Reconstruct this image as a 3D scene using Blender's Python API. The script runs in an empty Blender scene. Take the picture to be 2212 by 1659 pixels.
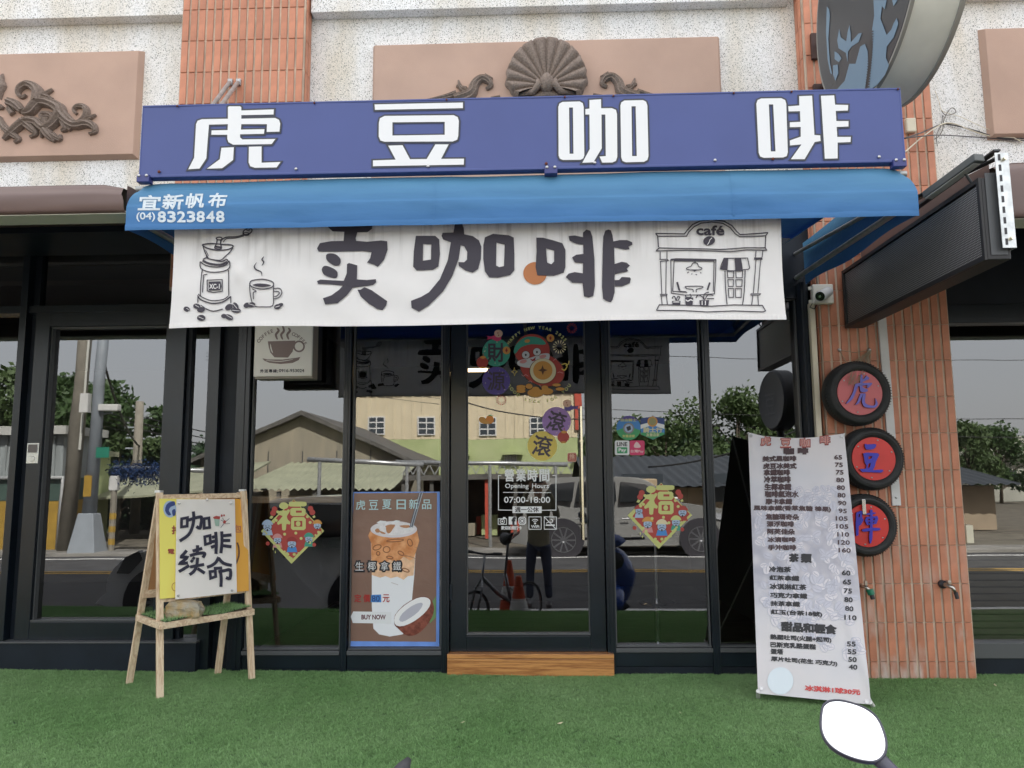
import bpy, bmesh, math, random
from mathutils import Vector, Matrix, noise
from mathutils.geometry import tessellate_polygon
R = math.radians
rnd = random.Random(7)
SC = bpy.context.scene
COL = SC.collection

# ---------------------------------------------------------------- camera
CAM = Vector((0, -5.0, 1.20))
W0, H0, F0 = 2212.0, 1659.0, 1661.0
YAW, PITCH, ROLL = R(1.846), R(7.109), R(-0.439)
fw = Vector((-math.sin(YAW) * math.cos(PITCH), math.cos(YAW) * math.cos(PITCH), math.sin(PITCH)))
rt = Vector((math.cos(YAW), math.sin(YAW), 0))
up = rt.cross(fw)
RT = rt * math.cos(ROLL) + up * math.sin(ROLL)
UP = up * math.cos(ROLL) - rt * math.sin(ROLL)
cam = bpy.data.objects.new('camera', bpy.data.cameras.new('camera'))
COL.objects.link(cam)
m = Matrix((RT, UP, -fw)).transposed().to_4x4(); m.translation = CAM
cam.matrix_world = m
cam.data.sensor_width = 36; cam.data.lens = 36 * F0 / W0
cam.data.clip_start = 0.01; cam.data.clip_end = 2000
SC.camera = cam
# ---------------------------------------------------------------- sky, sun, exposure
SUN_EL, SUN_AZ = R(46), R(22)          # high behind the shop, slightly to the right
wd = bpy.data.worlds.new('World'); SC.world = wd; wd.use_nodes = True
nt = wd.node_tree; nt.nodes.clear()
sky = nt.nodes.new('ShaderNodeTexSky'); sky.sky_type = 'NISHITA'; sky.sun_disc = False
sky.sun_elevation = SUN_EL; sky.sun_rotation = SUN_AZ; sky.dust_density = 5.0; sky.air_density = 1.0; sky.ozone_density = 1.0
hz = nt.nodes.new('ShaderNodeMixRGB'); hz.blend_type = 'MIX'; hz.inputs[0].default_value = 0.72
hz.inputs[2].default_value = (5.85, 5.8, 5.75, 1)   # thin white haze over the whole sky
bg = nt.nodes.new('ShaderNodeBackground'); bg.inputs[1].default_value = 0.11
wo = nt.nodes.new('ShaderNodeOutputWorld')
nt.links.new(sky.outputs[0], hz.inputs[1]); nt.links.new(hz.outputs[0], bg.inputs[0]); nt.links.new(bg.outputs[0], wo.inputs[0])
sl = bpy.data.lights.new('sun', 'SUN'); sl.energy = 5.0; sl.angle = R(0.6); sl.color = (1, .95, .87)
so = bpy.data.objects.new('sun', sl); COL.objects.link(so)
sdir = Vector((math.sin(SUN_AZ) * math.cos(SUN_EL), math.cos(SUN_AZ) * math.cos(SUN_EL), math.sin(SUN_EL)))
so.rotation_euler = sdir.to_track_quat('Z', 'Y').to_euler()
so.location = (0, 0, 20)
vs = SC.view_settings; vs.view_transform = 'Standard'; vs.look = 'None'; vs.gamma = 1; vs.use_curve_mapping = False
vs.exposure = 1.82

# ---------------------------------------------------------------- photo geometry: pixel (2212 wide) + plane -> point
def ray(x, y): return fw * F0 + RT * (x - W0 / 2) - UP * (y - H0 / 2)
def at(x, y, Y=0.0):
    d = ray(x, y); return CAM + d * ((Y - CAM.y) / d.y)
def atx(x, y, X):
    d = ray(x, y); return CAM + d * ((X - CAM.x) / d.x)
def atz(x, y, Z=0.0):
    d = ray(x, y); return CAM + d * ((Z - CAM.z) / d.z)
def refl(x, y, a):                      # a real point a metres in front of the glass whose mirror image shows at x, y
    p = at(x, y, a); return Vector((p.x, -a, p.z))
K = 2212 / 2560
def zm(reg, p): return ((reg[0] + p[0] / reg[2]) * K, (reg[1] + p[1] / reg[2]) * K)
Z1 = (0, 0, 2.572); Z2 = (860, 0, 2.572); Z3 = (1700, 0, 2.572); Z4 = (0, 500, 2.572); Z5 = (700, 520, 2.572)
Z6 = (1500, 500, 3.687); Z7 = (1960, 560, 3.072); Z8 = (0, 780, 3.456)
Y1 = (0, 1160, 2.572); Y2 = (600, 780, 3.951); Y3 = (1100, 780, 3.949); Y4 = (850, 1200, 3.77); Y5 = (1100, 1150, 3.017)
Y6 = (1490, 1000, 3.317); Y7 = (1840, 1060, 4.608); Y8 = (1840, 1400, 4.366)
X1 = (1830, 820, 4.366); X2 = (2060, 1200, 2.304); X5 = (1960, 1680, 5.027); X7 = (630, 1200, 3.77)
D0 = (0, 0, K)

# ---------------------------------------------------------------- materials
MATS = {}
def M(name, col, rough=.6, metal=0, var=0, vscale=8, bump=0, bscale=60, spec=.5, rand=0, col2=None, transl=0, stretch=None, coat=0, detail=4):
    if name in MATS: return MATS[name]
    mt = bpy.data.materials.new(name); mt.use_nodes = True; MATS[name] = mt
    n = mt.node_tree.nodes; l = mt.node_tree.links; b = n['Principled BSDF']
    b.inputs['Base Color'].default_value = (*col, 1); b.inputs['Roughness'].default_value = rough
    b.inputs['Metallic'].default_value = metal; b.inputs['Specular IOR Level'].default_value = spec
    b.inputs['Coat Weight'].default_value = coat
    src = None
    if var or bump or col2:
        tc = n.new('ShaderNodeTexCoord'); mp = n.new('ShaderNodeMapping'); l.new(tc.outputs['Object'], mp.inputs[0])
        if stretch: mp.inputs['Scale'].default_value = stretch
    if var or col2:
        ns = n.new('ShaderNodeTexNoise'); ns.inputs['Scale'].default_value = vscale; ns.inputs['Detail'].default_value = detail
        l.new(mp.outputs[0], ns.inputs[0])
        rp = n.new('ShaderNodeValToRGB'); rp.color_ramp.elements[0].position = .32; rp.color_ramp.elements[1].position = .68
        c2 = col2 or tuple(min(1, c * (1 + var)) for c in col); c1 = col if col2 else tuple(c * (1 - var) for c in col)
        rp.color_ramp.elements[0].color = (*c1, 1); rp.color_ramp.elements[1].color = (*c2, 1)
        l.new(ns.outputs[0], rp.inputs[0]); src = rp.outputs[0]
    if rand:
        oi = n.new('ShaderNodeObjectInfo'); hs = n.new('ShaderNodeHueSaturation')
        mr = n.new('ShaderNodeMapRange'); mr.inputs[3].default_value = 1 - rand; mr.inputs[4].default_value = 1 + rand
        l.new(oi.outputs['Random'], mr.inputs[0]); l.new(mr.outputs[0], hs.inputs['Value'])
        if src: l.new(src, hs.inputs['Color'])
        else: hs.inputs['Color'].default_value = (*col, 1)
        src = hs.outputs[0]
    if src: l.new(src, b.inputs['Base Color'])
    if bump:
        n2 = n.new('ShaderNodeTexNoise'); n2.inputs['Scale'].default_value = bscale; n2.inputs['Detail'].default_value = 3
        l.new(mp.outputs[0], n2.inputs[0])
        bp = n.new('ShaderNodeBump'); bp.inputs['Strength'].default_value = bump; bp.inputs['Distance'].default_value = .01
        l.new(n2.outputs[0], bp.inputs['Height']); l.new(bp.outputs[0], b.inputs['Normal'])
    if transl:
        tr = n.new('ShaderNodeBsdfTranslucent'); mx = n.new('ShaderNodeMixShader'); mx.inputs[0].default_value = transl
        if src: l.new(src, tr.inputs[0])
        else: tr.inputs[0].default_value = (*col, 1)
        l.new(b.outputs[0], mx.inputs[1]); l.new(tr.outputs[0], mx.inputs[2]); l.new(mx.outputs[0], n['Material Output'].inputs[0])
    return mt
def nodes_of(mt): return mt.node_tree.nodes, mt.node_tree.links

def glass_mat():
    mt = bpy.data.materials.new('tinted_glass'); mt.use_nodes = True; n, l = nodes_of(mt); n.clear()
    tr = n.new('ShaderNodeBsdfTransparent'); tr.inputs[0].default_value = (.68, .69, .70, 1)
    gl = n.new('ShaderNodeBsdfGlossy'); gl.inputs[0].default_value = (.95, .97, 1, 1); gl.inputs['Roughness'].default_value = 0
    fr = n.new('ShaderNodeFresnel'); fr.inputs[0].default_value = 1.5
    ad = n.new('ShaderNodeMath'); ad.operation = 'ADD'; ad.inputs[1].default_value = .128; ad.use_clamp = True
    tc = n.new('ShaderNodeTexCoord'); ns = n.new('ShaderNodeTexNoise'); ns.inputs['Scale'].default_value = 1.6; ns.inputs['Detail'].default_value = 1
    bp = n.new('ShaderNodeBump'); bp.inputs['Strength'].default_value = .012; bp.inputs['Distance'].default_value = .05
    l.new(tc.outputs['Object'], ns.inputs[0]); l.new(ns.outputs[0], bp.inputs['Height']); l.new(bp.outputs[0], gl.inputs['Normal'])
    mx = n.new('ShaderNodeMixShader'); ou = n.new('ShaderNodeOutputMaterial')
    l.new(fr.outputs[0], ad.inputs[0]); l.new(ad.outputs[0], mx.inputs[0]); l.new(tr.outputs[0], mx.inputs[1]); l.new(gl.outputs[0], mx.inputs[2])
    l.new(mx.outputs[0], ou.inputs[0]); return mt
GLASS = glass_mat()

def pebble_mat():
    mt = M('pebbledash', (.72, .71, .66), .9); n, l = nodes_of(mt); b = n['Principled BSDF']
    tc = n.new('ShaderNodeTexCoord')
    v = n.new('ShaderNodeTexVoronoi'); v.inputs['Scale'].default_value = 210; l.new(tc.outputs['Object'], v.inputs[0])
    r1 = n.new('ShaderNodeValToRGB'); l.new(v.outputs['Color'], r1.inputs[0])       # stone by stone
    e = r1.color_ramp.elements; e[0].position = .0; e[0].color = (.08, .085, .08, 1); e[1].position = 1; e[1].color = (.92, .93, .93, 1)
    x = e.new(.11); x.color = (.16, .165, .16, 1)
    x = e.new(.20); x.color = (.62, .63, .62, 1); x = e.new(.5); x.color = (.90, .90, .91, 1)
    ns = n.new('ShaderNodeTexNoise'); ns.inputs['Scale'].default_value = 1.1; ns.inputs['Detail'].default_value = 5
    mp = n.new('ShaderNodeMapping'); mp.inputs['Scale'].default_value = (2.4, 1, .7); l.new(tc.outputs['Object'], mp.inputs[0]); l.new(mp.outputs[0], ns.inputs[0])
    r2 = n.new('ShaderNodeValToRGB'); l.new(ns.outputs[0], r2.inputs[0])
    r2.color_ramp.elements[0].position = .44; r2.color_ramp.elements[0].color = (1, 1, 1, 1)
    r2.color_ramp.elements[1].position = .66; r2.color_ramp.elements[1].color = (.86, .80, .70, 1)
    mx = n.new('ShaderNodeMixRGB'); mx.blend_type = 'MULTIPLY'; mx.inputs[0].default_value = 1
    l.new(r1.outputs[0], mx.inputs[1]); l.new(r2.outputs[0], mx.inputs[2]); l.new(mx.outputs[0], b.inputs['Base Color'])
    bp = n.new('ShaderNodeBump'); bp.inputs['Strength'].default_value = .5; bp.inputs['Distance'].default_value = .004
    l.new(v.outputs['Distance'], bp.inputs['Height']); l.new(bp.outputs[0], b.inputs['Normal'])
    return mt
PEB = pebble_mat()

def wood_mat(name, c1, c2, scale=(3, 3, .35), rough=.6, freq=9):
    mt = M(name, c1, rough); n, l = nodes_of(mt); b = n['Principled BSDF']
    tc = n.new('ShaderNodeTexCoord'); mp = n.new('ShaderNodeMapping'); mp.inputs['Scale'].default_value = scale
    l.new(tc.outputs['Object'], mp.inputs[0])
    ns = n.new('ShaderNodeTexNoise'); ns.inputs['Scale'].default_value = 4; ns.inputs['Detail'].default_value = 3; l.new(mp.outputs[0], ns.inputs[0])
    mu = n.new('ShaderNodeMath'); mu.operation = 'MULTIPLY'; mu.inputs[1].default_value = freq; l.new(ns.outputs[0], mu.inputs[0])
    fr = n.new('ShaderNodeMath'); fr.operation = 'PINGPONG'; fr.inputs[1].default_value = .5; l.new(mu.outputs[0], fr.inputs[0])
    n2 = n.new('ShaderNodeTexNoise'); n2.inputs['Scale'].default_value = 60; n2.inputs['Detail'].default_value = 4; l.new(mp.outputs[0], n2.inputs[0])
    ad = n.new('ShaderNodeMath'); ad.operation = 'MULTIPLY_ADD'; ad.inputs[1].default_value = 1.2; l.new(fr.outputs[0], ad.inputs[0]); l.new(n2.outputs[0], ad.inputs[2])
    rp = n.new('ShaderNodeValToRGB'); rp.color_ramp.elements[0].position = .35; rp.color_ramp.elements[1].position = 1.0
    rp.color_ramp.elements[0].color = (*c2, 1); rp.color_ramp.elements[1].color = (*c1, 1)
    l.new(ad.outputs[0], rp.inputs[0]); l.new(rp.outputs[0], b.inputs['Base Color'])
    bp = n.new('ShaderNodeBump'); bp.inputs['Strength'].default_value = .25; bp.inputs['Distance'].default_value = .002
    l.new(ad.outputs[0], bp.inputs['Height']); l.new(bp.outputs[0], b.inputs['Normal'])
    return mt

# ---------------------------------------------------------------- mesh builders
class MB:
    def __init__(s): s.v = []; s.f = []; s.mi = []
    def add(s, vs_, fs, mi=0):
        k = len(s.v); s.v += [tuple(v) for v in vs_]; s.f += [tuple(i + k for i in f) for f in fs]; s.mi += [mi] * len(fs); return s
    def box(s, x0, x1, y0, y1, z0, z1, mi=0):
        v = [(x, y, z) for x in (x0, x1) for y in (y0, y1) for z in (z0, z1)]
        return s.add(v, [(0, 1, 3, 2), (4, 6, 7, 5), (0, 4, 5, 1), (2, 3, 7, 6), (0, 2, 6, 4), (1, 5, 7, 3)], mi)
    def hexa(s, a, b, mi=0):      # two quads of 4 points
        return s.add(list(a) + list(b), [(3, 2, 1, 0), (4, 5, 6, 7), (0, 1, 5, 4), (1, 2, 6, 5), (2, 3, 7, 6), (3, 0, 4, 7)], mi)
    def bar(s, p, q, w, h=None, upv=(0, 0, 1), mi=0):
        p, q = Vector(p), Vector(q); d = (q - p).normalized(); h = h or w
        u = Vector(upv); u = (u - d * u.dot(d));
        if u.length < 1e-4: u = Vector((1, 0, 0)) - d * d.x
        u.normalize(); t = d.cross(u)
        c = [(-1, -1), (1, -1), (1, 1), (-1, 1)]
        return s.hexa([p + t * (a * w / 2) + u * (b * h / 2) for a, b in c], [q + t * (a * w / 2) + u * (b * h / 2) for a, b in c], mi)
    def tube(s, pts, r, n=8, cap=True, mi=0, flat=1):
        pts = [Vector(p) for p in pts]; rs = r if hasattr(r, '__len__') else [r] * len(pts); rings = []
        u = None
        for i, p in enumerate(pts):
            d = (pts[min(i + 1, len(pts) - 1)] - pts[max(i - 1, 0)]).normalized()
            if u is None:
                u = Vector((0, 0, 1)) if abs(d.z) < .9 else Vector((1, 0, 0))
            u = (u - d * u.dot(d)).normalized(); t = d.cross(u)
            rings.append([p + (u * math.cos(a) + t * math.sin(a) * flat) * rs[i] for a in [2 * math.pi * k / n for k in range(n)]])
        v = [q for g in rings for q in g]; f = []
        for i in range(len(pts) - 1):
            for k in range(n):
                a = i * n + k; b = i * n + (k + 1) % n; f.append((a, b, b + n, a + n))
        if cap: f += [tuple(range(n))[::-1], tuple((len(pts) - 1) * n + k for k in range(n))]
        return s.add(v, f, mi)
    def lathe(s, prof, c, axis='z', n=32, mi=0, closed=False):   # prof: (r, h)
        c = Vector(c); v = []
        for r, h in prof:
            for k in range(n):
                a = 2 * math.pi * k / n; ca, sa = r * math.cos(a), r * math.sin(a)
                v.append(c + {'z': Vector((ca, sa, h)), 'y': Vector((ca, h, sa)), 'x': Vector((h, ca, sa))}[axis])
        f = []; L = len(prof)
        for i in range(L if closed else L - 1):
            for k in range(n):
                a = i * n + k; b = i * n + (k + 1) % n; j = ((i + 1) % L) * n
                f.append((a, b, j + (k + 1) % n, j + k))
        if not closed: f += [tuple(range(n)), tuple(range((L - 1) * n, L * n))]
        return s.add(v, f, mi)
    def grid(s, fn, nu, nv, mi=0):
        v = [fn(i / nu, j / nv) for i in range(nu + 1) for j in range(nv + 1)]
        f = [(i * (nv + 1) + j, (i + 1) * (nv + 1) + j, (i + 1) * (nv + 1) + j + 1, i * (nv + 1) + j + 1) for i in range(nu) for j in range(nv)]
        return s.add(v, f, mi)
    def mesh(s, name, mats, smooth=False, angle=None):
        me = bpy.data.meshes.new(name); me.from_pydata(s.v, [], s.f)
        for m_ in (mats if isinstance(mats, (list, tuple)) else [mats]): me.materials.append(m_)
        if any(s.mi): me.polygons.foreach_set('material_index', s.mi)
        bm = bmesh.new(); bm.from_mesh(me)
        bmesh.ops.recalc_face_normals(bm, faces=bm.faces[:])
        if angle is not None:
            for e in bm.edges:
                if len(e.link_faces) == 2 and e.calc_face_angle(0) > R(angle): e.smooth = False
            smooth = True
        if smooth:
            for f in bm.faces: f.smooth = True
        bm.to_mesh(me); bm.free()
        return me
    def obj(s, name, mats, parent=None, bevel=0, **k):
        return link(name, s.mesh(name, mats, **k), parent, bevel=bevel)

def link(name, me, parent=None, bevel=0, loc=None):
    o = bpy.data.objects.new(name, me); COL.objects.link(o)
    if loc is not None: o.location = loc
    if parent is not None:
        o.parent = parent
        if parent.type == 'EMPTY': o.matrix_parent_inverse = Matrix.Translation(-parent.location)
    if bevel:
        md = o.modifiers.new('bevel', 'BEVEL'); md.width = bevel; md.segments = 2; md.limit_method = 'ANGLE'; md.angle_limit = R(40)
    return o
def thing(name, label, cat, loc=(0, 0, 0), group=None):
    o = bpy.data.objects.new(name, None); COL.objects.link(o); o.location = loc
    o.empty_display_size = .1; tag(o, label, cat, group); return o
def tag(o, label=None, cat=None, group=None, kind=None):
    if label: o['label'] = label
    if cat: o['category'] = cat
    if group: o['group'] = group
    if kind: o['kind'] = kind
    return o
def dup(root, off, label, group=None):
    r = root.copy(); COL.objects.link(r); r.location = root.location + Vector(off); r['label'] = label
    if group: r['group'] = group
    for ch in root.children:
        c = ch.copy(); COL.objects.link(c); c.parent = r
        for g in ch.children:
            d = g.copy(); COL.objects.link(d); d.parent = c
    return r

# ---------------------------------------------------------------- flat print: shapes given as they look in a zoomed view, laid on the sheet that carries them
GC = {}
def glyphs(s, bold=0):
    k = s
    if k not in GC:
        c = bpy.data.curves.new('t', 'FONT'); c.body = s; c.resolution_u = 3; c.fill_mode = 'FRONT'
        o = bpy.data.objects.new('t', c); COL.objects.link(o)
        me = bpy.data.meshes.new_from_object(o.evaluated_get(bpy.context.evaluated_depsgraph_get()))
        vs_, fs = [(v.co.x, v.co.y) for v in me.vertices], [tuple(p.vertices) for p in me.polygons]
        ed = {}
        for f in fs:
            for i in range(len(f)):
                a, b = f[i], f[(i + 1) % len(f)]; ed[(a, b)] = ed.get((a, b), 0) + 1
        nx = {a: b for (a, b) in ed if (b, a) not in ed}; loops = []; seen = set()
        for a in list(nx):
            if a in seen: continue
            lp = []
            while a in nx and a not in seen: seen.add(a); lp.append(a); a = nx[a]
            if len(lp) > 2: loops.append(lp)
        GC[k] = (vs_, fs, loops)
        bpy.data.objects.remove(o); bpy.data.curves.remove(c); bpy.data.meshes.remove(me)
    return GC[k]
def smooth_line(pts, closed=False, n=4):
    if len(pts) < 3: return pts
    out = []; L = len(pts); rng = range(L if closed else L - 1)
    for i in rng:
        p0 = pts[(i - 1) % L] if closed or i > 0 else pts[0]; p1 = pts[i]; p2 = pts[(i + 1) % L]
        p3 = pts[(i + 2) % L] if closed or i + 2 < L else pts[-1]
        for k in range(n):
            t = k / n
            out.append(tuple(.5 * ((2 * p1[a]) + (p2[a] - p0[a]) * t + (2 * p0[a] - 5 * p1[a] + 4 * p2[a] - p3[a]) * t * t + (3 * p1[a] - p0[a] - 3 * p2[a] + p3[a]) * t ** 3) for a in range(len(p1))))
    if not closed: out.append(pts[-1])
    return out
class Sheet:
    def __init__(s, O, n, disp=None): s.O = Vector(O); s.n = Vector(n).normalized(); s.disp = disp
    def pt(s, reg, p):
        x, y = zm(reg, p); d = ray(x, y); t = (s.O - CAM).dot(s.n) / d.dot(s.n); return CAM + d * t
class Print:
    def __init__(s, sheet, reg, off=.001): s.sh = sheet; s.reg = reg; s.off = off; s.v = []; s.f = []; s.step = 1
    def raw(s, pts, faces, step=2e-5):
        k = len(s.v); o = s.sh.n * s.off; s.off += min(step, s.step)
        s.v += [s.sh.pt(s.reg, p) + o for p in pts]; s.f += [tuple(i + k for i in f) for f in faces]; return s
    def poly(s, pts, holes=(), smooth=0):
        if smooth: pts = smooth_line(pts, True, smooth); holes = [smooth_line(h, True, smooth) for h in holes]
        loops = [[Vector((*p, 0)) for p in l] for l in [pts] + list(holes)]
        return s.raw([p for l in [pts] + list(holes) for p in l], tessellate_polygon(loops))
    def polys(s, *ps, **k):
        for p in ps: s.poly(p, **k)
        return s
    def line(s, pts, w=6, closed=False, smooth=0, taper=0, step=2e-5):
        if smooth: pts = smooth_line(pts, closed, smooth)
        P = []; L = len(pts)
        for i, p in enumerate(pts):
            a = pts[(i - 1) % L] if closed or i else p; b = pts[(i + 1) % L] if closed or i < L - 1 else p
            d1 = (p[0] - a[0], p[1] - a[1]); d2 = (b[0] - p[0], b[1] - p[1])
            l1 = math.hypot(*d1) or 1; l2 = math.hypot(*d2) or 1
            n1 = (-d1[1] / l1, d1[0] / l1); n2 = (-d2[1] / l2, d2[0] / l2)
            if a is p: n1 = n2
            if b is p: n2 = n1
            nx, ny = n1[0] + n2[0], n1[1] + n2[1]; q = nx * nx + ny * ny
            if q < .3: nx, ny = n1; q = 1; k = 1
            else: k = min(2 / q, 2)
            ww = w / 2 * (1 if not taper else max(.15, math.sin(math.pi * (i + .3) / (L - .4)) ** taper))
            P += [(p[0] + nx * k * ww, p[1] + ny * k * ww), (p[0] - nx * k * ww, p[1] - ny * k * ww)]
        F = [(2 * i, 2 * i + 1, 2 * ((i + 1) % L) + 1, 2 * ((i + 1) % L)) for i in range(L if closed else L - 1)]
        return s.raw(P, F, step)
    def lines(s, ls, w=6, **k):
        for l in ls: s.line(l, w, **k)
        return s
    def oval(s, cx, cy, rx, ry=None, rot=0, n=20, ring=0):
        ry = ry or rx; ca, sa = math.cos(R(rot)), math.sin(R(rot))
        pts = [(cx + rx * math.cos(t) * ca - ry * math.sin(t) * sa, cy + rx * math.cos(t) * sa + ry * math.sin(t) * ca) for t in [2 * math.pi * i / n for i in range(n)]]
        return s.line(pts, ring, True) if ring else s.raw(pts, [tuple(range(n))])
    def text(s, t, x0, y0, x1, y1, bold=.02, slope=0, lean=0, fn=None):
        vs_, fs, lps = glyphs(t); xs = [v[0] for v in vs_]; ys = [v[1] for v in vs_]
        a, b, c, d = min(xs), max(xs), min(ys), max(ys)
        out = []
        for x, y in vs_:
            u = (x - a) / (b - a); v = 1 - (y - c) / (d - c)
            px, py = x0 + (x1 - x0) * u + lean * (1 - v), y0 + (y1 - y0) * v + slope * u
            out.append(fn(px, py) if fn else (px, py))
        s.raw(out, fs); w = 2 * bold * ((x1 - x0) / (b - a) + (y1 - y0) / (d - c)) / 2
        if bold >= .01:
            for lp in lps: s.line([out[i] for i in lp], w, True, step=2e-6)      # thicken every stroke by a rim
        return s
    def arc(s, t, cx, cy, rad, a0, a1, h, w=None, bold=.02, inside=False):
        w = w or h * .6; n = len(t)
        for i, ch in enumerate(t):
            if ch == ' ': continue
            a = R(a0 + (a1 - a0) * (i + .5) / n); vs_, fs, lps = glyphs(ch)
            xs = [v[0] for v in vs_]; mx = (min(xs) + max(xs)) / 2; out = []
            for x, y in vs_:
                lx, ly = (x - mx) * h / .72, y * h / .72
                if inside: rr = rad - ly; out.append((cx + rr * math.cos(a) + lx * math.sin(a), cy + rr * math.sin(a) - lx * math.cos(a)))
                else: rr = rad + ly; out.append((cx + rr * math.cos(a) - lx * math.sin(a), cy + rr * math.sin(a) + lx * math.cos(a)))
            s.raw(out, fs)
            if bold >= .01:
                for lp in lps: s.line([out[i] for i in lp], 2 * bold * h / .72, True, step=2e-6)
        return s
    def obj(s, name, mat, parent=None, cell=None):
        me = bpy.data.meshes.new(name); me.from_pydata(s.v, [], s.f); me.materials.append(mat)
        if s.sh.disp:
            bm = bmesh.new(); bm.from_mesh(me); n = s.sh.n
            u = Vector((0, 0, 1)).cross(n).normalized(); w = n.cross(u); cell = cell or .05
            for ax in (u, w):
                ds = [v.co.dot(ax) for v in bm.verts]; k = math.floor(min(ds) / cell) + 1
                while k * cell < max(ds):
                    bmesh.ops.bisect_plane(bm, geom=bm.verts[:] + bm.edges[:] + bm.faces[:], plane_co=ax * (k * cell), plane_no=ax); k += 1
            for v in bm.verts: v.co = v.co + n * s.sh.disp(v.co)
            bm.to_mesh(me); bm.free()
        o = link(name, me, parent); return o
def split_by(o, key):
    """one object per character: faces are sorted by where their centre lies"""
    groups = {}
    for f in o.data.polygons: groups.setdefault(key(f.center), []).append(f)
    out = []
    for fs in groups.values():
        ids = sorted({i for f in fs for i in f.vertices}); mp = {i: k for k, i in enumerate(ids)}
        me = bpy.data.meshes.new(o.name); me.from_pydata([o.data.vertices[i].co for i in ids], [], [[mp[i] for i in f.vertices] for f in fs])
        for m_ in o.data.materials: me.materials.append(m_)
        c = bpy.data.objects.new(o.name.split('.')[0], me); COL.objects.link(c); c.parent = o.parent; c.matrix_parent_inverse = o.matrix_parent_inverse.copy(); out.append(c)
    bpy.data.objects.remove(o); return out
def band(bounds): return lambda c: sum(c.x > b for b in bounds)
WHITE = M('white_print', (.8, .82, .84), .45); BLACK = M('black_print', (.035, .033, .04), .5)
# ================================================================ SETTING
ASPH = M('asphalt', (.055, .055, .057), .9, var=.25, vscale=3, bump=.4, bscale=300)
PAINTW = M('road_white', (.6, .6, .58), .7, var=.2, vscale=20)
PAINTY = M('road_yellow', (.6, .36, .06), .7, var=.25, vscale=20)
EARTH = M('earth', (.12, .105, .08), .95, var=.4, vscale=2, bump=.6, bscale=40)
TURFB = M('turf_backing', (.03, .07, .03), .95, var=.3, vscale=60)
RZ = -.45                                     # road level below the turf terrace
def struct(name, mb, mat, **k): return tag(mb.obj(name, mat, **k), kind='structure')
struct('ground', MB().box(-300, 300, -300, 200, RZ - .6, RZ - .03), EARTH)
struct('road', MB().box(-120, 120, -12.4, -2.0, RZ - .5, RZ), ASPH)
struct('terrace', MB().box(-9, 9, -2.27, .0, RZ - .4, -.03), M('concrete', (.3, .29, .27), .9, var=.15, vscale=5))
for nm, y, w, mt_ in (('road_edge_line', -5.1, .16, PAINTW), ('road_centre_line', -9.15, .10, PAINTY), ('road_centre_line', -9.4, .10, PAINTY), ('road_edge_line', -11.8, .14, PAINTW)):
    struct(nm, MB().box(-60, 60, y - w / 2, y + w / 2, RZ + .001, RZ + .005), mt_)
struct('far_pavement', MB().box(-120, 120, -13.6, -12.4, RZ - .4, RZ + .06), M('old_concrete', (.22, .21, .19), .9, var=.3, vscale=1.5, bump=.4, bscale=30))

# artificial turf: backing sheet + blades in tufts scattered by geometry nodes
turf = MB().grid(lambda u, v: (-6.5 + 13 * u, -2.25 + 2.21 * v, .012 * max(0, 6.5 - 13 * u) + .004 * noise.noise(Vector((u * 20, v * 5, 0)))), 60, 14).obj('turf_grass', TURFB)
tag(turf, kind='stuff')
def blade_mat(name, ca, cb, tip):
    mt = M(name, ca, .55, spec=.25); n, l = nodes_of(mt); b = n['Principled BSDF']
    oi = n.new('ShaderNodeObjectInfo'); tc = n.new('ShaderNodeTexCoord')
    ge = n.new('ShaderNodeNewGeometry'); ns = n.new('ShaderNodeTexNoise'); ns.inputs['Scale'].default_value = 1.1; ns.inputs['Detail'].default_value = 3; l.new(ge.outputs['Position'], ns.inputs[0])
    r = n.new('ShaderNodeValToRGB'); r.color_ramp.elements[0].position = .35; r.color_ramp.elements[1].position = .65
    r.color_ramp.elements[0].color = (*ca, 1); r.color_ramp.elements[1].color = (*cb, 1); l.new(ns.outputs[0], r.inputs[0])
    mx = n.new('ShaderNodeMixRGB'); sp = n.new('ShaderNodeSeparateXYZ'); l.new(tc.outputs['Object'], sp.inputs[0])
    hs = n.new('ShaderNodeHueSaturation'); mr = n.new('ShaderNodeMapRange'); mr.inputs[3].default_value = .78; mr.inputs[4].default_value = 1.22
    l.new(oi.outputs['Random'], mr.inputs[0]); l.new(mr.outputs[0], hs.inputs['Value']); l.new(r.outputs[0], hs.inputs['Color'])
    l.new(hs.outputs[0], b.inputs['Base Color'])
    tr = n.new('ShaderNodeBsdfTranslucent'); l.new(hs.outputs[0], tr.inputs[0]); ms = n.new('ShaderNodeMixShader'); ms.inputs[0].default_value = .3
    l.new(b.outputs[0], ms.inputs[1]); l.new(tr.outputs[0], ms.inputs[2]); l.new(ms.outputs[0], n['Material Output'].inputs[0])
    return mt
BLADE = blade_mat('turf_blades', (.235, .42, .165), (.32, .50, .23), None)
def tuft_mesh(name, n, h, spread, seed, w=.0011):
    q = random.Random(seed); mb = MB()
    for i in range(n):
        a = q.uniform(0, 6.28); x, y = q.gauss(0, spread), q.gauss(0, spread); hh = h * q.uniform(.6, 1.1)
        lx, ly = q.gauss(0, .35) * hh, q.gauss(0, .35) * hh; dx, dy = math.cos(a) * w, math.sin(a) * w
        mb.add([(x - dx, y - dy, 0), (x + dx, y + dy, 0), (x + lx * .4 + dx, y + ly * .4 + dy, hh * .6), (x + lx * .4 - dx, y + ly * .4 - dy, hh * .6), (x + lx, y + ly, hh)], [(0, 1, 2, 3), (3, 2, 4)])
    return mb.mesh(name, BLADE)
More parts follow.
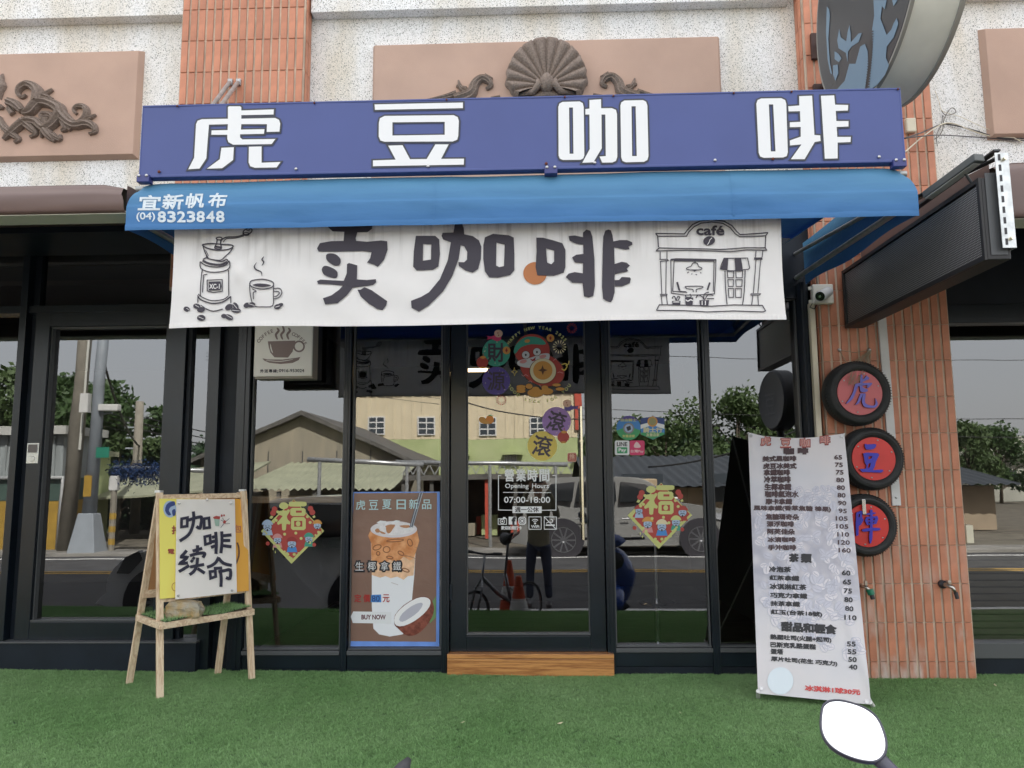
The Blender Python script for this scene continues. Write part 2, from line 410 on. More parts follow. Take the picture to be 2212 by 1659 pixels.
def scatter(obj_, me, density, seed=0, smin=.7, smax=1.2):
    src = bpy.data.objects.new('turf_tuft', me)      # never linked: only its mesh is used, read by the node below
    g = bpy.data.node_groups.new('scatter', 'GeometryNodeTree')
    g.interface.new_socket('Geometry', in_out='INPUT', socket_type='NodeSocketGeometry'); g.interface.new_socket('Geometry', in_out='OUTPUT', socket_type='NodeSocketGeometry')
    N = g.nodes; L = g.links; i = N.new('NodeGroupInput'); o = N.new('NodeGroupOutput')
    d = N.new('GeometryNodeDistributePointsOnFaces'); d.inputs['Density'].default_value = density; d.inputs['Seed'].default_value = seed
    oi = N.new('GeometryNodeObjectInfo'); oi.inputs['Object'].default_value = src
    ip = N.new('GeometryNodeInstanceOnPoints'); rr = N.new('FunctionNodeRandomValue'); rr.data_type = 'FLOAT_VECTOR'
    rr.inputs[0].default_value = (0, 0, 0); rr.inputs[1].default_value = (.2, .2, 6.28)
    rs = N.new('FunctionNodeRandomValue'); rs.data_type = 'FLOAT'; rs.inputs[2].default_value = smin; rs.inputs[3].default_value = smax
    j = N.new('GeometryNodeJoinGeometry')
    L.new(i.outputs[0], d.inputs['Mesh']); L.new(d.outputs['Points'], ip.inputs['Points']); L.new(oi.outputs['Geometry'], ip.inputs['Instance'])
    L.new(rr.outputs[0], ip.inputs['Rotation']); L.new(rs.outputs[1], ip.inputs['Scale'])
    L.new(ip.outputs[0], j.inputs[0]); L.new(i.outputs[0], j.inputs[0]); L.new(j.outputs[0], o.inputs[0])
    md = obj_.modifiers.new('scatter', 'NODES'); md.node_group = g
scatter(turf, tuft_mesh('tuft', 22, .0105, .0085, 3, .0009), 7500)

# ---------------------------------------------------------------- our building: walls, cornice, rooms behind the glass
BZ = 10.2
bld = thing('shop_building', 'pebble-dashed shophouse with pink relief panels above the coffee shop awning', 'building', (0, .1, 0))
MB().box(-14, 12, .001, .24, 2.95, BZ).obj('wall', PEB, bld)
MB().box(-14, 12, .24, 9, 2.75, BZ).obj('upper_floors', M('inner_concrete', (.2, .2, .19), .9), bld)
yb = .09
for x0, x1 in ((-14, -2.42), (-1.53, 1.745), (2.6, 12)):
    zc = at(200, 24, -yb).z - .045 if x0 < -5 else at(1106, 6, -yb).z - .03
    b_ = MB().box(x0, x1, -yb, .0, zc, zc + 1.3).obj('cornice', PEB, bld, bevel=.004)
zr = at(2350, 386, 0).z
MB().box(2.62, 12, -.012, .0, zr - .5, zr - .008).obj('wall_band', PEB, bld, bevel=.003)
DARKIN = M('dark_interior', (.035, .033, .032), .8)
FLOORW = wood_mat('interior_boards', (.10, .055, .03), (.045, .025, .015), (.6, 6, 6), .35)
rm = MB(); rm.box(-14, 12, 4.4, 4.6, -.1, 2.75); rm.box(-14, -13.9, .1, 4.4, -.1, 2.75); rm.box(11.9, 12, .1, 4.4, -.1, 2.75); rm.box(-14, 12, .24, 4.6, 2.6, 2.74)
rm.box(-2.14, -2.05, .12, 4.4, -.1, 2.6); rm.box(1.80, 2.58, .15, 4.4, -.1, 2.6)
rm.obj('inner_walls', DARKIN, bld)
for i in range(14):
    MB().box(-2.05, 1.8, .10 + i * .2, .296 + i * .2, -.06, .0).obj('floorboard', FLOORW, bld)
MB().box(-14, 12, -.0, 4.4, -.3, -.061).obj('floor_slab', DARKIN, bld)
lmp = at(1028, 800, 1.6); t_ = thing('tube_light', 'lit warm tube lamp inside the cafe, seen through the top left of the door', 'lamp', lmp)
WL = M('warm_tube', (.9, .8, .6), .5); WL.node_tree.nodes['Principled BSDF'].inputs['Emission Color'].default_value = (1, .72, .38, 1); WL.node_tree.nodes['Principled BSDF'].inputs['Emission Strength'].default_value = 3
MB().box(lmp.x - .12, lmp.x + .10, 1.58, 1.61, lmp.z - .012, lmp.z + .012).obj('tube', WL, t_); MB().box(lmp.x - .14, lmp.x + .12, 1.57, 1.63, lmp.z + .014, lmp.z + .03).obj('fitting', M('lamp_fitting', (.5, .5, .48), .5), t_)
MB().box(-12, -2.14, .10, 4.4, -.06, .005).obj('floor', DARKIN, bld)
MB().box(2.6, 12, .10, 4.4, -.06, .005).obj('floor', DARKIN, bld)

# ---------------------------------------------------------------- tiled pillars
TILE = M('terracotta_tile', (.52, .21, .122), .5, var=.14, vscale=12, rand=.13, bump=.12, bscale=120)
# lime bloom and splash dirt low on the tiles
n, l = nodes_of(TILE); b_ = n['Principled BSDF']; sc0 = b_.inputs['Base Color'].links[0].from_socket
ge = n.new('ShaderNodeNewGeometry'); sp = n.new('ShaderNodeSeparateXYZ'); l.new(ge.outputs['Position'], sp.inputs[0])
mr = n.new('ShaderNodeMapRange'); mr.inputs[1].default_value = .95; mr.inputs[2].default_value = .05; l.new(sp.outputs[2], mr.inputs[0])
mp = n.new('ShaderNodeMapping'); mp.inputs['Scale'].default_value = (5, 1, 1.6); ns = n.new('ShaderNodeTexNoise'); ns.inputs['Scale'].default_value = 2; ns.inputs['Detail'].default_value = 6
l.new(ge.outputs['Position'], mp.inputs[0]); l.new(mp.outputs[0], ns.inputs[0]); m2 = n.new('ShaderNodeMapRange'); m2.inputs[1].default_value = .5; m2.inputs[2].default_value = .72; l.new(ns.outputs[0], m2.inputs[0])
mm = n.new('ShaderNodeMath'); mm.operation = 'MULTIPLY'; l.new(mr.outputs[0], mm.inputs[0]); l.new(m2.outputs[0], mm.inputs[1]); mx = n.new('ShaderNodeMixRGB'); mx.inputs[2].default_value = (.62, .55, .50, 1)
l.new(mm.outputs[0], mx.inputs[0]); l.new(sc0, mx.inputs[1]); l.new(mx.outputs[0], b_.inputs['Base Color'])
GROUT = M('grout', (.56, .45, .35), .9, var=.25, vscale=6)
TP, TH = .0585, .2275
tm = MB().box(-.0215, .0215, -.0085, 0, -TH / 2 + .0018, TH / 2 - .0018)
tme = tm.mesh('tile', TILE)
bm = bmesh.new(); bm.from_mesh(tme); bmesh.ops.bevel(bm, geom=[e for e in bm.edges], offset=.0025, segments=1, affect='EDGES'); bm.to_mesh(tme); bm.free()
def pillar(label, x0, x1, yf, z0, ztile0, zphase, rows, side):
    t = thing('tiled_pillar', label, 'pillar', ((x0 + x1) / 2, yf + .1, z0), 'terracotta tiled pillars of the shophouse')
    MB().box(x0, x1, yf, .0 if yf > -.02 else .0, z0, BZ).obj('mortar_core', GROUT, t)
    n_ = round((x1 - x0) / TP); p_ = (x1 - x0) / n_
    z = zphase
    while z > ztile0: z -= TH
    k = 0
    while k < rows:
        lo = max(z, ztile0)
        for i in range(n_):
            o = link('tile', tme, t, loc=(x0 + (i + .5) * p_ + rnd.uniform(-.0006, .0006), yf + rnd.uniform(-.0012, .0004), z + TH / 2 + rnd.uniform(-.0008, .0008)))
            if z < ztile0: o.scale = (1, 1, (z + TH - ztile0) / TH); o.location.z = (z + TH + ztile0) / 2
            if i == 0 and side:   # return face
                for j in range(2):
                    s_ = link('tile', tme, t, loc=(x0 if side < 0 else x1, yf + .045 + j * TP, o.location.z)); s_.rotation_euler = (0, 0, R(-90) if side < 0 else R(90)); s_.scale = o.scale
        z += TH; k += 1
    return t
zl = at(500, 262 / 2.572 * K, -.15).z
PL = pillar('tiled pillar behind the left end of the purple sign board', -2.40, -1.55, -.15, 2.45, 2.47, zl, 11, 1)
zt = at(1960, (560 + 1050 / 3.072) * K, -.15).z
PR = pillar('tiled pillar carrying the three painted tyres', 1.80, 2.60, -.15, 0, .005, zt, 21, -1)

# ---------------------------------------------------------------- relief panels
PINK = M('pink_cement', (.50, .345, .275), .85, var=.07, vscale=3, bump=.25, bscale=200)
BROWN = M('brown_cement', (.19, .145, .12), .85, col2=(.30, .24, .205), vscale=90, bump=.5, bscale=150)
def panel(label, x0, x1, z0, z1, yf):
    t = thing('relief_panel', label, 'relief', ((x0 + x1) / 2, -.03, z0), 'pink relief panels on the upper wall')
    b = .022
    MB().hexa([(x0, 0, z0), (x1, 0, z0), (x1, 0, z1), (x0, 0, z1)], [(x0 + b, yf, z0 + b), (x1 - b, yf, z0 + b), (x1 - b, yf, z1 - b), (x0 + b, yf, z1 - b)]).obj('slab', PINK, t, bevel=.003)
    return t
pc0, pc1 = at(803, 92, -.05), at(1557, 72, -.05)
cp_ = panel('pink relief panel with a scallop shell above the purple sign', pc0.x, pc1.x, 2.95, (pc0.z + pc1.z) / 2, -.05)
pl1 = at(306, 103, -.05); pl2 = at(297, 340, -.05)
lp_ = panel('pink relief panel with leafy scrollwork left of the purple sign', pl1.x - 3.0, pl1.x, pl2.z + .005, pl1.z, -.05)
pr1 = at(2120, 56, -.05); pr2 = at(2142, 293, -.05)
rp_ = panel('plain pink panel on the wall right of the round tiger sign', pr1.x, pr1.x + 3.0, pr2.z - .01, pr1.z, -.05)

def relief(name, parent, reg, strokes, blobs=(), y=-.05, depth=1.0):
    """carved scrolls: (points with radius) given in zoomed pixels, raised from the panel face"""
    mb = MB(); s = Sheet((0, y, 0), (0, -1, 0)); sc = .8 / reg[2] * K * 4.95 / F0
    for st in strokes:
        p = smooth_line(st, False, 4); pts = [s.pt(reg, q[:2]) + Vector((0, -.012 * depth, 0)) for q in p]
        rs = [q[2] * sc * 1.6 for q in p]
        n_ = 8; v = []; f = []
        for i, c in enumerate(pts):
            d = (pts[min(i + 1, len(pts) - 1)] - pts[max(0, i - 1)]).normalized(); w = d.cross(Vector((0, -1, 0))).normalized()
            for k in range(n_ + 1):
                a = math.pi * k / n_; rid = 1 + .22 * math.cos(k * math.pi)
                v.append(c + w * (math.cos(a) * rs[i]) + Vector((0, -1, 0)) * (math.sin(a) * rs[i] * 1.1 * rid) + Vector((0, .012 if k in (0, n_) else 0, 0)))
        for i in range(len(pts) - 1):
            for k in range(n_): a = i * (n_ + 1) + k; f.append((a, a + 1, a + n_ + 2, a + n_ + 1))
        f += [tuple(range(n_ + 1)), tuple(range((len(pts) - 1) * (n_ + 1), len(pts) * (n_ + 1)))]
        mb.add(v, f)
    for (x, y_, rx, ry, rot) in blobs:
        c = s.pt(reg, (x, y_)); a_, b_, ca, sa = rx * sc * 1.2, ry * sc * 1.2, math.cos(R(-rot)), math.sin(R(-rot))
        def fn(u, v_):
            th = 2 * math.pi * u; ph = math.pi / 2 * v_; r_ = math.cos(ph) * (1 + .18 * math.cos(th * 5))
            X, Z = a_ * r_ * math.cos(th), b_ * r_ * math.sin(th)
            return (c.x + X * ca - Z * sa, c.y - min(a_, b_) * math.sin(ph) * 1.1, c.z + X * sa + Z * ca)
        mb.grid(fn, 20, 5)
    return mb.obj(name, BROWN, parent, angle=50)
S_L = [  # scrollwork, left panel
 [(30, 900, 10), (90, 850, 22), (170, 790, 26), (240, 790, 26), (290, 830, 24), (340, 810, 26), (385, 760, 30), (395, 710, 32), (330, 670, 28), (260, 665, 30), (205, 720, 28), (150, 730, 12)],
 [(390, 715, 30), (430, 770, 30), (490, 810, 26), (560, 800, 24), (605, 815, 20), (620, 850, 12), (580, 865, 8)],
 [(500, 800, 12), (545, 770, 16), (565, 725, 17), (545, 690, 15), (500, 690, 12), (480, 715, 9), (500, 738, 8)],
 [(560, 770, 14), (590, 760, 12), (622, 742, 5)],
 [(255, 660, 34), (255, 600, 30), (220, 560, 24), (175, 550, 20), (135, 575, 18), (125, 610, 13), (150, 630, 10), (175, 615, 8)],
 [(260, 620, 22), (300, 625, 16), (345, 640, 6)], [(290, 615, 14), (345, 580, 8)],
 [(320, 830, 22), (300, 790, 14), (285, 750, 22), (330, 745, 18), (350, 770, 12)],
 [(300, 840, 26), (330, 880, 24), (360, 915, 8)], [(290, 850, 16), (270, 890, 6)], [(340, 870, 18), (390, 900, 14), (395, 870, 6)],
 [(415, 780, 22), (430, 830, 18), (400, 845, 8)], [(430, 800, 18), (465, 840, 12)],
 [(150, 780, 24), (210, 830, 22), (240, 865, 12), (200, 885, 8)], [(0, 760, 14), (30, 820, 20), (90, 870, 18), (130, 900, 12), (100, 920, 8)],
 [(60, 660, 24), (110, 680, 26), (150, 720, 18)], [(60, 700, 14), (90, 740, 16)], [(0, 690, 18), (30, 700, 8)],
]
relief('scroll_ornament', lp_, Z1, S_L, [(300, 765, 35, 30, 0), (100, 690, 34, 28, 30), (5, 560, 42, 90, 0), (0, 800, 30, 22, 0)])
S_C = [[(1960 - x, y + 0, r) for x, y, r in q] for q in []]
def mir(q): return [(2605 - x, y + 12, r) for x, y, r in q]
c1 = [(1890, 640, 34), (1790, 600, 30), (1765, 540, 26), (1725, 500, 20), (1680, 510, 20), (1660, 545, 14), (1690, 565, 9)]
c2 = [(1800, 590, 20), (1850, 560, 14), (1868, 510, 5)]; c3 = [(1820, 570, 16), (1880, 545, 6)]; c4 = [(1880, 600, 20), (1960, 620, 14), (2080, 640, 6)]
c5 = [(1700, 480, 12), (1650, 500, 6)]; c6 = [(1600, 620, 12), (1660, 625, 8)]
relief('scroll_ornament', cp_, Z2, [c1, c2, c3, c4, c5, c6]); relief('scroll_ornament', cp_, Z2, [mir(q) for q in (c1, c2, c3, c4, c5, c6)])
# scallop shell
def shell():
    s = Sheet((0, -.05, 0), (0, -1, 0)); c = s.pt(Z2, (1302, 555)); rim = s.pt(Z2, (1302, 268)); Rr = (rim - c).length
    NF = 13; a0, a1 = R(-22), R(202); nu, nv = NF * 12, 18
    def fn(u, v):
        a = a0 + (a1 - a0) * u; ph = (u * NF) % 1; fl = abs(math.cos(math.pi * u * NF))       # 1 on the ribs, 0 in the flutes
        sq = 1 - .10 * (1 - math.sin(max(0, a) if a < math.pi else a)) * (1 if 0 < a < math.pi else 1.0)
        if math.sin(a) < 0: sq *= 1 - .25 * -math.sin(a) * 2
        rr = Rr * (.10 + .90 * v) * (1 if v < .8 else 1) * sq
        rr *= 1 + (.045 * (1 - fl ** 2) * v ** 2)
        bow = math.sin(v * math.pi * .5) * .055 + .02
        rib = .040 * v ** .8 * (fl ** .7)
        d = bow + rib - (.028 * v if v < .99 else 0)
        if v > .96: d = max(0, d - (v - .96) / .04 * .05)
        x = c.x + rr * math.cos(a) * .93; z = c.z + rr * math.sin(a) - .0
        return (x, -.05 - max(.0, d if v < .999 else 0), z)
    MB().grid(fn, nu, nv).obj('shell', BROWN, cp_, smooth=True)
    mb = MB(); k = Rr / 290
    mb.tube([(c.x - 55 * k, -.12, c.z + 5 * k), (c.x - 45 * k, -.14, c.z - 25 * k), (c.x - 80 * k, -.10, c.z - 55 * k), (c.x - 180 * k, -.07, c.z - 60 * k)], [14 * k, 22 * k, 20 * k, 8 * k], 10)
    mb.tube([(c.x + 55 * k, -.12, c.z + 5 * k), (c.x + 45 * k, -.14, c.z - 25 * k), (c.x + 80 * k, -.10, c.z - 55 * k), (c.x + 180 * k, -.07, c.z - 60 * k)], [14 * k, 22 * k, 20 * k, 8 * k], 10)
    mb.tube([(c.x, -.11, c.z + 40 * k), (c.x, -.13, c.z + 5 * k), (c.x, -.12, c.z - 30 * k), (c.x, -.08, c.z - 60 * k)], [22 * k, 42 * k, 44 * k, 20 * k], 12)
    mb.tube([(c.x - 110 * k, -.06, c.z - 80 * k), (c.x, -.085, c.z - 62 * k), (c.x + 110 * k, -.06, c.z - 80 * k)], [10 * k, 28 * k, 10 * k], 10)
    mb.obj('shell_hinge', BROWN, cp_, smooth=True)
shell()
# ================================================================ SHOPFRONT
ALU = M('charcoal_aluminium', (.006, .011, .018), .30, spec=.55, var=.3, vscale=3, bump=.05, bscale=30)
ALUD = M('dull_black_sheet', (.009, .014, .022), .5, spec=.3, var=.3, vscale=4, bump=.06, bscale=15)
RUB = M('glazing_bead', (.09, .095, .10), .4)
FY = -.05
def X(px, py=900, y=FY): return at(px, py, y).x
def Zz(px, py, y=FY): return at(px, py, y).z
def pane(parent, x0, x1, z0, z1, y=0.0):
    return MB().add([(x0, y, z0), (x1, y, z0), (x1, y, z1), (x0, y, z1)], [(0, 1, 2, 3)]).obj('glass', GLASS, parent)
def bead(parent, x0, x1, z0, z1, y=FY + .004):
    w = .008; mb = MB()
    mb.box(x0, x1, y - .002, .002, z0, z0 + w).box(x0, x1, y + .02, .002, z1 - w, z1).box(x0, x0 + w, y + .02, .002, z0 + w, z1 - w).box(x1 - w, x1, y + .02, .002, z0 + w, z1 - w)
    return mb.obj('glazing_bead', RUB, parent)
HT = 2.36                                   # head of the glazing, behind the banner
# ---- coffee shop windows
zs = Zz(650, 1404); zs3 = Zz(1400, 1398)
def window(label, x0, x1, z0, z1, zbase, cat='window'):
    t = thing('shop_window', label, cat, ((x0 + x1) / 2, 0, zbase), 'fixed windows of the coffee shop front')
    pane(t, x0, x1, z0, z1); bead(t, x0, x1, z0, z1)
    MB().box(x0 - .004, x1 + .004, FY - .012, .0, z0 - .030, z0 - .004).obj('sill', RUB, t, bevel=.002)
    MB().box(x0 - .004, x1 + .004, FY, .0, z0 - .115, z0 - .033).obj('bottom_rail', ALU, t, bevel=.002)
    MB().box(x0 - .004, x1 + .004, FY + .006, .0, zbase, z0 - .118).obj('kick_plate', ALUD, t, bevel=.001)
    MB().box(x0 - .004, x1 + .004, FY, .02, z1, z1 + .09).obj('head_rail', ALU, t)
    return t
xs = dict(w1=(X(541), X(742)), w2=(X(760), X(954)), d=(X(973), X(1300)), w3=(X(1320), X(1519)), w4=(X(1537), X(1734)))
window('window with the left red fortune diamond, under the coffee cup lightbox', *xs['w1'], zs, HT, .0)
window('window carrying the brown iced latte poster', *xs['w2'], zs, HT, .0)
window('window with the payment stickers, just right of the door', *xs['w3'], zs3, HT, .0)
window('rightmost narrow window of the cafe, partly behind the hanging menu', *xs['w4'], zs3, HT, .0)
def post(x0, x1, z1=HT + .09, y=FY - .012, label=None, mat=ALU, name='frame_post', z0=0):
    t = thing(name, label, 'window frame', ((x0 + x1) / 2, 0, 0), 'upright posts of the dark shopfront')
    MB().box(x0, x1, y, .03, z0, z1).obj('profile', mat, t, bevel=.003)
    w = (x1 - x0) * .33; MB().box(x0 + w, x1 - w, y - .006, y, z0, z1).obj('cover_strip', mat, t, bevel=.002)
    return t
post(X(510), X(539), label='dark aluminium post left of the window with the left fortune diamond')
post(X(744), X(757.5), label='slim dark post between the diamond window and the poster window')
post(X(955.5), X(971.5), label='dark post on the left side of the glass door')
post(X(1301.5), X(1318.5), label='dark post between the glass door and the payment sticker window')
post(X(1520.5), X(1535.5), label='dark post right of the payment sticker window')
post(X(1735.5), X(1752), label='black post beside the beige cable duct', mat=ALUD, y=-.12)
# ---- glass door
dx0, dx1 = xs['d']; zd0 = Zz(1150, 1409); zg0 = Zz(1150, 1373)
door = thing('glass_door', 'black framed glass door with new year stickers and opening hours', 'door', ((dx0 + dx1) / 2, -.03, .19))
dy = -.035; gx0, gx1 = X(1007), X(1267)
MB().box(dx0, gx0, dy, .012, zd0, HT).obj('stile', ALU, door, bevel=.003)
MB().box(gx1, dx1, dy, .012, zd0, HT).obj('stile', ALU, door, bevel=.003)
MB().box(gx0, gx1, dy, .012, zd0, zg0 - .004).obj('bottom_rail', ALU, door, bevel=.003)
MB().box(gx0, gx1, dy, .012, HT - .1, HT).obj('top_rail', ALU, door, bevel=.003)
pane(door, gx0, gx1, zg0, HT - .1); bead(door, gx0, gx1, zg0, HT - .1, dy + .004)
MB().box(dx0 + .03, dx1 - .05, dy + .002, .01, zd0 - .013, zd0 - .001).obj('threshold_strip', M('pale_strip', (.5, .5, .45), .5), door)
hp = at(1255, 878, -.09); hb = at(1266, 1166, -.09)
BRASS = M('pale_brass', (.78, .72, .55), .22, metal=1)
hm = MB(); hx = hp.x; hm.tube([(hx, -.09, hb.z), (hx, -.09, hp.z)], .0085, 12); hm.obj('handle', BRASS, door, smooth=True, angle=40)
for zz in (hp.z - .22, hb.z + .10):
    MB().tube([(hx, -.09, zz), (hx, .0, zz)], .011, 12).obj('handle_bracket', BRASS, door, angle=40)
lk = at(1262, 1125, -.06); MB().lathe([(.012, -.062), (.022, -.058), (.024, -.036)], (lk.x, 0, lk.z), 'y', 20).obj('lock', ALUD, door, angle=40)
for hz_ in (.45, 1.9): MB().box(dx0 - .004, dx0 + .012, -.052, -.036, hz_, hz_ + .10).obj('hinge', ALUD, door, bevel=.003)
# wooden step
stx0, stx1 = X(968, 1430), X(1325, 1430)
STEP = wood_mat('varnished_wood', (.60, .29, .10), (.27, .10, .035), (.35, 3, 7), .28, 4)
st = thing('door_step', 'varnished brown wooden step below the glass door', 'step', ((stx0 + stx1) / 2, -.05, 0))
z1 = Zz(1150, 1413, -.1); MB().box(stx0, stx1, -.10, .0, .0, z1 - .030).obj('riser_plank', STEP, st, bevel=.003)
MB().box(stx0, stx1, -.104, .0, z1 - .027, z1).obj('tread_plank', STEP, st, bevel=.003)

# ---- neighbour shop, left
nl = thing('neighbour_shopfront', 'black framed glass shopfront left of the wooden easel sign', 'shopfront', (-3.2, 0, 0))
zt1, zt0 = Zz(200, 666), Zz(200, 702)
zb = Zz(60, 1382)
gm = MB()
MB().box(-9, X(432, 1400), -.11, .02, .0, zb - .012).obj('plinth', ALUD, nl, bevel=.003)
MB().box(-9, X(432, 1400) + .004, -.118, .02, zb - .010, zb).obj('plinth_cap', RUB, nl, bevel=.002)
pa0, pa1 = X(35), X(50)
MB().box(pa0, pa1 + .0, -.09, .03, zb, 2.82).obj('post', ALU, nl, bevel=.003)
MB().box(pa1 + .002, X(64), -.03, .03, zb, 2.82).obj('post_reveal', ALUD, nl)
dl = thing('sliding_glass_door', 'sliding glass door with chrome flush pull on its left stile', 'door', (X(220), 0, zb))
zl0, zl1 = Zz(200, 1342), Zz(200, 705)
MB().box(X(65), X(96), -.06, .015, zb, zl1 + .1).obj('stile', ALU, dl, bevel=.003)
MB().box(X(352), X(396), -.06, .015, zb, zl1 + .1).obj('stile', ALU, dl, bevel=.003)
MB().box(X(96), X(352), -.06, .015, zb, zl0 - .003).obj('bottom_rail', ALU, dl, bevel=.003)
MB().box(X(96), X(352), -.06, .015, zl1, zl1 + .1).obj('top_rail', ALU, dl, bevel=.003)
pane(dl, X(96), X(352), zl0, zl1); bead(dl, X(96), X(352), zl0, zl1, -.055)
ha, hb_ = at(59.5, 957, -.064), at(82, 1001, -.064)
CHR = M('chrome', (.55, .56, .58), .2, metal=1)
MB().box(ha.x, hb_.x, -.066, -.0605, hb_.z, ha.z).box(ha.x + .008, hb_.x - .008, -.069, -.067, (ha.z + hb_.z) / 2, ha.z - .006).obj('flush_pull', CHR, dl, bevel=.004); MB().box(ha.x + .010, hb_.x - .010, -.0705, -.0695, (ha.z + hb_.z) / 2 + .004, ha.z - .010).obj('pull_recess', M('dark_steel', (.12, .11, .11), .35, metal=.6), dl)
MB().lathe([(.016, -.068), (.018, -.066), (.018, -.064)], ((ha.x + hb_.x) / 2, 0, hb_.z + .03), 'y', 20).obj('lock_cylinder', CHR, dl)
MB().box(-9, X(446), -.07, .03, zt1 - .03, zt1 + .02).obj('transom_bar', ALU, nl, bevel=.003)
MB().box(X(397), X(405), -.03, .03, zb - .12, zt1 - .03).obj('post_reveal', ALUD, nl)
MB().box(X(446), X(471), -.06, .03, .0, 2.7).obj('post', ALU, nl, bevel=.003)
MB().box(X(471), X(509), -.0, .03, .0, 2.7).obj('recess_sheet', ALUD, nl)
MB().box(X(405), X(446), -.02, .03, .0, zb - .1).obj('recess_sheet', ALUD, nl)
pane(nl, X(405), X(446), zb - .1, zt1 - .03)
pane(nl, -9, pa0, zl0, zt1 - .03)
MB().box(-9, pa0, -.06, .015, zb, zl0).obj('bottom_rail', ALU, nl, bevel=.003)
pane(nl, -9, pa0, zt1 + .02, 2.78); pane(nl, pa1, X(446), zt1 + .02, 2.78)
MB().box(-9, -2.4, -.07, .1, 2.78, 2.96).obj('head_beam', ALUD, nl); MB().box(-9, -2.42, -.55, -.075, 2.72, 2.96).obj('dark_filler_box', ALUD, nl)  # black filler box added to hide the brown awning's bounce-lit underside
# head fascia above cafe windows under awning
MB().box(-2.4, 2.62, -.05, .23, HT + .09, 2.95).obj('lintel', ALUD, bld)
# ---- neighbour shop, right
nr = thing('neighbour_shopfront', 'dark framed shop window right of the tiled pillar with tyres', 'shopfront', (3.4, 0, 0))
xr0 = 2.6
zrg = Zz(2150, 697); zrb = Zz(2150, 1306)
MB().box(xr0, xr0 + .03, -.05, .03, 0, 2.9).obj('post', ALU, nr, bevel=.003)
MB().box(xr0 + .03, 9, -.06, .03, zrg, zrg + .12).obj('head_rail', ALU, nr, bevel=.003)
MB().box(xr0 + .03, 9, -.03, .03, zrg + .125, 2.96).obj('fascia', ALUD, nr)
pane(nr, xr0 + .03, 9, .19, zrg)
MB().box(xr0 + .03, 9, -.06, .03, .10, .19).obj('sill', RUB, nr, bevel=.002)
MB().box(xr0 + .03, 9, -.05, .03, .0, .098).obj('kick_plate', ALUD, nr)
SLAT = M('brown_slat', (.17, .15, .11), .6)
for i in range(16):
    z = .80 - i * .042
    MB().hexa([(xr0 + .05, .10, z), (8, .10, z), (8, .10, z + .034), (xr0 + .05, .10, z + .034)], [(xr0 + .05, .13, z + .008), (8, .13, z + .008), (8, .13, z + .040), (xr0 + .05, .13, z + .040)]).obj('shutter_slat', SLAT, nr)
# ---- inside: window counter and stools seen dimly through the glass
LW = wood_mat('pale_wood', (.72, .53, .33), (.50, .34, .19), (.4, 4, 4), .5, 5)
zc = Zz(650, 1079, .05)
ct = thing('window_counter', 'pale wooden bar counter just behind the cafe windows', 'counter', (-1.2, .3, 0))
MB().box(-2.02, X(744), .05, .40, zc - .022, zc + .02).obj('counter_top', LW, ct, bevel=.003)
for x in (-1.98, X(744) - .06): MB().box(x, x + .04, .15, .42, 0, zc - .022).obj('leg', ALUD, ct)
def stool(x, y, label):
    t = thing('bar_stool', label, 'stool', (x, y, 0), 'bar stools inside the cafe')
    MB().lathe([(.15, .74), (.17, .76), (.17, .79), (.14, .80)], (x, y, 0), 'z', 24).obj('seat', ALUD, t, angle=40)
    MB().tube([(x, y, .02), (x, y, .74)], .022, 12).obj('column', CHR, t, angle=40)
    MB().lathe([(.20, .0), (.20, .012), (.04, .04)], (x, y, 0), 'z', 28).obj('base', CHR, t, angle=40)
    MB().lathe([(.12, .3), (.13, .31), (.12, .32)], (x, y, 0), 'z', 20).obj('foot_ring', CHR, t, angle=40)
stool(X(695, 1300), .55, 'chrome column bar stool dimly visible behind the left fortune diamond window')
stool(.85, .75, 'bar stool in the dark behind the payment sticker window')

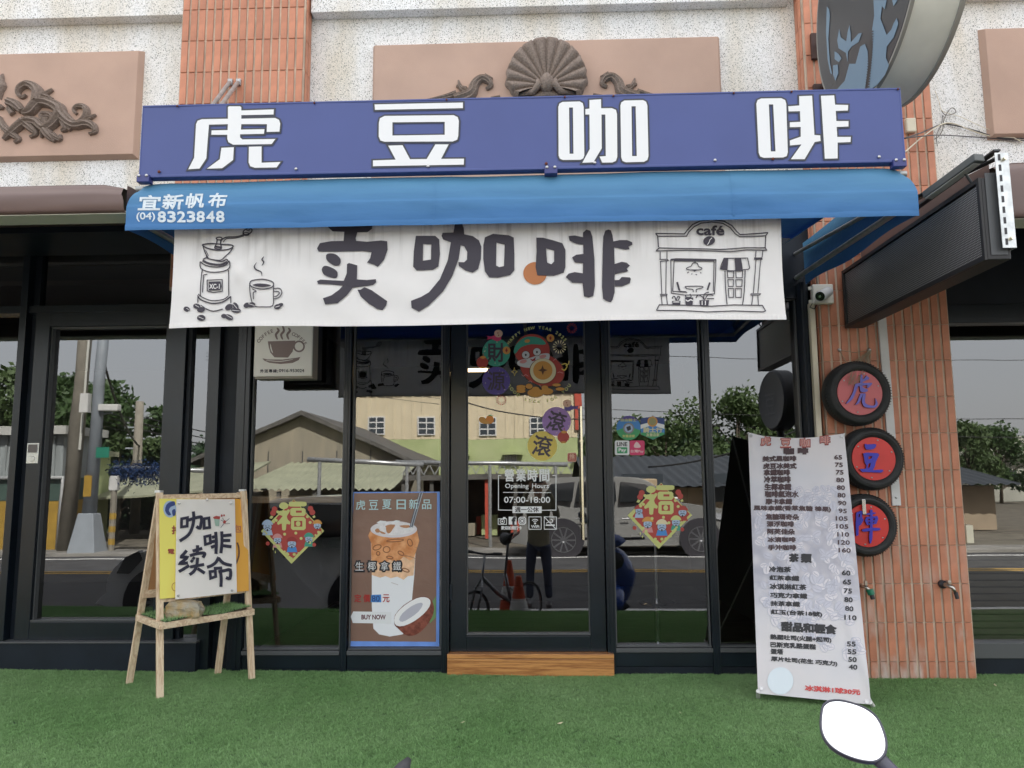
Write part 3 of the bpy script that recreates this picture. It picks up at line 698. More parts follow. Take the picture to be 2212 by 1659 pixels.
# ================================================================ AWNING, SIGN BOARD, BANNER
AY = -1.6
aL, aR = at(270, 492, AY), at(1985, 467, AY); zb_ = (aL.z + aR.z) / 2; ax0, ax1 = aL.x, aR.x
zt_ = (at(300, 380, AY).z + at(1900, 362, AY).z) / 2
def awn_mat():
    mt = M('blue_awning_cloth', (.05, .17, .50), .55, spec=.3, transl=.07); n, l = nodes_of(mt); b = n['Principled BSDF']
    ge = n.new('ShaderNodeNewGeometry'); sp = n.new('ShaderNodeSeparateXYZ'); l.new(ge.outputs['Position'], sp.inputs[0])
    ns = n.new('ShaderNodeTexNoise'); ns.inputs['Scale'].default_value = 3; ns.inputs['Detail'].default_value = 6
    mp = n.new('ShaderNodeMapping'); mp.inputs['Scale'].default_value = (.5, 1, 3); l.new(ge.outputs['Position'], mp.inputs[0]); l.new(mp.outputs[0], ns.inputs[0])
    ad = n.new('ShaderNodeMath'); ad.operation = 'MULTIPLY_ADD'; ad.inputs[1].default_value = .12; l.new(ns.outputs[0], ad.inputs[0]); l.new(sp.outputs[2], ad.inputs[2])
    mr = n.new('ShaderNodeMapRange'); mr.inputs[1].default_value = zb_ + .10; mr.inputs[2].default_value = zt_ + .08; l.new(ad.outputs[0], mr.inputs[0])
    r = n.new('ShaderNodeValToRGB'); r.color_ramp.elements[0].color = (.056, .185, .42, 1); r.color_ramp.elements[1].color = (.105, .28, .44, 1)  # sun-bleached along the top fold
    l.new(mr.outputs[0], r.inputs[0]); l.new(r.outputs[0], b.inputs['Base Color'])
    wv = n.new('ShaderNodeTexNoise'); wv.inputs['Scale'].default_value = 1.0; wv.inputs['Detail'].default_value = 4
    m2 = n.new('ShaderNodeMapping'); m2.inputs['Scale'].default_value = (2.2, 5, 7); l.new(ge.outputs['Position'], m2.inputs[0]); l.new(m2.outputs[0], wv.inputs[0])
    bp = n.new('ShaderNodeBump'); bp.inputs['Strength'].default_value = .45; bp.inputs['Distance'].default_value = .02; l.new(wv.outputs[0], bp.inputs['Height']); l.new(bp.outputs[0], b.inputs['Normal'])
    for nd in n:
        if nd.type == 'BSDF_TRANSLUCENT': nd.inputs[0].default_value = (.01, .05, .45, 1)
    return mt
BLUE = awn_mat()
awn = thing('awning', 'blue cloth awning over the cafe front with stencilled maker phone number', 'awning', ((ax0 + ax1) / 2, AY, zb_))
prof = [(AY + .004, zb_), (AY, zb_ + .02), (AY - .004, zb_ + .10), (AY, (zb_ + zt_) / 2), (AY + .008, zt_ - .07), (AY + .03, zt_ - .02), (AY + .07, zt_ + .005), (AY + .3, zt_ + .02), (AY + .8, zt_ + .06), (-.22, zt_ + .10)]
pp = smooth_line(prof, False, 3)
def canopy(u, v):
    i = v * (len(pp) - 1); k = min(int(i), len(pp) - 2); t = i - k
    y = pp[k][0] * (1 - t) + pp[k + 1][0] * t; z = pp[k][1] * (1 - t) + pp[k + 1][1] * t
    x = ax0 + (ax1 - ax0) * u
    e = min(x - ax0, ax1 - x); hh = (z - zb_) / (zt_ - zb_)
    inset = .055 * max(0, hh - .45) ** 1.6 * 3 * math.exp(-e / .05)
    x += inset if x < (ax0 + ax1) / 2 else -inset
    z -= .05 * max(0, hh - .6) * math.exp(-e / .05)
    y += .009 * noise.noise(Vector((x * 2.2, z * 5, 1))) + .004 * noise.noise(Vector((x * 7, z * 14, 2)))
    z += .008 * noise.noise(Vector((x * 1.3, 3, y))) * (hh > .8)
    return (x, y, z)
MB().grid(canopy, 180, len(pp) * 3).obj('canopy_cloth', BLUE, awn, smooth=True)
HEM = M('awning_hem', (.03, .12, .38), .6)
mb = MB(); mb.grid(lambda u, v: (ax0 + (ax1 - ax0) * u, canopy(u, 0)[1] - .004 - .0015 * math.sin(v * 3.14), zb_ - .006 + v * .028), 180, 3); mb.obj('hem', BLUE, awn, smooth=True)
for px in (938, 1583): 
    x = at(px, 420, AY).x; u = (x - ax0) / (ax1 - ax0)
    MB().grid(lambda a, v: (canopy(u, 0)[0] + (a - .5) * .010, canopy(u, v * .55)[1] - .0022, canopy(u, v * .55)[2]), 2, 30).obj('seam', BLUE, awn, smooth=True)
for sx, x in ((1, ax0), (-1, ax1)):
    def side(u, v):
        y = AY + (1.46) * u; zt = zt_ + .02 + .06 * u; zl = zb_ + .012 * math.sin(u * 9) + .05 * u
        xx = x + sx * (.014 * math.sin(u * 3 + v * 2) * v + .055 * max(0, v - .4) * math.exp(-u * 6) + .02 * v)
        return (xx, y + .03 * v * (1 - u), zl + (zt + .006 - .08 * math.exp(-u * 9) - zl) * v)
    MB().grid(side, 30, 8).obj('side_flap', BLUE, awn, smooth=True)
PIPE = M('galvanised_pipe', (.42, .43, .43), .4, metal=.6, var=.2, vscale=15)
for x in (ax0 + .03, (ax0 + ax1) / 2, ax1 - .03):
    MB().tube([(x, AY + .05, zb_ + .06), (x, -.06, zb_ + .12)], .016, 10).obj('frame_pipe', PIPE, awn, angle=50)
    MB().tube([(x, AY + .05, zb_ + .12), (x, -.06, zt_ + .04)], .012, 10).obj('frame_pipe', PIPE, awn, angle=50)
MB().tube([(ax0 + .02, AY + .03, zb_ + .05), (ax1 - .02, AY + .03, zb_ + .05)], .016, 10).obj('front_bar', PIPE, awn, angle=50)
MB().tube([(ax0 + .02, AY + .05, zt_ - .03), (ax1 - .02, AY + .05, zt_ - .03)], .016, 10).obj('front_bar', PIPE, awn, angle=50)
# stencil print
STEN = M('stencil_paint', (.62, .70, .76), .6, var=.12, vscale=60)
aw = Sheet((0, AY, 0), (0, -1, 0))
def awd(c):
    u = (c.x - ax0) / (ax1 - ax0); z = c.z; lo, hi = 0, .6
    for _ in range(14):
        m_ = (lo + hi) / 2
        if canopy(u, m_)[2] < z: lo = m_
        else: hi = m_
    return AY - canopy(u, lo)[1]
aw.disp = awd
p = Print(aw, Z1, .002)
for ch, x0, x1, y0, y1 in (('宜', 890, 1028, 1255, 1350), ('新', 1045, 1172, 1248, 1345), ('帆', 1195, 1310, 1240, 1338), ('布', 1340, 1452, 1240, 1336)):
    p.text(ch, x0, y0, x1, y1, .026, lean=6)
p.text('(04)', 880, 1368, 998, 1425, .02); x = 1018
for ch in '8323848': p.text(ch, x, 1362, x + 48, 1428, .03); x += 62.8
p.obj('stencilled_text', STEN, awn, cell=.04)
q = Print(aw, Z1, .0028)          # bridges of the stencil letters
x = 1018
for ch in '8323848': q.poly([(x + 20, 1358), (x + 28, 1358), (x + 28, 1432), (x + 20, 1432)]) if ch in '8' else None; x += 62.8
# ---- sign board
PURP = M('purple_vinyl', (.062, .088, .27), .4, spec=.45, var=.06, vscale=2, bump=.12, bscale=5)
EDGE = M('sign_edge', (.04, .05, .20), .4)
SY = -1.6
sTL, sTR, sBL, sBR = at(311, 225, SY), at(1945, 196, SY), at(300, 376, SY), at(1955, 355, SY)
sx0, sx1 = (sTL.x + sBL.x) / 2, (sTR.x + sBR.x) / 2; sz0, sz1 = (sBL.z + sBR.z) / 2, (sTL.z + sTR.z) / 2
sg = thing('shop_sign', 'long purple sign board with four white characters 虎豆咖啡 above the awning', 'sign', ((sx0 + sx1) / 2, SY, sz0))
MB().grid(lambda u, v: (sx0 + (sx1 - sx0) * u, SY + .0015 * noise.noise(Vector((u * 14, v * 3, 5))), sz0 + (sz1 - sz0) * v), 90, 8).obj('board_face', PURP, sg, smooth=True)
mb = MB(); w = .014; mb.box(sx0 - .003, sx1 + .003, SY - .0022, SY + .05, sz0 - .004, sz0 + .009).box(sx0 - .003, sx1 + .003, SY - .0022, SY + .05, sz1 - .006, sz1 + .004)
mb.box(sx0 - .003, sx0 + .005, SY - .002, SY + .05, sz0 + .009, sz1 - .006).box(sx1 - .005, sx1 + .003, SY - .002, SY + .05, sz0 + .009, sz1 - .006); mb.obj('board_frame', PURP, sg, bevel=.003)
MB().box(sx0, sx1, SY + .03, SY + .034, sz0, sz1).obj('backing_sheet', PIPE, sg)
ss = Sheet((0, SY - .0015, 0), (0, -1, 0))
CH = [
 ('虎', Z1, [([(1467, 690), (1475, 685), (1545, 685), (1553, 692), (1553, 712), (1762, 705), (1760, 738), (1553, 742), (1553, 765), (1770, 760), (1795, 772), (1803, 795), (1798, 848), (1716, 850), (1718, 800), (1553, 800), (1550, 835), (1702, 832), (1698, 862), (1545, 865), (1545, 885), (1560, 898), (1772, 895), (1748, 928), (1500, 932), (1470, 915), (1463, 895), (1463, 868), (1360, 868), (1362, 840), (1465, 838), (1467, 800), (1345, 803), (1328, 1020), (1285, 1085), (1212, 1090), (1250, 1015), (1262, 800), (1272, 778), (1300, 768), (1467, 765)], []),
   ([(1425, 952), (1505, 948), (1500, 1030), (1430, 1083), (1332, 1086), (1415, 1025)], []), ([(1602, 945), (1683, 943), (1683, 1048), (1805, 1043), (1780, 1078), (1640, 1080), (1610, 1070), (1600, 1045)], [])]),
 ('豆', Z2, [([(197, 673), (765, 661), (765, 697), (200, 708)], []),
   ([(225, 790), (232, 762), (262, 747), (705, 742), (732, 755), (739, 780), (735, 875), (728, 900), (700, 911), (262, 913), (235, 905), (224, 880)], [[(312, 788), (648, 785), (648, 868), (312, 873)]]),
   ([(285, 938), (377, 935), (425, 1025), (532, 1024), (588, 930), (673, 930), (625, 1023), (772, 1022), (770, 1060), (187, 1070), (187, 1033), (333, 1028)], [])]),
 ('咖', Z2, [([(1378, 690), (1385, 668), (1405, 657), (1515, 654), (1535, 665), (1541, 690), (1545, 1000), (1538, 1020), (1520, 1029), (1408, 1030), (1388, 1022), (1380, 1002)], [[(1447, 693), (1472, 693), (1475, 990), (1450, 990)]]),
   ([(1578, 645), (1652, 640), (1653, 698), (1722, 697), (1748, 708), (1755, 735), (1757, 1010), (1748, 1036), (1725, 1046), (1660, 1047), (1643, 1008), (1683, 1005), (1680, 738), (1655, 738), (1657, 955), (1603, 1045), (1532, 1048), (1580, 960), (1578, 738), (1552, 738), (1552, 703), (1578, 700)], []),
   ([(1777, 680), (1783, 660), (1803, 648), (1922, 645), (1942, 656), (1950, 680), (1957, 1005), (1950, 1030), (1928, 1042), (1812, 1045), (1790, 1036), (1782, 1012)], [[(1848, 685), (1875, 685), (1882, 1005), (1852, 1005)]])]),
 ('啡', Z3, [([(490, 668), (498, 645), (520, 635), (650, 633), (675, 645), (682, 668), (692, 980), (685, 1005), (662, 1014), (538, 1016), (515, 1008), (505, 985)], [[(570, 673), (598, 673), (613, 975), (583, 975)]]),
   ([(765, 620), (848, 617), (863, 870), (900, 872), (903, 908), (865, 915), (800, 1025), (712, 1025), (780, 930), (706, 937), (705, 905), (775, 880), (775, 818), (705, 820), (705, 788), (773, 785), (770, 717), (697, 718), (695, 685), (766, 680)], []),
   ([(905, 618), (990, 615), (996, 675), (1080, 677), (1078, 712), (1000, 715), (1004, 780), (1082, 780), (1082, 815), (1006, 818), (1010, 882), (1097, 882), (1095, 915), (1012, 918), (1012, 1020), (930, 1022)], [])])]
OUTL = M('letter_outline', (.04, .045, .065), .5)
for nm, reg, ps in CH:
    a = Print(ss, reg, .0012); b = Print(ss, reg, .0026)
    for o_, hs_ in ps:
        a.line(o_, 22, True); [a.line(h_, 18, True) for h_ in hs_]; b.poly(o_, hs_)
    a.obj('letter_outline', OUTL, sg); b.obj('letter', WHITE, sg)
SCR = M('screw', (.55, .55, .55), .35, metal=.8); RUST = M('rust', (.13, .035, .02), .8)
def screw(parent, P_, r=.007, mat=SCR): return MB().lathe([(r * .5, -.006), (r, -.003), (r, 0)], P_, 'y', 10).obj('screw', mat, parent)
for i, px in enumerate((345, 640, 925, 1180, 1285, 1545, 1670, 1900)):
    screw(sg, at(px, 1, SY) * 0 + Vector((at(px, 365, SY).x, SY - .004, sz0 + .022)), .007, SCR if i % 3 else RUST)
    screw(sg, Vector((at(px + 40, 215, SY).x, SY - .005, sz1 - .006)), .005, RUST)
for px in (312, 1190, 1943):
    x = at(px, 365, SY).x; MB().box(x - .03, x + .03, SY - .012, SY + .03, sz0 - .028, sz0 + .008).obj('clamp', EDGE, sg, bevel=.003)
    for dx in (-.018, .018): screw(sg, Vector((x + dx, SY - .012, sz0 + .002)), .007)
for px in (497, 515):
    a = at(px, 177, -.17); MB().box(a.x - .016, a.x + .016, -.175, -.155, a.z - .025, a.z + .022).obj('wall_bracket', PIPE, sg, bevel=.002)
    e_ = at(px - 147, 378, SY + .07); MB().tube([(a.x, -.18, a.z - .01), e_], .014, 10).obj('strut', PIPE, sg, angle=50)
    screw(sg, Vector((a.x, -.176, a.z + .004)), .008)
# ---- white banner
BY = -1.52
bTL, bBL, bBR, bTR = at(375, 483, BY), at(370, 704, BY), at(1690, 698, BY), at(1696, 472, BY)
bx0, bx1 = (bTL.x + bBL.x) / 2, (bBR.x + bTR.x) / 2; bz0 = (bBL.z + bBR.z) / 2; bz1 = zb_ + .03
def bdisp(c):
    u = (c.x - bx0) / (bx1 - bx0); v = (bz1 - c.z) / (bz1 - bz0)
    d = .010 * math.sin(u * 15 + 1) * v + .004 * noise.noise(Vector((c.x * 3, c.z * 2, 0)))
    d += .007 * noise.noise(Vector((c.x * 5 + c.z * 4, c.z * 5, 3)))
    for cx, k in ((-1.58, 1), (-1.2, -1), (.9, .5)):        # creases fanning down from the ties
        t = (c.x - cx) - k * (bz1 - c.z) * .8
        d += .012 * math.exp(-(t / .035) ** 2) * max(0, 1 - v) 
    return d
CLOTH = M('banner_cloth', (.86, .85, .84), .8, spec=.2, var=.03, vscale=5, bump=.05, bscale=12, transl=.15)
def stain(mt, z1, amt=.35):
    n, l = nodes_of(mt); b = n['Principled BSDF']; src = b.inputs['Base Color'].links[0].from_socket
    ge = n.new('ShaderNodeNewGeometry'); mp = n.new('ShaderNodeMapping'); mp.inputs['Scale'].default_value = (26, 1, 1.2)
    l.new(ge.outputs['Position'], mp.inputs[0]); ns = n.new('ShaderNodeTexNoise'); ns.inputs['Scale'].default_value = 1.6; ns.inputs['Detail'].default_value = 4; l.new(mp.outputs[0], ns.inputs[0])
    sp = n.new('ShaderNodeSeparateXYZ'); l.new(ge.outputs['Position'], sp.inputs[0]); mr = n.new('ShaderNodeMapRange'); mr.inputs[1].default_value = z1 - .22; mr.inputs[2].default_value = z1 + .02; l.new(sp.outputs[2], mr.inputs[0])
    r = n.new('ShaderNodeMapRange'); r.inputs[1].default_value = .5; r.inputs[2].default_value = .75; l.new(ns.outputs[0], r.inputs[0])
    m_ = n.new('ShaderNodeMath'); m_.operation = 'MULTIPLY'; l.new(mr.outputs[0], m_.inputs[0]); l.new(r.outputs[0], m_.inputs[1])
    m2 = n.new('ShaderNodeMath'); m2.operation = 'MULTIPLY'; m2.inputs[1].default_value = amt; l.new(m_.outputs[0], m2.inputs[0])
    mx = n.new('ShaderNodeMixRGB'); mx.inputs[2].default_value = (.16, .14, .12, 1); l.new(m2.outputs[0], mx.inputs[0]); l.new(src, mx.inputs[1]); l.new(mx.outputs[0], b.inputs['Base Color'])
stain(CLOTH, bz1, .6)
ban = thing('fabric_banner', 'white cloth banner reading 卖咖啡 with coffee drawings hanging below the awning', 'banner', ((bx0 + bx1) / 2, BY, bz0))
bs = Sheet((0, BY, 0), (0, -1, 0), bdisp)
def bfn(u, v):
    c = Vector((bx0 + (bx1 - bx0) * u + .006 * math.sin(v * 3) * (1 - 2 * u), BY, bz1 + (bz0 - bz1) * v)); c.y -= bdisp(c); c.z += .006 * math.sin(u * 11) * v + (.008 * u) * v; return c
MB().grid(bfn, 200, 34).obj('cloth', CLOTH, ban, smooth=True)
MB().grid(lambda u, v: (lambda c: (c[0], c[1] - .003 - .001 * math.sin(u * 900), c[2]))(bfn(u, .955 + .045 * v)), 400, 2).obj('hem', CLOTH, ban, smooth=True)
INK = M('banner_ink', (.045, .04, .055), .7)
p = Print(bs, Z5, .0045)
p.poly([(310, 125), (325, 108), (395, 103), (595, 103), (592, 135), (565, 155), (498, 158), (488, 195), (490, 212), (560, 218), (650, 210), (690, 215), (693, 270), (670, 335), (630, 380), (605, 365), (560, 352), (580, 325), (590, 285), (530, 278), (370, 282), (250, 282), (240, 262), (258, 228), (330, 215), (410, 213), (415, 155), (340, 152)])
p.poly([(298, 305), (320, 293), (360, 300), (390, 330), (385, 365), (350, 370), (305, 340)], smooth=3); p.poly([(268, 395), (285, 372), (320, 378), (365, 405), (368, 440), (345, 450), (285, 430)], smooth=3)
p.poly([(432, 362), (445, 355), (498, 370), (495, 460), (560, 465), (618, 460), (620, 480), (600, 497), (468, 512), (430, 560), (370, 612), (290, 620), (276, 580), (330, 562), (380, 525), (405, 497), (320, 490), (245, 488), (238, 470), (260, 460), (410, 468), (430, 420)])
p.poly([(498, 525), (520, 525), (545, 510), (590, 530), (640, 565), (690, 600), (683, 628), (660, 657), (625, 650), (570, 615), (520, 570)])
p.poly([(875, 182), (1000, 182), (1025, 205), (1030, 300), (1020, 380), (985, 400), (880, 405), (858, 380), (862, 280)], [[(922, 235), (975, 238), (972, 335), (920, 342)]])
p.poly([(1125, 100), (1170, 100), (1182, 130), (1185, 170), (1240, 182), (1280, 210), (1295, 250), (1292, 330), (1275, 395), (1240, 418), (1195, 405), (1150, 375), (1148, 350), (1185, 352), (1203, 335), (1205, 285), (1185, 248), (1163, 240), (1150, 330), (1110, 440), (1050, 540), (960, 630), (895, 670), (870, 655), (848, 645), (845, 600), (910, 575), (960, 545), (1030, 460), (1080, 340), (1100, 222), (1050, 205), (1040, 182), (1045, 162), (1115, 158)])
p.poly([(1318, 190), (1370, 167), (1470, 175), (1503, 190), (1507, 290), (1507, 400), (1480, 432), (1400, 450), (1345, 448), (1318, 410), (1308, 330), (1308, 240)], [[(1392, 222), (1445, 235), (1440, 375), (1410, 382), (1390, 372)]])
p.poly([(1648, 192), (1690, 193), (1750, 208), (1815, 228), (1835, 270), (1835, 380), (1825, 415), (1760, 435), (1655, 432), (1643, 380), (1650, 280)], [[(1710, 260), (1763, 275), (1762, 345), (1745, 362), (1718, 350)]])
p.poly([(1948, 160), (1970, 140), (1995, 148), (2008, 185), (2022, 330), (2025, 500), (2015, 565), (1985, 575), (1955, 568), (1945, 480), (1950, 300)])
p.poly([(1855, 182), (1895, 178), (1952, 190), (1952, 238), (1905, 232), (1862, 212)]); p.poly([(1878, 318), (1905, 302), (1950, 296), (1950, 355), (1895, 350)], smooth=0); p.poly([(1838, 445), (1855, 422), (1895, 412), (1950, 420), (1950, 482), (1880, 480)])
split_by(p.obj('brush_character', INK, ban, cell=.06), band([at(*zm(Z5, (a_, 300)), BY).x for a_ in (770, 1570)]))
p = Print(bs, Z5, .0032); p.oval(1640, 418, 76, 72, n=36); p.obj('orange_dot', M('orange_ink', (.42, .16, .06), .7), ban)
p = Print(bs, Z6, .0045)
p.poly([(25, 450), (30, 340), (48, 285), (75, 275), (100, 282), (115, 330), (130, 450), (135, 600), (135, 850), (115, 920), (98, 942), (60, 930), (28, 910), (18, 800), (22, 600)])
p.polys([(118, 385), (180, 372), (250, 372), (295, 392), (298, 415), (262, 432), (272, 455), (235, 460), (128, 438)], [(132, 590), (200, 570), (245, 578), (275, 605), (245, 632), (262, 655), (200, 668), (138, 682)], [(136, 738), (178, 735), (200, 708), (275, 712), (285, 725), (275, 765), (205, 795), (138, 795)])
p.obj('brush_character', INK, ban, cell=.06)
# grinder, cup, beans
p = Print(bs, Z4, .0045); W_ = 7
p.oval(1595, 205, 30, 18, -25, ring=W_); p.oval(1585, 222, 20, 10, 0, ring=5); p.oval(1598, 190, 12, 8, ring=5)
p.line([(1570, 228), (1520, 240), (1460, 243), (1430, 262), (1425, 290)], 7, smooth=4); p.line([(1572, 234), (1520, 248), (1462, 252), (1440, 275)], 5, smooth=4)
p.oval(1415, 252, 18, 9, ring=W_); p.line([(1403, 262), (1400, 290), (1388, 315), (1430, 320), (1425, 285), (1424, 262)], W_, smooth=3); p.line([(1390, 305), (1430, 310)], 12)
p.line([(1302, 290), (1330, 310), (1400, 328), (1460, 325), (1500, 308), (1495, 293), (1440, 290), (1340, 285), (1302, 290)], 8, smooth=3)
p.line([(1308, 300), (1325, 345), (1345, 378)], W_, smooth=3); p.line([(1502, 312), (1475, 350), (1440, 385)], W_, smooth=3); p.line([(1325, 325), (1345, 362)], 4); p.line([(1330, 360), (1345, 380), (1420, 392), (1445, 380)], 6, smooth=3)
p.line([(1310, 385), (1335, 372), (1345, 380), (1430, 400), (1465, 388), (1475, 400)], 7, smooth=3); p.line([(1308, 392), (1350, 412), (1420, 420), (1470, 405)], 14, smooth=3)
p.line([(1295, 400), (1330, 425), (1400, 435), (1460, 422), (1482, 400), (1484, 440), (1440, 462), (1360, 468), (1300, 445), (1293, 400)], 7, smooth=3)
p.lines([[(1308, 450), (1300, 540), (1298, 625)], [(1475, 455), (1478, 540), (1478, 620)], [(1318, 485), (1314, 560), (1312, 600)], [(1318, 485), (1340, 482)]], 6, smooth=3)
p.line([(1282, 620), (1300, 645), (1370, 670), (1440, 660), (1488, 625)], 8, smooth=3); p.line([(1285, 610), (1310, 630), (1370, 652), (1440, 645), (1475, 622)], 6, smooth=3); p.lines([[(1282, 618), (1282, 665)], [(1490, 622), (1490, 665)]], 6); p.line([(1335, 705), (1380, 720), (1440, 705)], 7, smooth=3); p.line([(1300, 680), (1335, 705)], 5)
p.line([(1340, 520), (1435, 516), (1438, 592), (1380, 600), (1342, 590)], 6, True); 
for x_, y_, rx_, ry_, ro in ((1208, 705, 20, 16, 10), (1275, 688, 24, 17, 10), (1302, 710, 26, 17, -8), (1302, 762, 27, 19, 0), (1478, 692, 26, 18, -35), (1520, 685, 26, 16, 60), (1522, 712, 30, 17, 5), (1478, 757, 28, 17, 22), (1447, 750, 18, 14, 0), (1590, 678, 22, 16, -25), (1618, 675, 26, 16, -10), (1785, 687, 22, 16, -15), (1805, 675, 18, 11, -20)):
    p.oval(x_, y_, rx_, ry_, ro)
p.line([(1612, 545), (1625, 522), (1690, 512), (1750, 525), (1762, 548), (1740, 568), (1680, 575), (1625, 562), (1612, 545)], 7, smooth=3); p.poly([(1630, 552), (1660, 540), (1710, 542), (1745, 552), (1690, 562)], smooth=3)
p.lines([[(1612, 550), (1615, 620), (1635, 680), (1690, 688), (1755, 680), (1760, 610), (1762, 552)], [(1760, 572), (1800, 570), (1815, 598), (1795, 628), (1762, 638)], [(1765, 590), (1790, 590), (1798, 602), (1780, 620), (1765, 622)], [(1628, 575), (1652, 590), (1634, 600), (1634, 640)]], 6, smooth=3)
p.lines([[(1700, 365), (1688, 385), (1698, 402), (1686, 425)], [(1655, 405), (1640, 430), (1650, 450), (1682, 465), (1688, 492)]], 9, smooth=4, taper=.8)
p.obj('drawing', INK, ban, cell=.08)
p = Print(bs, Z4, .0052); p.poly([(1350, 530), (1425, 527), (1432, 560), (1425, 585), (1352, 588)]); p.obj('grinder_plate', INK, ban)
p = Print(bs, Z4, .006); p.text('XC-1', 1356, 545, 1420, 576, .02); p.lines([[(1208, 700), (1225, 712)], [(1265, 680), (1290, 695)], [(1285, 755), (1318, 770)], [(1465, 745), (1500, 765)], [(1500, 665), (1530, 700)], [(1500, 712), (1545, 716)], [(1600, 668), (1640, 680)], [(1772, 690), (1800, 682)]], 3); tag(p.obj('drawing_highlight', CLOTH, ban), kind='stuff')
# cafe drawing
p = Print(bs, Z6, .0045); W_ = 10
arch = [(510, 312), (775, 318), (800, 285), (850, 230), (920, 195), (1030, 183), (1140, 200), (1210, 245), (1255, 300), (1285, 325), (1545, 303)]
p.line([(a, b) for a, b in arch], W_); p.line([(530, 338), (795, 338), (815, 300), (865, 250), (930, 215), (1030, 203), (1130, 218), (1195, 262), (1240, 318), (1280, 345), (1525, 332), (1545, 303)], 9); p.line([(510, 312), (530, 338), (537, 440)], W_); p.line([(1525, 332), (1520, 440)], 9)
p.line([(515, 470), (545, 445), (700, 450), (1100, 458), (1350, 445), (1520, 443), (1533, 465), (1350, 465), (1200, 478), (800, 468), (515, 472)], 9)
for a, b, c, d in ((553, 475, 560, 960), (615, 475, 610, 560)): pass
p.lines([[(553, 478), (553, 545)], [(615, 478), (615, 545)], [(545, 550), (620, 550), (628, 562), (550, 568)], [(556, 572), (568, 868)], [(608, 570), (605, 868)], [(550, 872), (615, 872), (612, 885), (552, 885)], [(562, 888), (570, 965)], [(610, 888), (618, 965)]], 8)
p.lines([[(1435, 472), (1432, 530)], [(1498, 470), (1492, 530)], [(1418, 538), (1495, 540)], [(1435, 550), (1410, 862)], [(1480, 550), (1470, 640), (1450, 862)], [(1385, 868), (1475, 868), (1465, 880), (1388, 880), (1385, 868)], [(1405, 885), (1393, 970)], [(1450, 885), (1455, 970)]], 8); p.line([(1418, 542), (1495, 542)], 20)
p.line([(518, 1020), (545, 968), (800, 975), (1020, 985), (1230, 972), (1490, 975), (1520, 1025), (1500, 1035), (1220, 1028), (980, 1038), (760, 1025), (520, 1020)], 9)
p.lines([[(650, 550), (700, 545), (1065, 553), (1062, 700), (1050, 870), (900, 880), (780, 880), (655, 862), (650, 550)]], 8); p.line([(680, 565), (1048, 568), (1040, 850)], 8); p.line([(680, 565), (668, 845), (800, 855)], 8); p.line([(655, 555), (1062, 556)], 14)
p.lines([[(872, 565), (872, 590)], [(838, 615), (850, 590), (872, 582), (895, 592), (905, 618), (932, 630), (928, 645), (870, 652), (800, 645), (800, 630), (838, 615)]], 8, smooth=3); p.poly([(835, 645), (905, 645), (868, 665)])
p.lines([[(800, 678), (815, 668)], [(840, 690), (846, 683)], [(878, 690), (890, 695)], [(920, 672), (930, 680)]], 8); p.line([(708, 760), (728, 835)], 18); p.line([(1008, 765), (985, 835)], 16); p.line([(725, 835), (740, 845), (790, 850)], 8)
p.line([(780, 805), (800, 800), (930, 800), (938, 815), (885, 830), (885, 855)], 8, smooth=3); p.line([(780, 805), (800, 822), (850, 828), (855, 855)], 8, smooth=3)
p.line([(1105, 640), (1115, 600), (1140, 540), (1250, 538), (1355, 540), (1375, 630), (1365, 642), (1320, 645), (1310, 650), (1250, 655), (1190, 655), (1150, 645), (1105, 640)], 8)
p.polys([(1108, 640), (1140, 542), (1180, 542), (1172, 648)], [(1238, 542), (1298, 542), (1315, 650), (1245, 655)])
p.lines([[(1148, 655), (1155, 850), (1165, 968)], [(1335, 650), (1325, 850), (1308, 970)]], 9, smooth=3)
for a, b, c, d in ((1170, 660, 1230, 720), (1248, 655, 1312, 720), (1175, 738, 1228, 800), (1248, 738, 1308, 800), (1178, 820, 1228, 902), (1242, 820, 1300, 902)): p.line([(a, b), (c, b), (c - 4, d), (a + 4, d)], 8, True)
p.lines([[(665, 915), (665, 900), (685, 895), (698, 930), (712, 895), (732, 902), (712, 932)], [(780, 875), (790, 900), (835, 900), (825, 870)], [(880, 910), (900, 880), (940, 900), (960, 925)], [(945, 925), (960, 870), (1000, 855)], [(960, 925), (990, 880), (1040, 885)], [(980, 915), (1045, 915)]], 9, smooth=3)
p.polys([(660, 935), (738, 935), (735, 975), (665, 975)], [(778, 905), (855, 905), (848, 975), (785, 975)], [(910, 930), (1000, 928), (992, 978), (915, 975)])
p.text('café', 888, 240, 1140, 325, .03); p.oval(1003, 380, 56, 42, -15)
p.obj('drawing', INK, ban, cell=.08)
p = Print(bs, Z6, .006); p.line([(1030, 352), (1010, 372), (1003, 392), (985, 420)], 6, smooth=3); p.lines([[(672, 945), (728, 945)], [(935, 935), (935, 975)], [(965, 935), (965, 975)]], 8); p.line([(785, 925), (805, 938), (830, 925), (850, 935)], 10, smooth=3); tag(p.obj('drawing_highlight', CLOTH, ban), kind='stuff')

for o in list(ban.children):                 # the ink has soaked through to the back of the cloth
    if o.name.split('.')[0] in ('brush_character', 'drawing', 'grinder_plate'):
        c = o.copy(); COL.objects.link(c); c.name = 'soaked_ink'; c.location.y += .012; c.data = o.data.copy(); c.data.materials[0] = M('soaked_ink', (.10, .10, .11), .8)
for o in list(ban.children):
    if o.name.startswith('soaked_ink'): o.parent = ban; o.matrix_parent_inverse = Matrix.Translation(-ban.location)
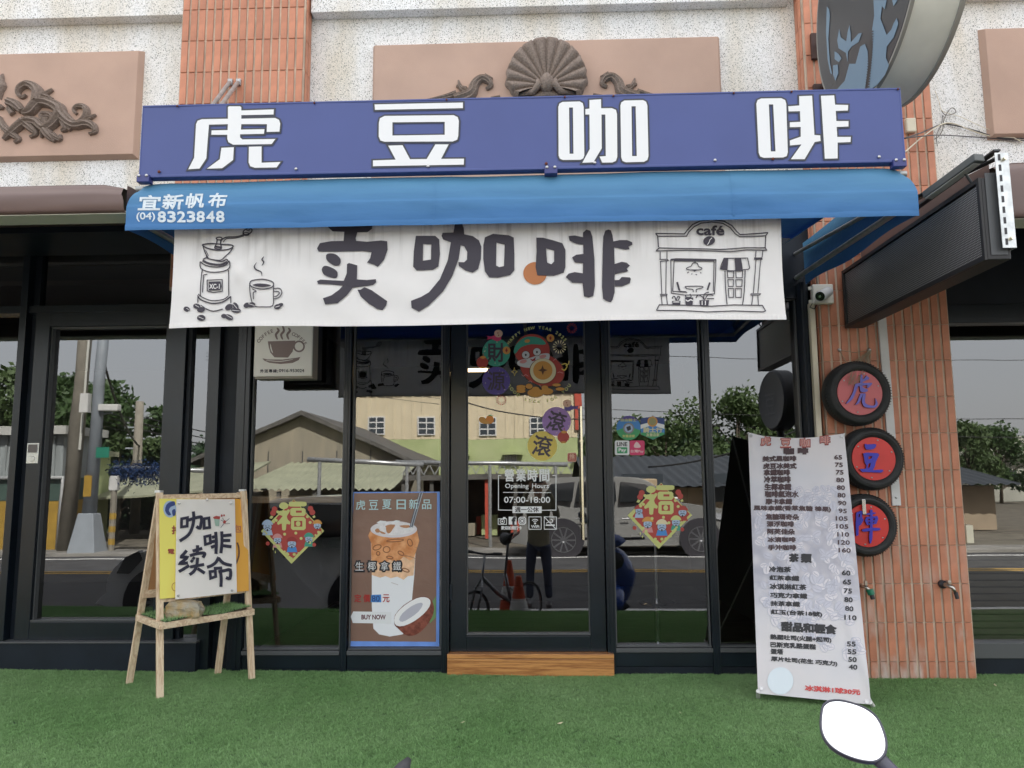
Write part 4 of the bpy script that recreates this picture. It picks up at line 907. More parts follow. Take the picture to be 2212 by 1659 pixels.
# ================================================================ PRINTS ON THE GLASS
def flat(name, col, r=.5): return M(name, col, r)
C_ = dict(red=flat('print_red', (.42, .055, .045)), dred=flat('print_darkred', (.32, .03, .03)), teal=flat('print_teal', (.05, .33, .24)), viol=flat('print_violet', (.10, .07, .30)),
          lil=flat('print_lilac', (.34, .20, .50)), yel=flat('print_yellow', (.72, .56, .12)), gold=flat('print_gold', (.62, .30, .07)), cream=flat('print_cream', (.72, .64, .42)),
          pink=flat('print_pink', (.62, .28, .28)), lime=flat('print_lime', (.58, .60, .22)), sky=flat('print_sky', (.40, .52, .70)), navy=flat('print_navy', (.03, .06, .22)),
          green=flat('print_green', (.06, .36, .15)), mag=flat('print_magenta', (.66, .05, .16)), skin=flat('print_skin', (.70, .45, .34)), blue=flat('print_blue', (.06, .25, .62)),
          orange=flat('print_orange', (.75, .27, .05)), brown=flat('print_brown', (.12, .05, .03)), grey=flat('print_grey', (.25, .25, .26)))
GS = Sheet((0, -.002, 0), (0, -1, 0))
def sticker(name, label, reg, px, group=None, cat='sticker', sheet=GS):
    P_ = sheet.pt(reg, px); return thing(name, label, cat, P_, group), (lambda off=.0: Print(sheet, reg, .0005 + off * .0008))
# new year stickers: the smiling red snake itself is drawn as a plain red round snake
t, L = sticker('snake_sticker', 'round red new year snake sticker at the top of the glass door', Y3, (980, 450))
L().oval(1010, 570, 228, 160, 20, n=40).obj('outline', C_['brown'], t)
L(1).oval(1010, 570, 222, 154, 20, n=40).obj('coil', C_['red'], t)
L(2).oval(910, 380, 178, 165, 0, n=40).obj('outline', C_['brown'], t)
L(3).oval(910, 380, 172, 160, 0, n=40).obj('head', C_['red'], t)
L(4).poly([(765, 520), (780, 480), (900, 450), (1000, 415), (1070, 410), (1083, 440), (1060, 500), (1000, 540), (900, 552), (820, 545)], smooth=3).obj('muzzle', flat('print_white', (.6, .62, .64)), t)
L(4).poly([(728, 385), (760, 310), (840, 250), (930, 245), (1000, 265), (1045, 310), (1010, 325), (900, 320), (800, 350), (745, 412)], smooth=3).obj('cap', C_['teal'], t)
L(5).oval(862, 287, 27, 17, -10).obj('cap_jewel', C_['gold'], t)
L(5).oval(822, 490, 36, 18, -10).oval(1015, 440, 36, 18, -10).obj('cheek', C_['pink'], t)
L(5).oval(847, 425, 42).oval(957, 395, 42).obj('eye_rim', C_['brown'], t); L(6).oval(847, 425, 37).oval(957, 395, 37).obj('eye', flat('print_white', (.6, .62, .64)), t); L(7).oval(847, 425, 9, 12).oval(957, 397, 9, 12).obj('pupil', BLACK, t)
L(5).poly([(885, 460), (915, 470), (945, 445), (940, 480), (910, 487)]).obj('mouth', C_['dred'], t)
L(6).oval(1015, 585, 134, 126, n=36).obj('coin_rim', C_['brown'], t); L(7).oval(1017, 583, 128, 122, n=36).obj('coin_ring', C_['cream'], t); L(8).oval(1015, 578, 95, 92, n=30).obj('coin', C_['gold'], t)
L(9).poly([(1012, 525), (1025, 562), (1062, 575), (1028, 588), (1015, 625), (1003, 590), (968, 577), (1000, 563)]).obj('coin_star', C_['brown'], t)
L(3).lines([[(805, 620), (825, 635), (845, 618), (872, 635)], [(1120, 480), (1140, 462), (1150, 475)], [(1160, 600), (1180, 592), (1215, 605)], [(980, 720), (1000, 740)], [(870, 690), (890, 680), (910, 695)]], 6).obj('scale_marks', C_['pink'], t)
for i, (cx, cy, rx, ry) in enumerate(((800, 738, 45, 16), (800, 760, 45, 16), (800, 784, 45, 16), (1150, 722, 42, 15), (1185, 762, 44, 16), (880, 735, 34, 26), (1035, 750, 34, 24), (945, 765, 38, 26), (1055, 785, 62, 32), (942, 800, 78, 42))):
    L(10).oval(cx, cy, rx + 3, ry + 3).obj('coin_outline', C_['brown'], t); L(11 + i * .2).oval(cx, cy, rx, ry).obj('gold_coin', C_['gold'], t)
L(4).oval(1090, 258, 38).oval(657, 380, 38).obj('coin_charm', C_['gold'], t); L(5).poly([(1090, 236), (1104, 258), (1090, 280), (1076, 258)]).poly([(657, 355), (670, 380), (657, 402), (644, 380)]).obj('charm_diamond', C_['dred'], t)
L(3).line([(1200, 520), (1240, 510), (1255, 535), (1230, 575), (1200, 560)], 10, smooth=3).line([(1240, 530), (1270, 510), (1272, 482)], 9, smooth=3).obj('tail_ribbon', C_['yel'], t)
t, L = sticker('greeting_lettering', 'arched HAPPY NEW YEAR 2025 lettering above the snake sticker', Y3, (960, 200))
L().arc('HAPPY NEW YEAR 2025', 968, 505, 338, -148, -38, 30, bold=.03).obj('lettering', C_['lime'], t)
t, L = sticker('greeting_lettering', 'curved GOOD LUCK FOR YOU lettering under the gold coins', Y3, (980, 850))
L().arc('GOOD LUCK FOR YOU', 978, 530, 370, 150, 30, 32, bold=.02, inside=True).obj('lettering', C_['lime'], t)
def burst(cx, cy, r, label, col):
    t, L = sticker('firework_sticker', label, Y3, (cx, cy), 'firework burst stickers on the door')
    p = L()
    for k in range(14): a = k * math.pi / 7; p.poly([(cx + r * q_ * math.cos(a + e), cy + r * q_ * math.sin(a + e)) for q_, e in ((.35, 0), (.95, -.1), (1, 0), (.95, .1))])
    p.obj('rays', col, t)
burst(1302, 160, 52, 'small red firework sticker above the gold firework', C_['red']); burst(1180, 345, 68, 'gold and pink firework sticker right of the snake head', C_['cream']); burst(605, 870, 52, 'red firework sticker under the violet 源 disc', C_['red'])
def disc(cx, cy, r, col, ch, label, rot=0, edge=None):
    t, L = sticker('character_disc', label, Y3, (cx, cy), 'round character stickers on the glass door')
    if edge: L().oval(cx, cy, r + 10, n=36).obj('clear_edge', edge, t)
    L(1).oval(cx, cy, r, n=40).obj('disc', col, t)
    p = L(2.2); ca, sa = math.cos(R(rot)), math.sin(R(rot))
    p.text(ch, cx - r * .62, cy - r * .66, cx + r * .62, cy + r * .66, .014 if ch == '源' else .022, fn=lambda x, y: (cx + (x - cx) * ca - (y - cy) * sa, cy + (x - cx) * sa + (y - cy) * ca)).obj('character', M('glass_ink', (.06, .045, .07), .5), t)
    p = L(3)
    for k in range(9): a = rnd.uniform(0, 6.28); q_ = rnd.uniform(.72, .93) * r; p.oval(cx + q_ * math.cos(a), cy + q_ * math.sin(a), rnd.uniform(2, 5), n=8)
    tag(p.obj('specks', C_['cream'], t), kind='stuff'); return t
disc(555, 400, 138, C_['teal'], '財', 'green disc sticker with the character 財'); disc(555, 680, 138, C_['viol'], '源', 'dark violet disc sticker with the character 源')
disc(1150, 1080, 142, C_['lil'], '滾', 'lilac disc sticker with the character 滾', 14); disc(1010, 1322, 146, C_['yel'], '滾', 'yellow disc sticker with the character 滾', 10)
def lantern(cx, cy, label):
    t, L = sticker('lantern_sticker', label, Y3, (cx, cy), 'red lantern stickers on the door')
    L(4).oval(cx, cy, 58, 56).obj('lantern', C_['red'], t); L(5).oval(cx + 6, cy - 50, 28, 14).oval(cx, cy + 52, 26, 9).obj('lantern_cap', C_['gold'], t); L(4).line([(cx + 8, cy - 60), (cx + 10, cy - 92)], 6).obj('cord', C_['red'], t)
lantern(418, 498, 'red lantern sticker between the green and violet discs'); lantern(1218, 1235, 'red lantern sticker right of the yellow disc')
def fish(cx, cy, m_, col, label):
    t, L = sticker('fish_sticker', label, Y3, (cx, cy), 'fish and face stickers on the door')
    L(4).poly([(cx - m_ * 30, cy + 10), (cx - m_ * 70, cy + 30), (cx - m_ * 120, cy + 20), (cx - m_ * 100, cy + 40), (cx - m_ * 118, cy + 62), (cx - m_ * 70, cy + 52), (cx - m_ * 20, cy + 75), (cx + m_ * 25, cy + 60), (cx + m_ * 20, cy)], smooth=2).obj('fish_body', col, t)
    L(5).oval(cx, cy, 42, 38).obj('face', C_['skin'], t); L(6).oval(cx - 5, cy - 6, 6).oval(cx + 2, cy + 16, 6).obj('mark', C_['dred'], t)
fish(577, 214, 1, C_['mag'], 'pink fish sticker on top of the green disc'); fish(1255, 903, -1, C_['viol'], 'violet fish sticker above the lilac disc')
t, L = sticker('orange_sticker', 'small tangerine sticker on the left half of the door glass', Y3, (460, 1070))
L(1).oval(492, 1062, 40, 42).obj('tangerine', C_['orange'], t); L(2).oval(420, 1062, 36, 26, 15).oval(440, 1085, 52, 18, 10).obj('slice', C_['gold'], t); L(3).line([(480, 1025), (500, 1018), (515, 1028)], 8).obj('leaf', C_['green'], t)
t, L = sticker('push_sticker', 'small red square push sticker 推 beside the door handle', Y3, (1303, 1435))
L().poly([(1258, 1402), (1268, 1390), (1338, 1390), (1347, 1402), (1347, 1468), (1338, 1480), (1268, 1480), (1258, 1468)]).obj('border', C_['skin'], t); L(1).poly([(1264, 1404), (1272, 1397), (1334, 1397), (1341, 1404), (1341, 1466), (1334, 1474), (1272, 1474), (1264, 1466)]).obj('card', C_['red'], t)
L(2).text('推', 1278, 1403, 1328, 1448, .04).text('PUSH', 1275, 1453, 1330, 1468, .02).obj('lettering', C_['skin'], t)
t, L = sticker('spark_sticker', 'small gold four pointed spark left of the snake', Y3, (735, 590))
L().line([(735, 545), (742, 580), (765, 590), (744, 600), (735, 632), (727, 600), (705, 590), (728, 580)], 5, True).obj('spark', C_['yel'], t)
# opening hours
t, L = sticker('opening_hours_decal', 'white Opening Hours decal 07:00-18:00 in a thin frame', Y5, (655, 300), cat='decal')
L_pr = L().text('營', 490, 72, 556, 160, .03).text('業', 577, 72, 645, 160, .03).text('時', 664, 72, 733, 160, .03).text('間', 753, 72, 823, 160, .03).text('Opening', 492, 178, 668, 222, .015).text('Hours', 696, 178, 820, 212, .015).text('07:00-18:00', 484, 278, 830, 322, .012)
zz_ = [GS.pt(Y5, (655, y_)).z for y_ in (168, 240)]; xx_ = [GS.pt(Y5, (x_2, 120)).x for x_2 in (566, 655, 743)]
split_by(L_pr.obj('lettering', WHITE, t), lambda c: sum(c.x > b for b in xx_) if c.z > zz_[0] else (5 if c.z > zz_[1] else 6))
L().line([(462, 117), (441, 117), (441, 377), (546, 379)], 6).line([(848, 117), (875, 117), (875, 378), (767, 379)], 6).line([(475, 244), (836, 246)], 5).poly([(547, 350), (767, 350), (767, 400), (547, 400)]).obj('frame', WHITE, t)
L(1.5).text('週一公休', 566, 355, 745, 393, .02).obj('closed_day_text', BLACK, t)
def icon(label, cx, fn, fn2=None, name='icon_decal'):
    t, L = sticker(name, label, Y5, (cx, 460), 'white icon decals under the opening hours', 'decal'); p = L(); fn(p); p.obj('icon', WHITE, t)
    if fn2: p = L(1.5); fn2(p); p.obj('icon_detail', BLACK, t)
def box_(x0, y0, x1, y1): return [(x0, y0), (x1, y0), (x1, y1), (x0, y1)]
icon('white camera icon decal', 470, lambda p: p.line(box_(439, 443, 502, 485), 5, True).poly(box_(475, 430, 494, 443)).oval(470, 463, 17, ring=5).oval(470, 463, 7))
icon('white square icon decal with the letter f', 548, lambda p: p.poly(box_(518, 428, 577, 487)), lambda p: p.text('f', 545, 434, 568, 487, .06))
icon('white rounded camera outline icon decal', 620, lambda p: p.poly([(591, 440), (603, 428), (637, 428), (649, 440), (649, 476), (637, 488), (603, 488), (591, 476)]), lambda p: p.line([(600, 445), (608, 437), (632, 437), (640, 445), (640, 471), (632, 479), (608, 479), (600, 471)], 4, True).oval(620, 459, 12, ring=5))
icon('white WiFi icon decal in a square', 717, lambda p: p.line(box_(671, 429, 763, 522), 5, True).oval(717, 478, 8).text('WiFi', 688, 492, 748, 512, .03).line([(717 + 18 * math.cos(R(a)), 478 + 18 * math.sin(R(a))) for a in range(-135, -44, 15)], 6).line([(717 + 31 * math.cos(R(a)), 478 + 31 * math.sin(R(a))) for a in range(-135, -44, 15)], 6))
icon('white no smoking icon decal in a square', 832, lambda p: p.line(box_(786, 429, 878, 522), 5, True).line([(788, 431), (872, 518)], 6).poly(box_(797, 486, 866, 497)).line([(800, 478), (820, 468), (845, 470), (850, 455), (835, 446)], 5, smooth=3))
t, L = sticker('check_in_decal', 'small white line of characters 歡迎拍照打卡 under the camera icon', Y5, (540, 512), cat='decal'); L().text('歡迎拍照打卡', 462, 499, 616, 525, .03).obj('lettering', WHITE, t)
# payment and visitor badges
t, L = sticker('payment_sticker', 'white LINE Pay sticker with a green block', Y6, (216, 395))
def rbox(x0, y0, x1, y1, r): return [(x0 + r, y0), (x1 - r, y0), (x1 - r * .3, y0 + r * .3), (x1, y0 + r), (x1, y1 - r), (x1 - r * .3, y1 - r * .3), (x1 - r, y1), (x0 + r, y1), (x0 + r * .3, y1 - r * .3), (x0, y1 - r), (x0, y0 + r), (x0 + r * .3, y0 + r * .3)]
L().poly(rbox(156, 336, 277, 457, 12)).obj('card', WHITE, t); L(1).poly(rbox(175, 392, 260, 442, 5)).obj('green_block', C_['green'], t); L(1).text('LINE', 174, 350, 258, 382, .03).obj('lettering', BLACK, t); L(2).text('Pay', 188, 402, 248, 434, .04).obj('lettering', WHITE, t)
t, L = sticker('payment_sticker', 'pink square payment sticker reading 台灣Pay', Y6, (340, 395)); L().poly(rbox(280, 336, 402, 457, 12)).obj('card', C_['mag'], t); L(1).poly([(312, 385), (335, 345), (362, 370), (370, 392), (335, 398)], smooth=2).text('台灣Pay', 286, 412, 394, 440, .02).obj('lettering', M('pale_pink', (.8, .55, .58), .5), t)
t, L = sticker('visitor_badge', 'round blue and green cyclist friendly shop badge', Y6, (270, 232)); L().oval(270, 232, 101, n=40).obj('disc', C_['green'], t)
L(1).poly([(270 + 101 * math.cos(R(a)), 232 + 101 * math.sin(R(a))) for a in range(-170, -9, 10)] + [(368, 252), (270, 215), (172, 252)]).obj('blue_band', C_['blue'], t); L(1.6).poly([(270 + 101 * math.cos(R(a)), 232 + 101 * math.sin(R(a))) for a in range(-145, -34, 10)] + [(270, 165)]).obj('violet_band', C_['viol'], t)
L(2.4).oval(270, 235, 46, n=30).obj('emblem_ring', C_['grey'], t); L(3).oval(270, 235, 34).obj('emblem', C_['sky'], t); L(3.6).poly([(250, 225), (285, 212), (290, 245), (262, 258)]).obj('emblem_mark', BLACK, t); L(2.4).text('友善店家', 218, 288, 322, 310, .03).text('自由騎士', 205, 155, 335, 178, .02).obj('lettering', C_['lime'], t)
t, L = sticker('visitor_badge', 'shield shaped 友善店家 badge with a gold medal', Y6, (468, 232)); L().poly([(370, 152), (468, 138), (567, 152), (567, 285), (470, 327), (372, 285)]).obj('shield', C_['blue'], t)
L(1).poly([(370, 152), (468, 138), (567, 152), (567, 205), (468, 175), (370, 205)]).obj('navy_band', C_['navy'], t); L(1).poly([(374, 270), (565, 270), (565, 286), (470, 325), (374, 286)]).obj('green_band', C_['green'], t); L(1.5).poly([(370, 205), (468, 180), (567, 205), (567, 240), (468, 208), (370, 240)]).obj('white_band', WHITE, t); L(2.4).oval(468, 180, 42, n=30).obj('medal', C_['gold'], t); L(3).oval(468, 180, 30, n=30).obj('medal_face', M('olive', (.3, .28, .12), .4), t)
L(3).text('騎士行', 392, 228, 548, 270, .03).text('友善店家', 416, 276, 525, 302, .02).obj('lettering', M('pale_gold', (.7, .66, .42), .5), t)
# fortune diamonds
def fortune(reg, mp, label, seed):
    f = lambda x, y: (mp[0] + (x - 372) * mp[2], mp[1] + (y - 480) * mp[2])
    t, L = sticker('fortune_sticker', label, reg, f(372, 480), 'diamond 福 stickers on the cafe windows'); q = random.Random(seed)
    g = lambda pts: [f(*p_) for p_ in pts]
    L().poly(g([(85, 482), (240, 330), (395, 182), (545, 345), (680, 480), (372, 790)])).obj('gold_edge', C_['lime'], t)
    L(1).poly(g([(240, 345), (395, 188), (535, 345), (660, 470), (375, 752), (130, 490)])).obj('red_card', C_['red'], t)
    k = mp[2]
    p = L(2); 
    for x, y, rx, ry in ((300, 243, 44, 32),): p.oval(*f(x, y), rx * k, ry * k)
    p.poly(g([(350, 218), (365, 205), (500, 205), (515, 225), (500, 248), (365, 250), (350, 238)]), smooth=2)
    p.poly(g([(362, 275), (380, 263), (490, 263), (507, 280), (505, 325), (490, 340), (380, 340), (362, 325)]), [g([(415, 288), (470, 288), (470, 308), (415, 308)])])
    p.poly(g([(245, 305), (262, 290), (340, 288), (352, 305), (330, 340), (340, 375), (362, 395), (355, 420), (325, 415), (320, 470), (285, 470), (282, 410), (250, 422), (238, 400), (290, 340), (252, 330)]), smooth=2)
    p.poly(g([(370, 365), (390, 350), (490, 350), (508, 370), (508, 455), (490, 472), (385, 472), (368, 455)]), [g([(398, 385), (475, 385), (475, 440), (398, 440)])]); p.oval(*f(436, 412), 22 * k, 24 * k)
    p.obj('character', C_['lime'], t)
    faces = [(148, 440, 42), (242, 565, 38), (378, 600, 42), (538, 555, 38), (617, 430, 36)] if seed == 1 else [(190, 440, 34), (270, 560, 42), (400, 585, 44), (530, 545, 40), (590, 455, 40)]
    hats = [C_['sky'], C_['pink'], C_['dred'], C_['teal'], C_['gold']] if seed == 1 else [C_['red'], C_['gold'], C_['cream'], C_['lime'], C_['red']]
    for i, (x, y, r_) in enumerate(faces):
        c = f(x, y); r2 = r_ * k
        L(3).poly([(c[0] - r2 * 1.2, c[1] + r2 * 1.9), (c[0] - r2 * .9, c[1] + r2 * .7), (c[0] + r2 * .9, c[1] + r2 * .7), (c[0] + r2 * 1.2, c[1] + r2 * 1.9)]).obj('robe', [C_['sky'], C_['pink'], C_['blue'], C_['teal'], C_['red']][i], t)
        L(3.8).oval(c[0], c[1], r2 * 1.0, r2 * .95, n=18).obj('outline', C_['brown'], t); L(4.3).oval(c[0], c[1], r2 * .93, r2 * .88, n=18).obj('face', C_['sky'], t)
        L(5).poly([(c[0] - r2 * 1.25, c[1] - r2 * .45), (c[0] - r2 * .8, c[1] - r2 * 1.3), (c[0], c[1] - r2 * 1.6), (c[0] + r2 * .8, c[1] - r2 * 1.3), (c[0] + r2 * 1.25, c[1] - r2 * .45), (c[0], c[1] - r2 * .55)], smooth=2).obj('hat', hats[i], t)
        p = L(5.5); p.line([(c[0] - r2 * .55, c[1] - r2 * .1), (c[0] - r2 * .35, c[1] - r2 * .22), (c[0] - r2 * .15, c[1] - r2 * .1)], 4 * k); p.line([(c[0] + r2 * .15, c[1] - r2 * .1), (c[0] + r2 * .35, c[1] - r2 * .22), (c[0] + r2 * .55, c[1] - r2 * .1)], 4 * k)
        p.line([(c[0] - r2 * .6, c[1] + r2 * .42), (c[0] - r2 * .2, c[1] + r2 * .22), (c[0] + r2 * .2, c[1] + r2 * .22), (c[0] + r2 * .6, c[1] + r2 * .42)], 6 * k); p.oval(c[0], c[1] + r2 * .75, r2 * .18, r2 * .28, n=8); p.obj('features', BLACK, t)
    p = L(4.6)
    for i in range(26):
        a = q.uniform(0, 1); x, y = (110 + 262 * a, 500 + 270 * a) if i % 2 else (650 - 262 * a, 500 + 270 * a)
        c = f(x + q.uniform(-6, 18) * (1 if i % 2 else -1), y - q.uniform(0, 22)); p.oval(c[0], c[1], q.uniform(8, 15) * k, n=10)
    for x, y in ((245, 300), (345, 290), (415, 500), (310, 510), (465, 550), (230, 380), (525, 345), (550, 400), (205, 395), (340, 700), (400, 700), (372, 740)): c = f(x, y); p.oval(c[0], c[1], 14 * k, n=12)
    tag(p.obj('gold_coins', C_['lime'], t), kind='stuff')
    p = L(4); 
    for x, y in ((215, 275), (200, 312), (552, 270), (570, 305)): c = f(x, y); p.oval(c[0], c[1], 27 * k, n=16)
    for x, y in ((150, 598), (588, 610)): c = f(x, y); p.oval(c[0], c[1], 19 * k, n=10)
    p.obj('red_charm', C_['red'], t)
    p = L(4); [p.poly(g([(x, y - 16), (x + 6, y), (x, y + 16), (x - 6, y)])) for x, y in ((202, 650), (222, 678))]; p.poly(g([(165, 360), (180, 335), (205, 345), (190, 365)])); p.poly(g([(570, 345), (590, 330), (600, 350), (580, 360)])); p.obj('spark', C_['lime'], t)
fortune(X7, (372, 480, 1), 'red diamond 福 sticker on the window under the coffee lightbox, left one', 1)
fortune(Y6, (520, 955, .90), 'red diamond 福 sticker on the window right of the door', 2)
# poster
PS = Sheet((0, -.008, 0), (0, -1, 0))
def pg(*a): return Print(PS, Y4, .0006 + (a[0] if a else 0) * .0006)
c0 = PS.pt(Y4, (80, 1567)); t = thing('poster', 'brown poster of an iced coconut latte with blue tape border and BUY NOW arrow', 'poster', c0)
cs = [PS.pt(Y4, q_) for q_ in ((110, 113), (940, 110), (935, 1567), (80, 1567))]
dz = Vector((0, .006, 0)); MB().hexa([c + dz for c in cs], cs).obj('backing', M('blue_tape', (.17, .33, .80), .45, var=.1, vscale=12), t)
def poster_mat():
    return M('poster_brown', (.25, .150, .115), .3, spec=.5, var=.08, vscale=3, bump=.5, bscale=9)
pg().poly([(135, 125), (915, 120), (905, 1525), (80, 1518), (98, 700)]).obj('brown_sheet', poster_mat(), t)
pg(1).poly([(288, 460), (726, 455), (700, 900), (672, 1190), (640, 1400), (590, 1455), (470, 1475), (370, 1455), (315, 1400), (300, 1190), (300, 900)]).obj('milk', M('milk_print', (.86, .88, .92), .3, bump=.4, bscale=8), t)
pg(1.6).poly([(290, 470), (724, 465), (705, 780), (693, 900), (640, 905), (600, 940), (540, 910), (480, 925), (430, 905), (380, 920), (300, 895), (296, 780)]).obj('caramel_fade', M('latte_light', (.85, .55, .35), .3, var=.15, vscale=30), t)
pg(2.2).poly([(290, 470), (724, 465), (712, 690), (660, 760), (600, 720), (540, 780), (470, 750), (400, 800), (340, 760), (300, 770), (296, 600)], smooth=2).obj('espresso', M('latte_dark', (.60, .22, .07), .3, col2=(.82, .42, .2), vscale=22), t)
p = pg(3); [p.oval(x, y, a, b, r_, ring=9) for x, y, a, b, r_ in ((440, 655, 32, 28, 0), (350, 635, 40, 22, -20), (575, 690, 30, 16, 30), (660, 590, 34, 22, 70), (360, 692, 16, 18, 0), (520, 570, 80, 12, -4), (470, 730, 30, 12, 10), (620, 850, 34, 14, 20))]; p.obj('ice_shadow', M('coffee_brown', (.30, .11, .045), .3), t)
pg(3.4).oval(507, 465, 219, 78, n=44).obj('glass_rim', M('rim_print', (.74, .70, .74), .3), t); pg(4).oval(507, 458, 200, 62, n=44).obj('foam', M('foam_print', (.80, .78, .80), .3, var=.1, vscale=40), t)
p = pg(4.6); p.polys([(440, 430), (520, 420), (500, 460), (470, 500), (440, 490)], [(560, 430), (650, 425), (660, 450), (600, 450)], [(330, 470), (360, 455), (380, 490), (345, 495)], [(380, 480), (430, 500), (420, 510), (385, 500)], smooth=2); p.line([(430, 440), (480, 425), (490, 460), (450, 500)], 14, smooth=2); p.obj('coffee_swirl', M('latte_swirl', (.50, .24, .12), .3), t)
p = pg(5.2); p.polys([(345, 400), (380, 382), (440, 388), (430, 402), (370, 410)], [(480, 395), (530, 378), (570, 385), (540, 400)], [(600, 458), (690, 440), (640, 480)]); p.obj('ice_chip', WHITE, t)
pg(5).poly([(745, 118), (785, 118), (688, 450), (652, 455)]).obj('straw', M('straw_print', (.10, .12, .17), .3), t); pg(5.6).poly([(752, 118), (760, 118), (668, 452), (662, 452)]).poly([(775, 118), (783, 118), (687, 450), (682, 450)]).obj('straw_shine', M('straw_light', (.45, .48, .52), .3), t)
p = pg(2.8); p.poly([(905, 1090), (905, 1290), (850, 1350), (820, 1240)]); p.obj('leaf', M('leaf_print', (.16, .30, .12), .4), t)
p = pg(3.4); p.poly([(512, 1330), (520, 1270), (600, 1180), (720, 1110), (810, 1098), (862, 1130), (885, 1190), (880, 1260), (840, 1340), (760, 1430), (680, 1468), (610, 1455), (550, 1400), (518, 1370)], smooth=2); p.obj('husk', M('husk_print', (.13, .03, .022), .4, col2=(.30, .09, .06), vscale=40), t)
p = pg(4); p.poly([(512, 1320), (530, 1260), (610, 1180), (720, 1115), (800, 1103), (850, 1130), (845, 1190), (790, 1260), (700, 1330), (600, 1375), (530, 1370)], smooth=2); p.obj('coconut_flesh', M('coco_white', (.90, .90, .91), .3), t)
p = pg(4.6); p.poly([(558, 1315), (590, 1255), (680, 1185), (760, 1155), (780, 1175), (740, 1240), (660, 1300), (590, 1335)], smooth=2); p.obj('coconut_hollow', M('coco_shade', (.52, .52, .60), .3), t)
p = pg(5.2); p.poly([(102, 1285), (127, 1238), (485, 1243), (485, 1353), (122, 1347)]); p.obj('arrow', WHITE, t); p = pg(6); p.text('BUY NOW', 205, 1270, 430, 1312, .035); p.obj('lettering', M('maroon', (.13, .02, .035), .4), t)
p = pg(6)
for ch, x, y in (('虎', 152, 190), ('豆', 275, 190), ('夏', 400, 184), ('日', 535, 186), ('新', 652, 182), ('品', 775, 184)): p.text(ch, x, y, x + 86, y + 90, .01)
p.obj('headline', M('pale_cyan', (.50, .72, .76), .3), t)
X_ = ((('生', 145), ('椰', 262), ('拿', 382), ('鐵', 500)))
p = pg(6); [p.text(ch, x - 5, 762, x + 83, 862, .075) for ch, x in X_]; p.obj('drink_name_outline', BLACK, t); p = pg(7.5); [p.text(ch, x + 2, 770, x + 76, 852, .0) for ch, x in X_]; p.obj('drink_name', WHITE, t)
p = pg(6); [p.text(ch, x, 1078, x + 62, 1150, .015) for ch, x in (('定', 138), ('價', 222), ('元', 405))]; p.obj('price_text', M('price_red', (.42, .03, .03), .4), t)
pg(5.6).poly([(297, 1082), (388, 1078), (390, 1152), (293, 1150)]).obj('price_patch', C_['blue'], t); pg(7).text('80', 302, 1088, 375, 1145, .01).obj('price_number', C_['navy'], t)
p = pg(7); 
for a in ([(700, 630), (790, 660), (860, 705)], [(815, 665), (910, 690)], [(560, 700), (690, 730), (795, 785)], [(750, 912), (850, 950)], [(725, 985), (820, 980), (905, 1018)], [(800, 925), (865, 980)], [(215, 930), (245, 990), (265, 1060)], [(115, 990), (165, 940)], [(780, 345), (850, 352), (915, 325)], [(90, 740), (300, 738)], [(280, 155), (350, 178), (400, 205)], [(690, 145), (760, 160)], [(485, 965), (550, 988)], [(850, 180), (890, 230)]): p.line(a, 4, smooth=3, taper=.8)
p.obj('film_crease', M('crease_light', (.30, .21, .17), .25), t)

# ================================================================ COFFEE LIGHTBOX
c = at(547, 818, -.34); c2 = at(673, 818, -.34)
t = thing('lightbox_sign', 'small white COFFEE lightbox with brown cup and delivery phone number', 'lightbox', (c.x, -.34, c.z))
zt = c.z + .62
PLAS = M('aged_white_plastic', (.86, .83, .75), .4, var=.05, vscale=5); PLS = M('lightbox_side', (.36, .32, .28), .5)
MB().box(c.x, c2.x, -.34, -.325, c.z + .012, zt).obj('face', PLAS, t, bevel=.004); MB().box(c.x + .002, c2.x + .002, -.324, -.22, c.z, zt).obj('casing', PLS, t, bevel=.004)
MB().box(c.x + .10, c2.x - .02, -.22, -.05, c.z + .02, zt - .1).obj('wall_box', ALUD, t)
LS = Sheet((0, -.341, 0), (0, -1, 0)); CUP = M('faded_brown_print', (.26, .19, .17), .5)
p = Print(LS, Y2); p.poly([(275, 290), (548, 283), (535, 330), (520, 390), (475, 450), (342, 448), (300, 400), (285, 350)]); p.oval(583, 340, 50, 50, ring=16); p.poly([(222, 458), (270, 468), (420, 470), (560, 452), (597, 443), (580, 475), (520, 503), (400, 514), (290, 502), (240, 480)])
for x in (360, 412, 472): p.line([(x + 5, 128 if x == 412 else 158), (x + 22, 185), (x - 5, 225), (x + 10, 272)], 22, smooth=4, taper=.35)
p.arc('COFFEE', 420, 460, 275, -147, -108, 34, bold=.012); p.arc('COFFEE', 420, 470, 258, -70, -32, 34, bold=.012); p.obj('cup_print', CUP, t)
p = Print(LS, Y2, .002); p.line([(300, 315), (310, 370), (325, 405)], 12, smooth=3, taper=.6); p.line([(258, 478), (400, 488), (525, 468)], 7, smooth=3, taper=.5); p.obj('print_highlight', PLAS, t)
p = Print(LS, Y2, .001); x = 200
for ch in '外送專線': p.text(ch, x, 566, x + 34, 598, .03); x += 43
p.text(':', 370, 578, 376, 598, .03); p.text('0916-953024', 386, 564, 634, 594, .015); p.obj('phone_text', BLACK, t)

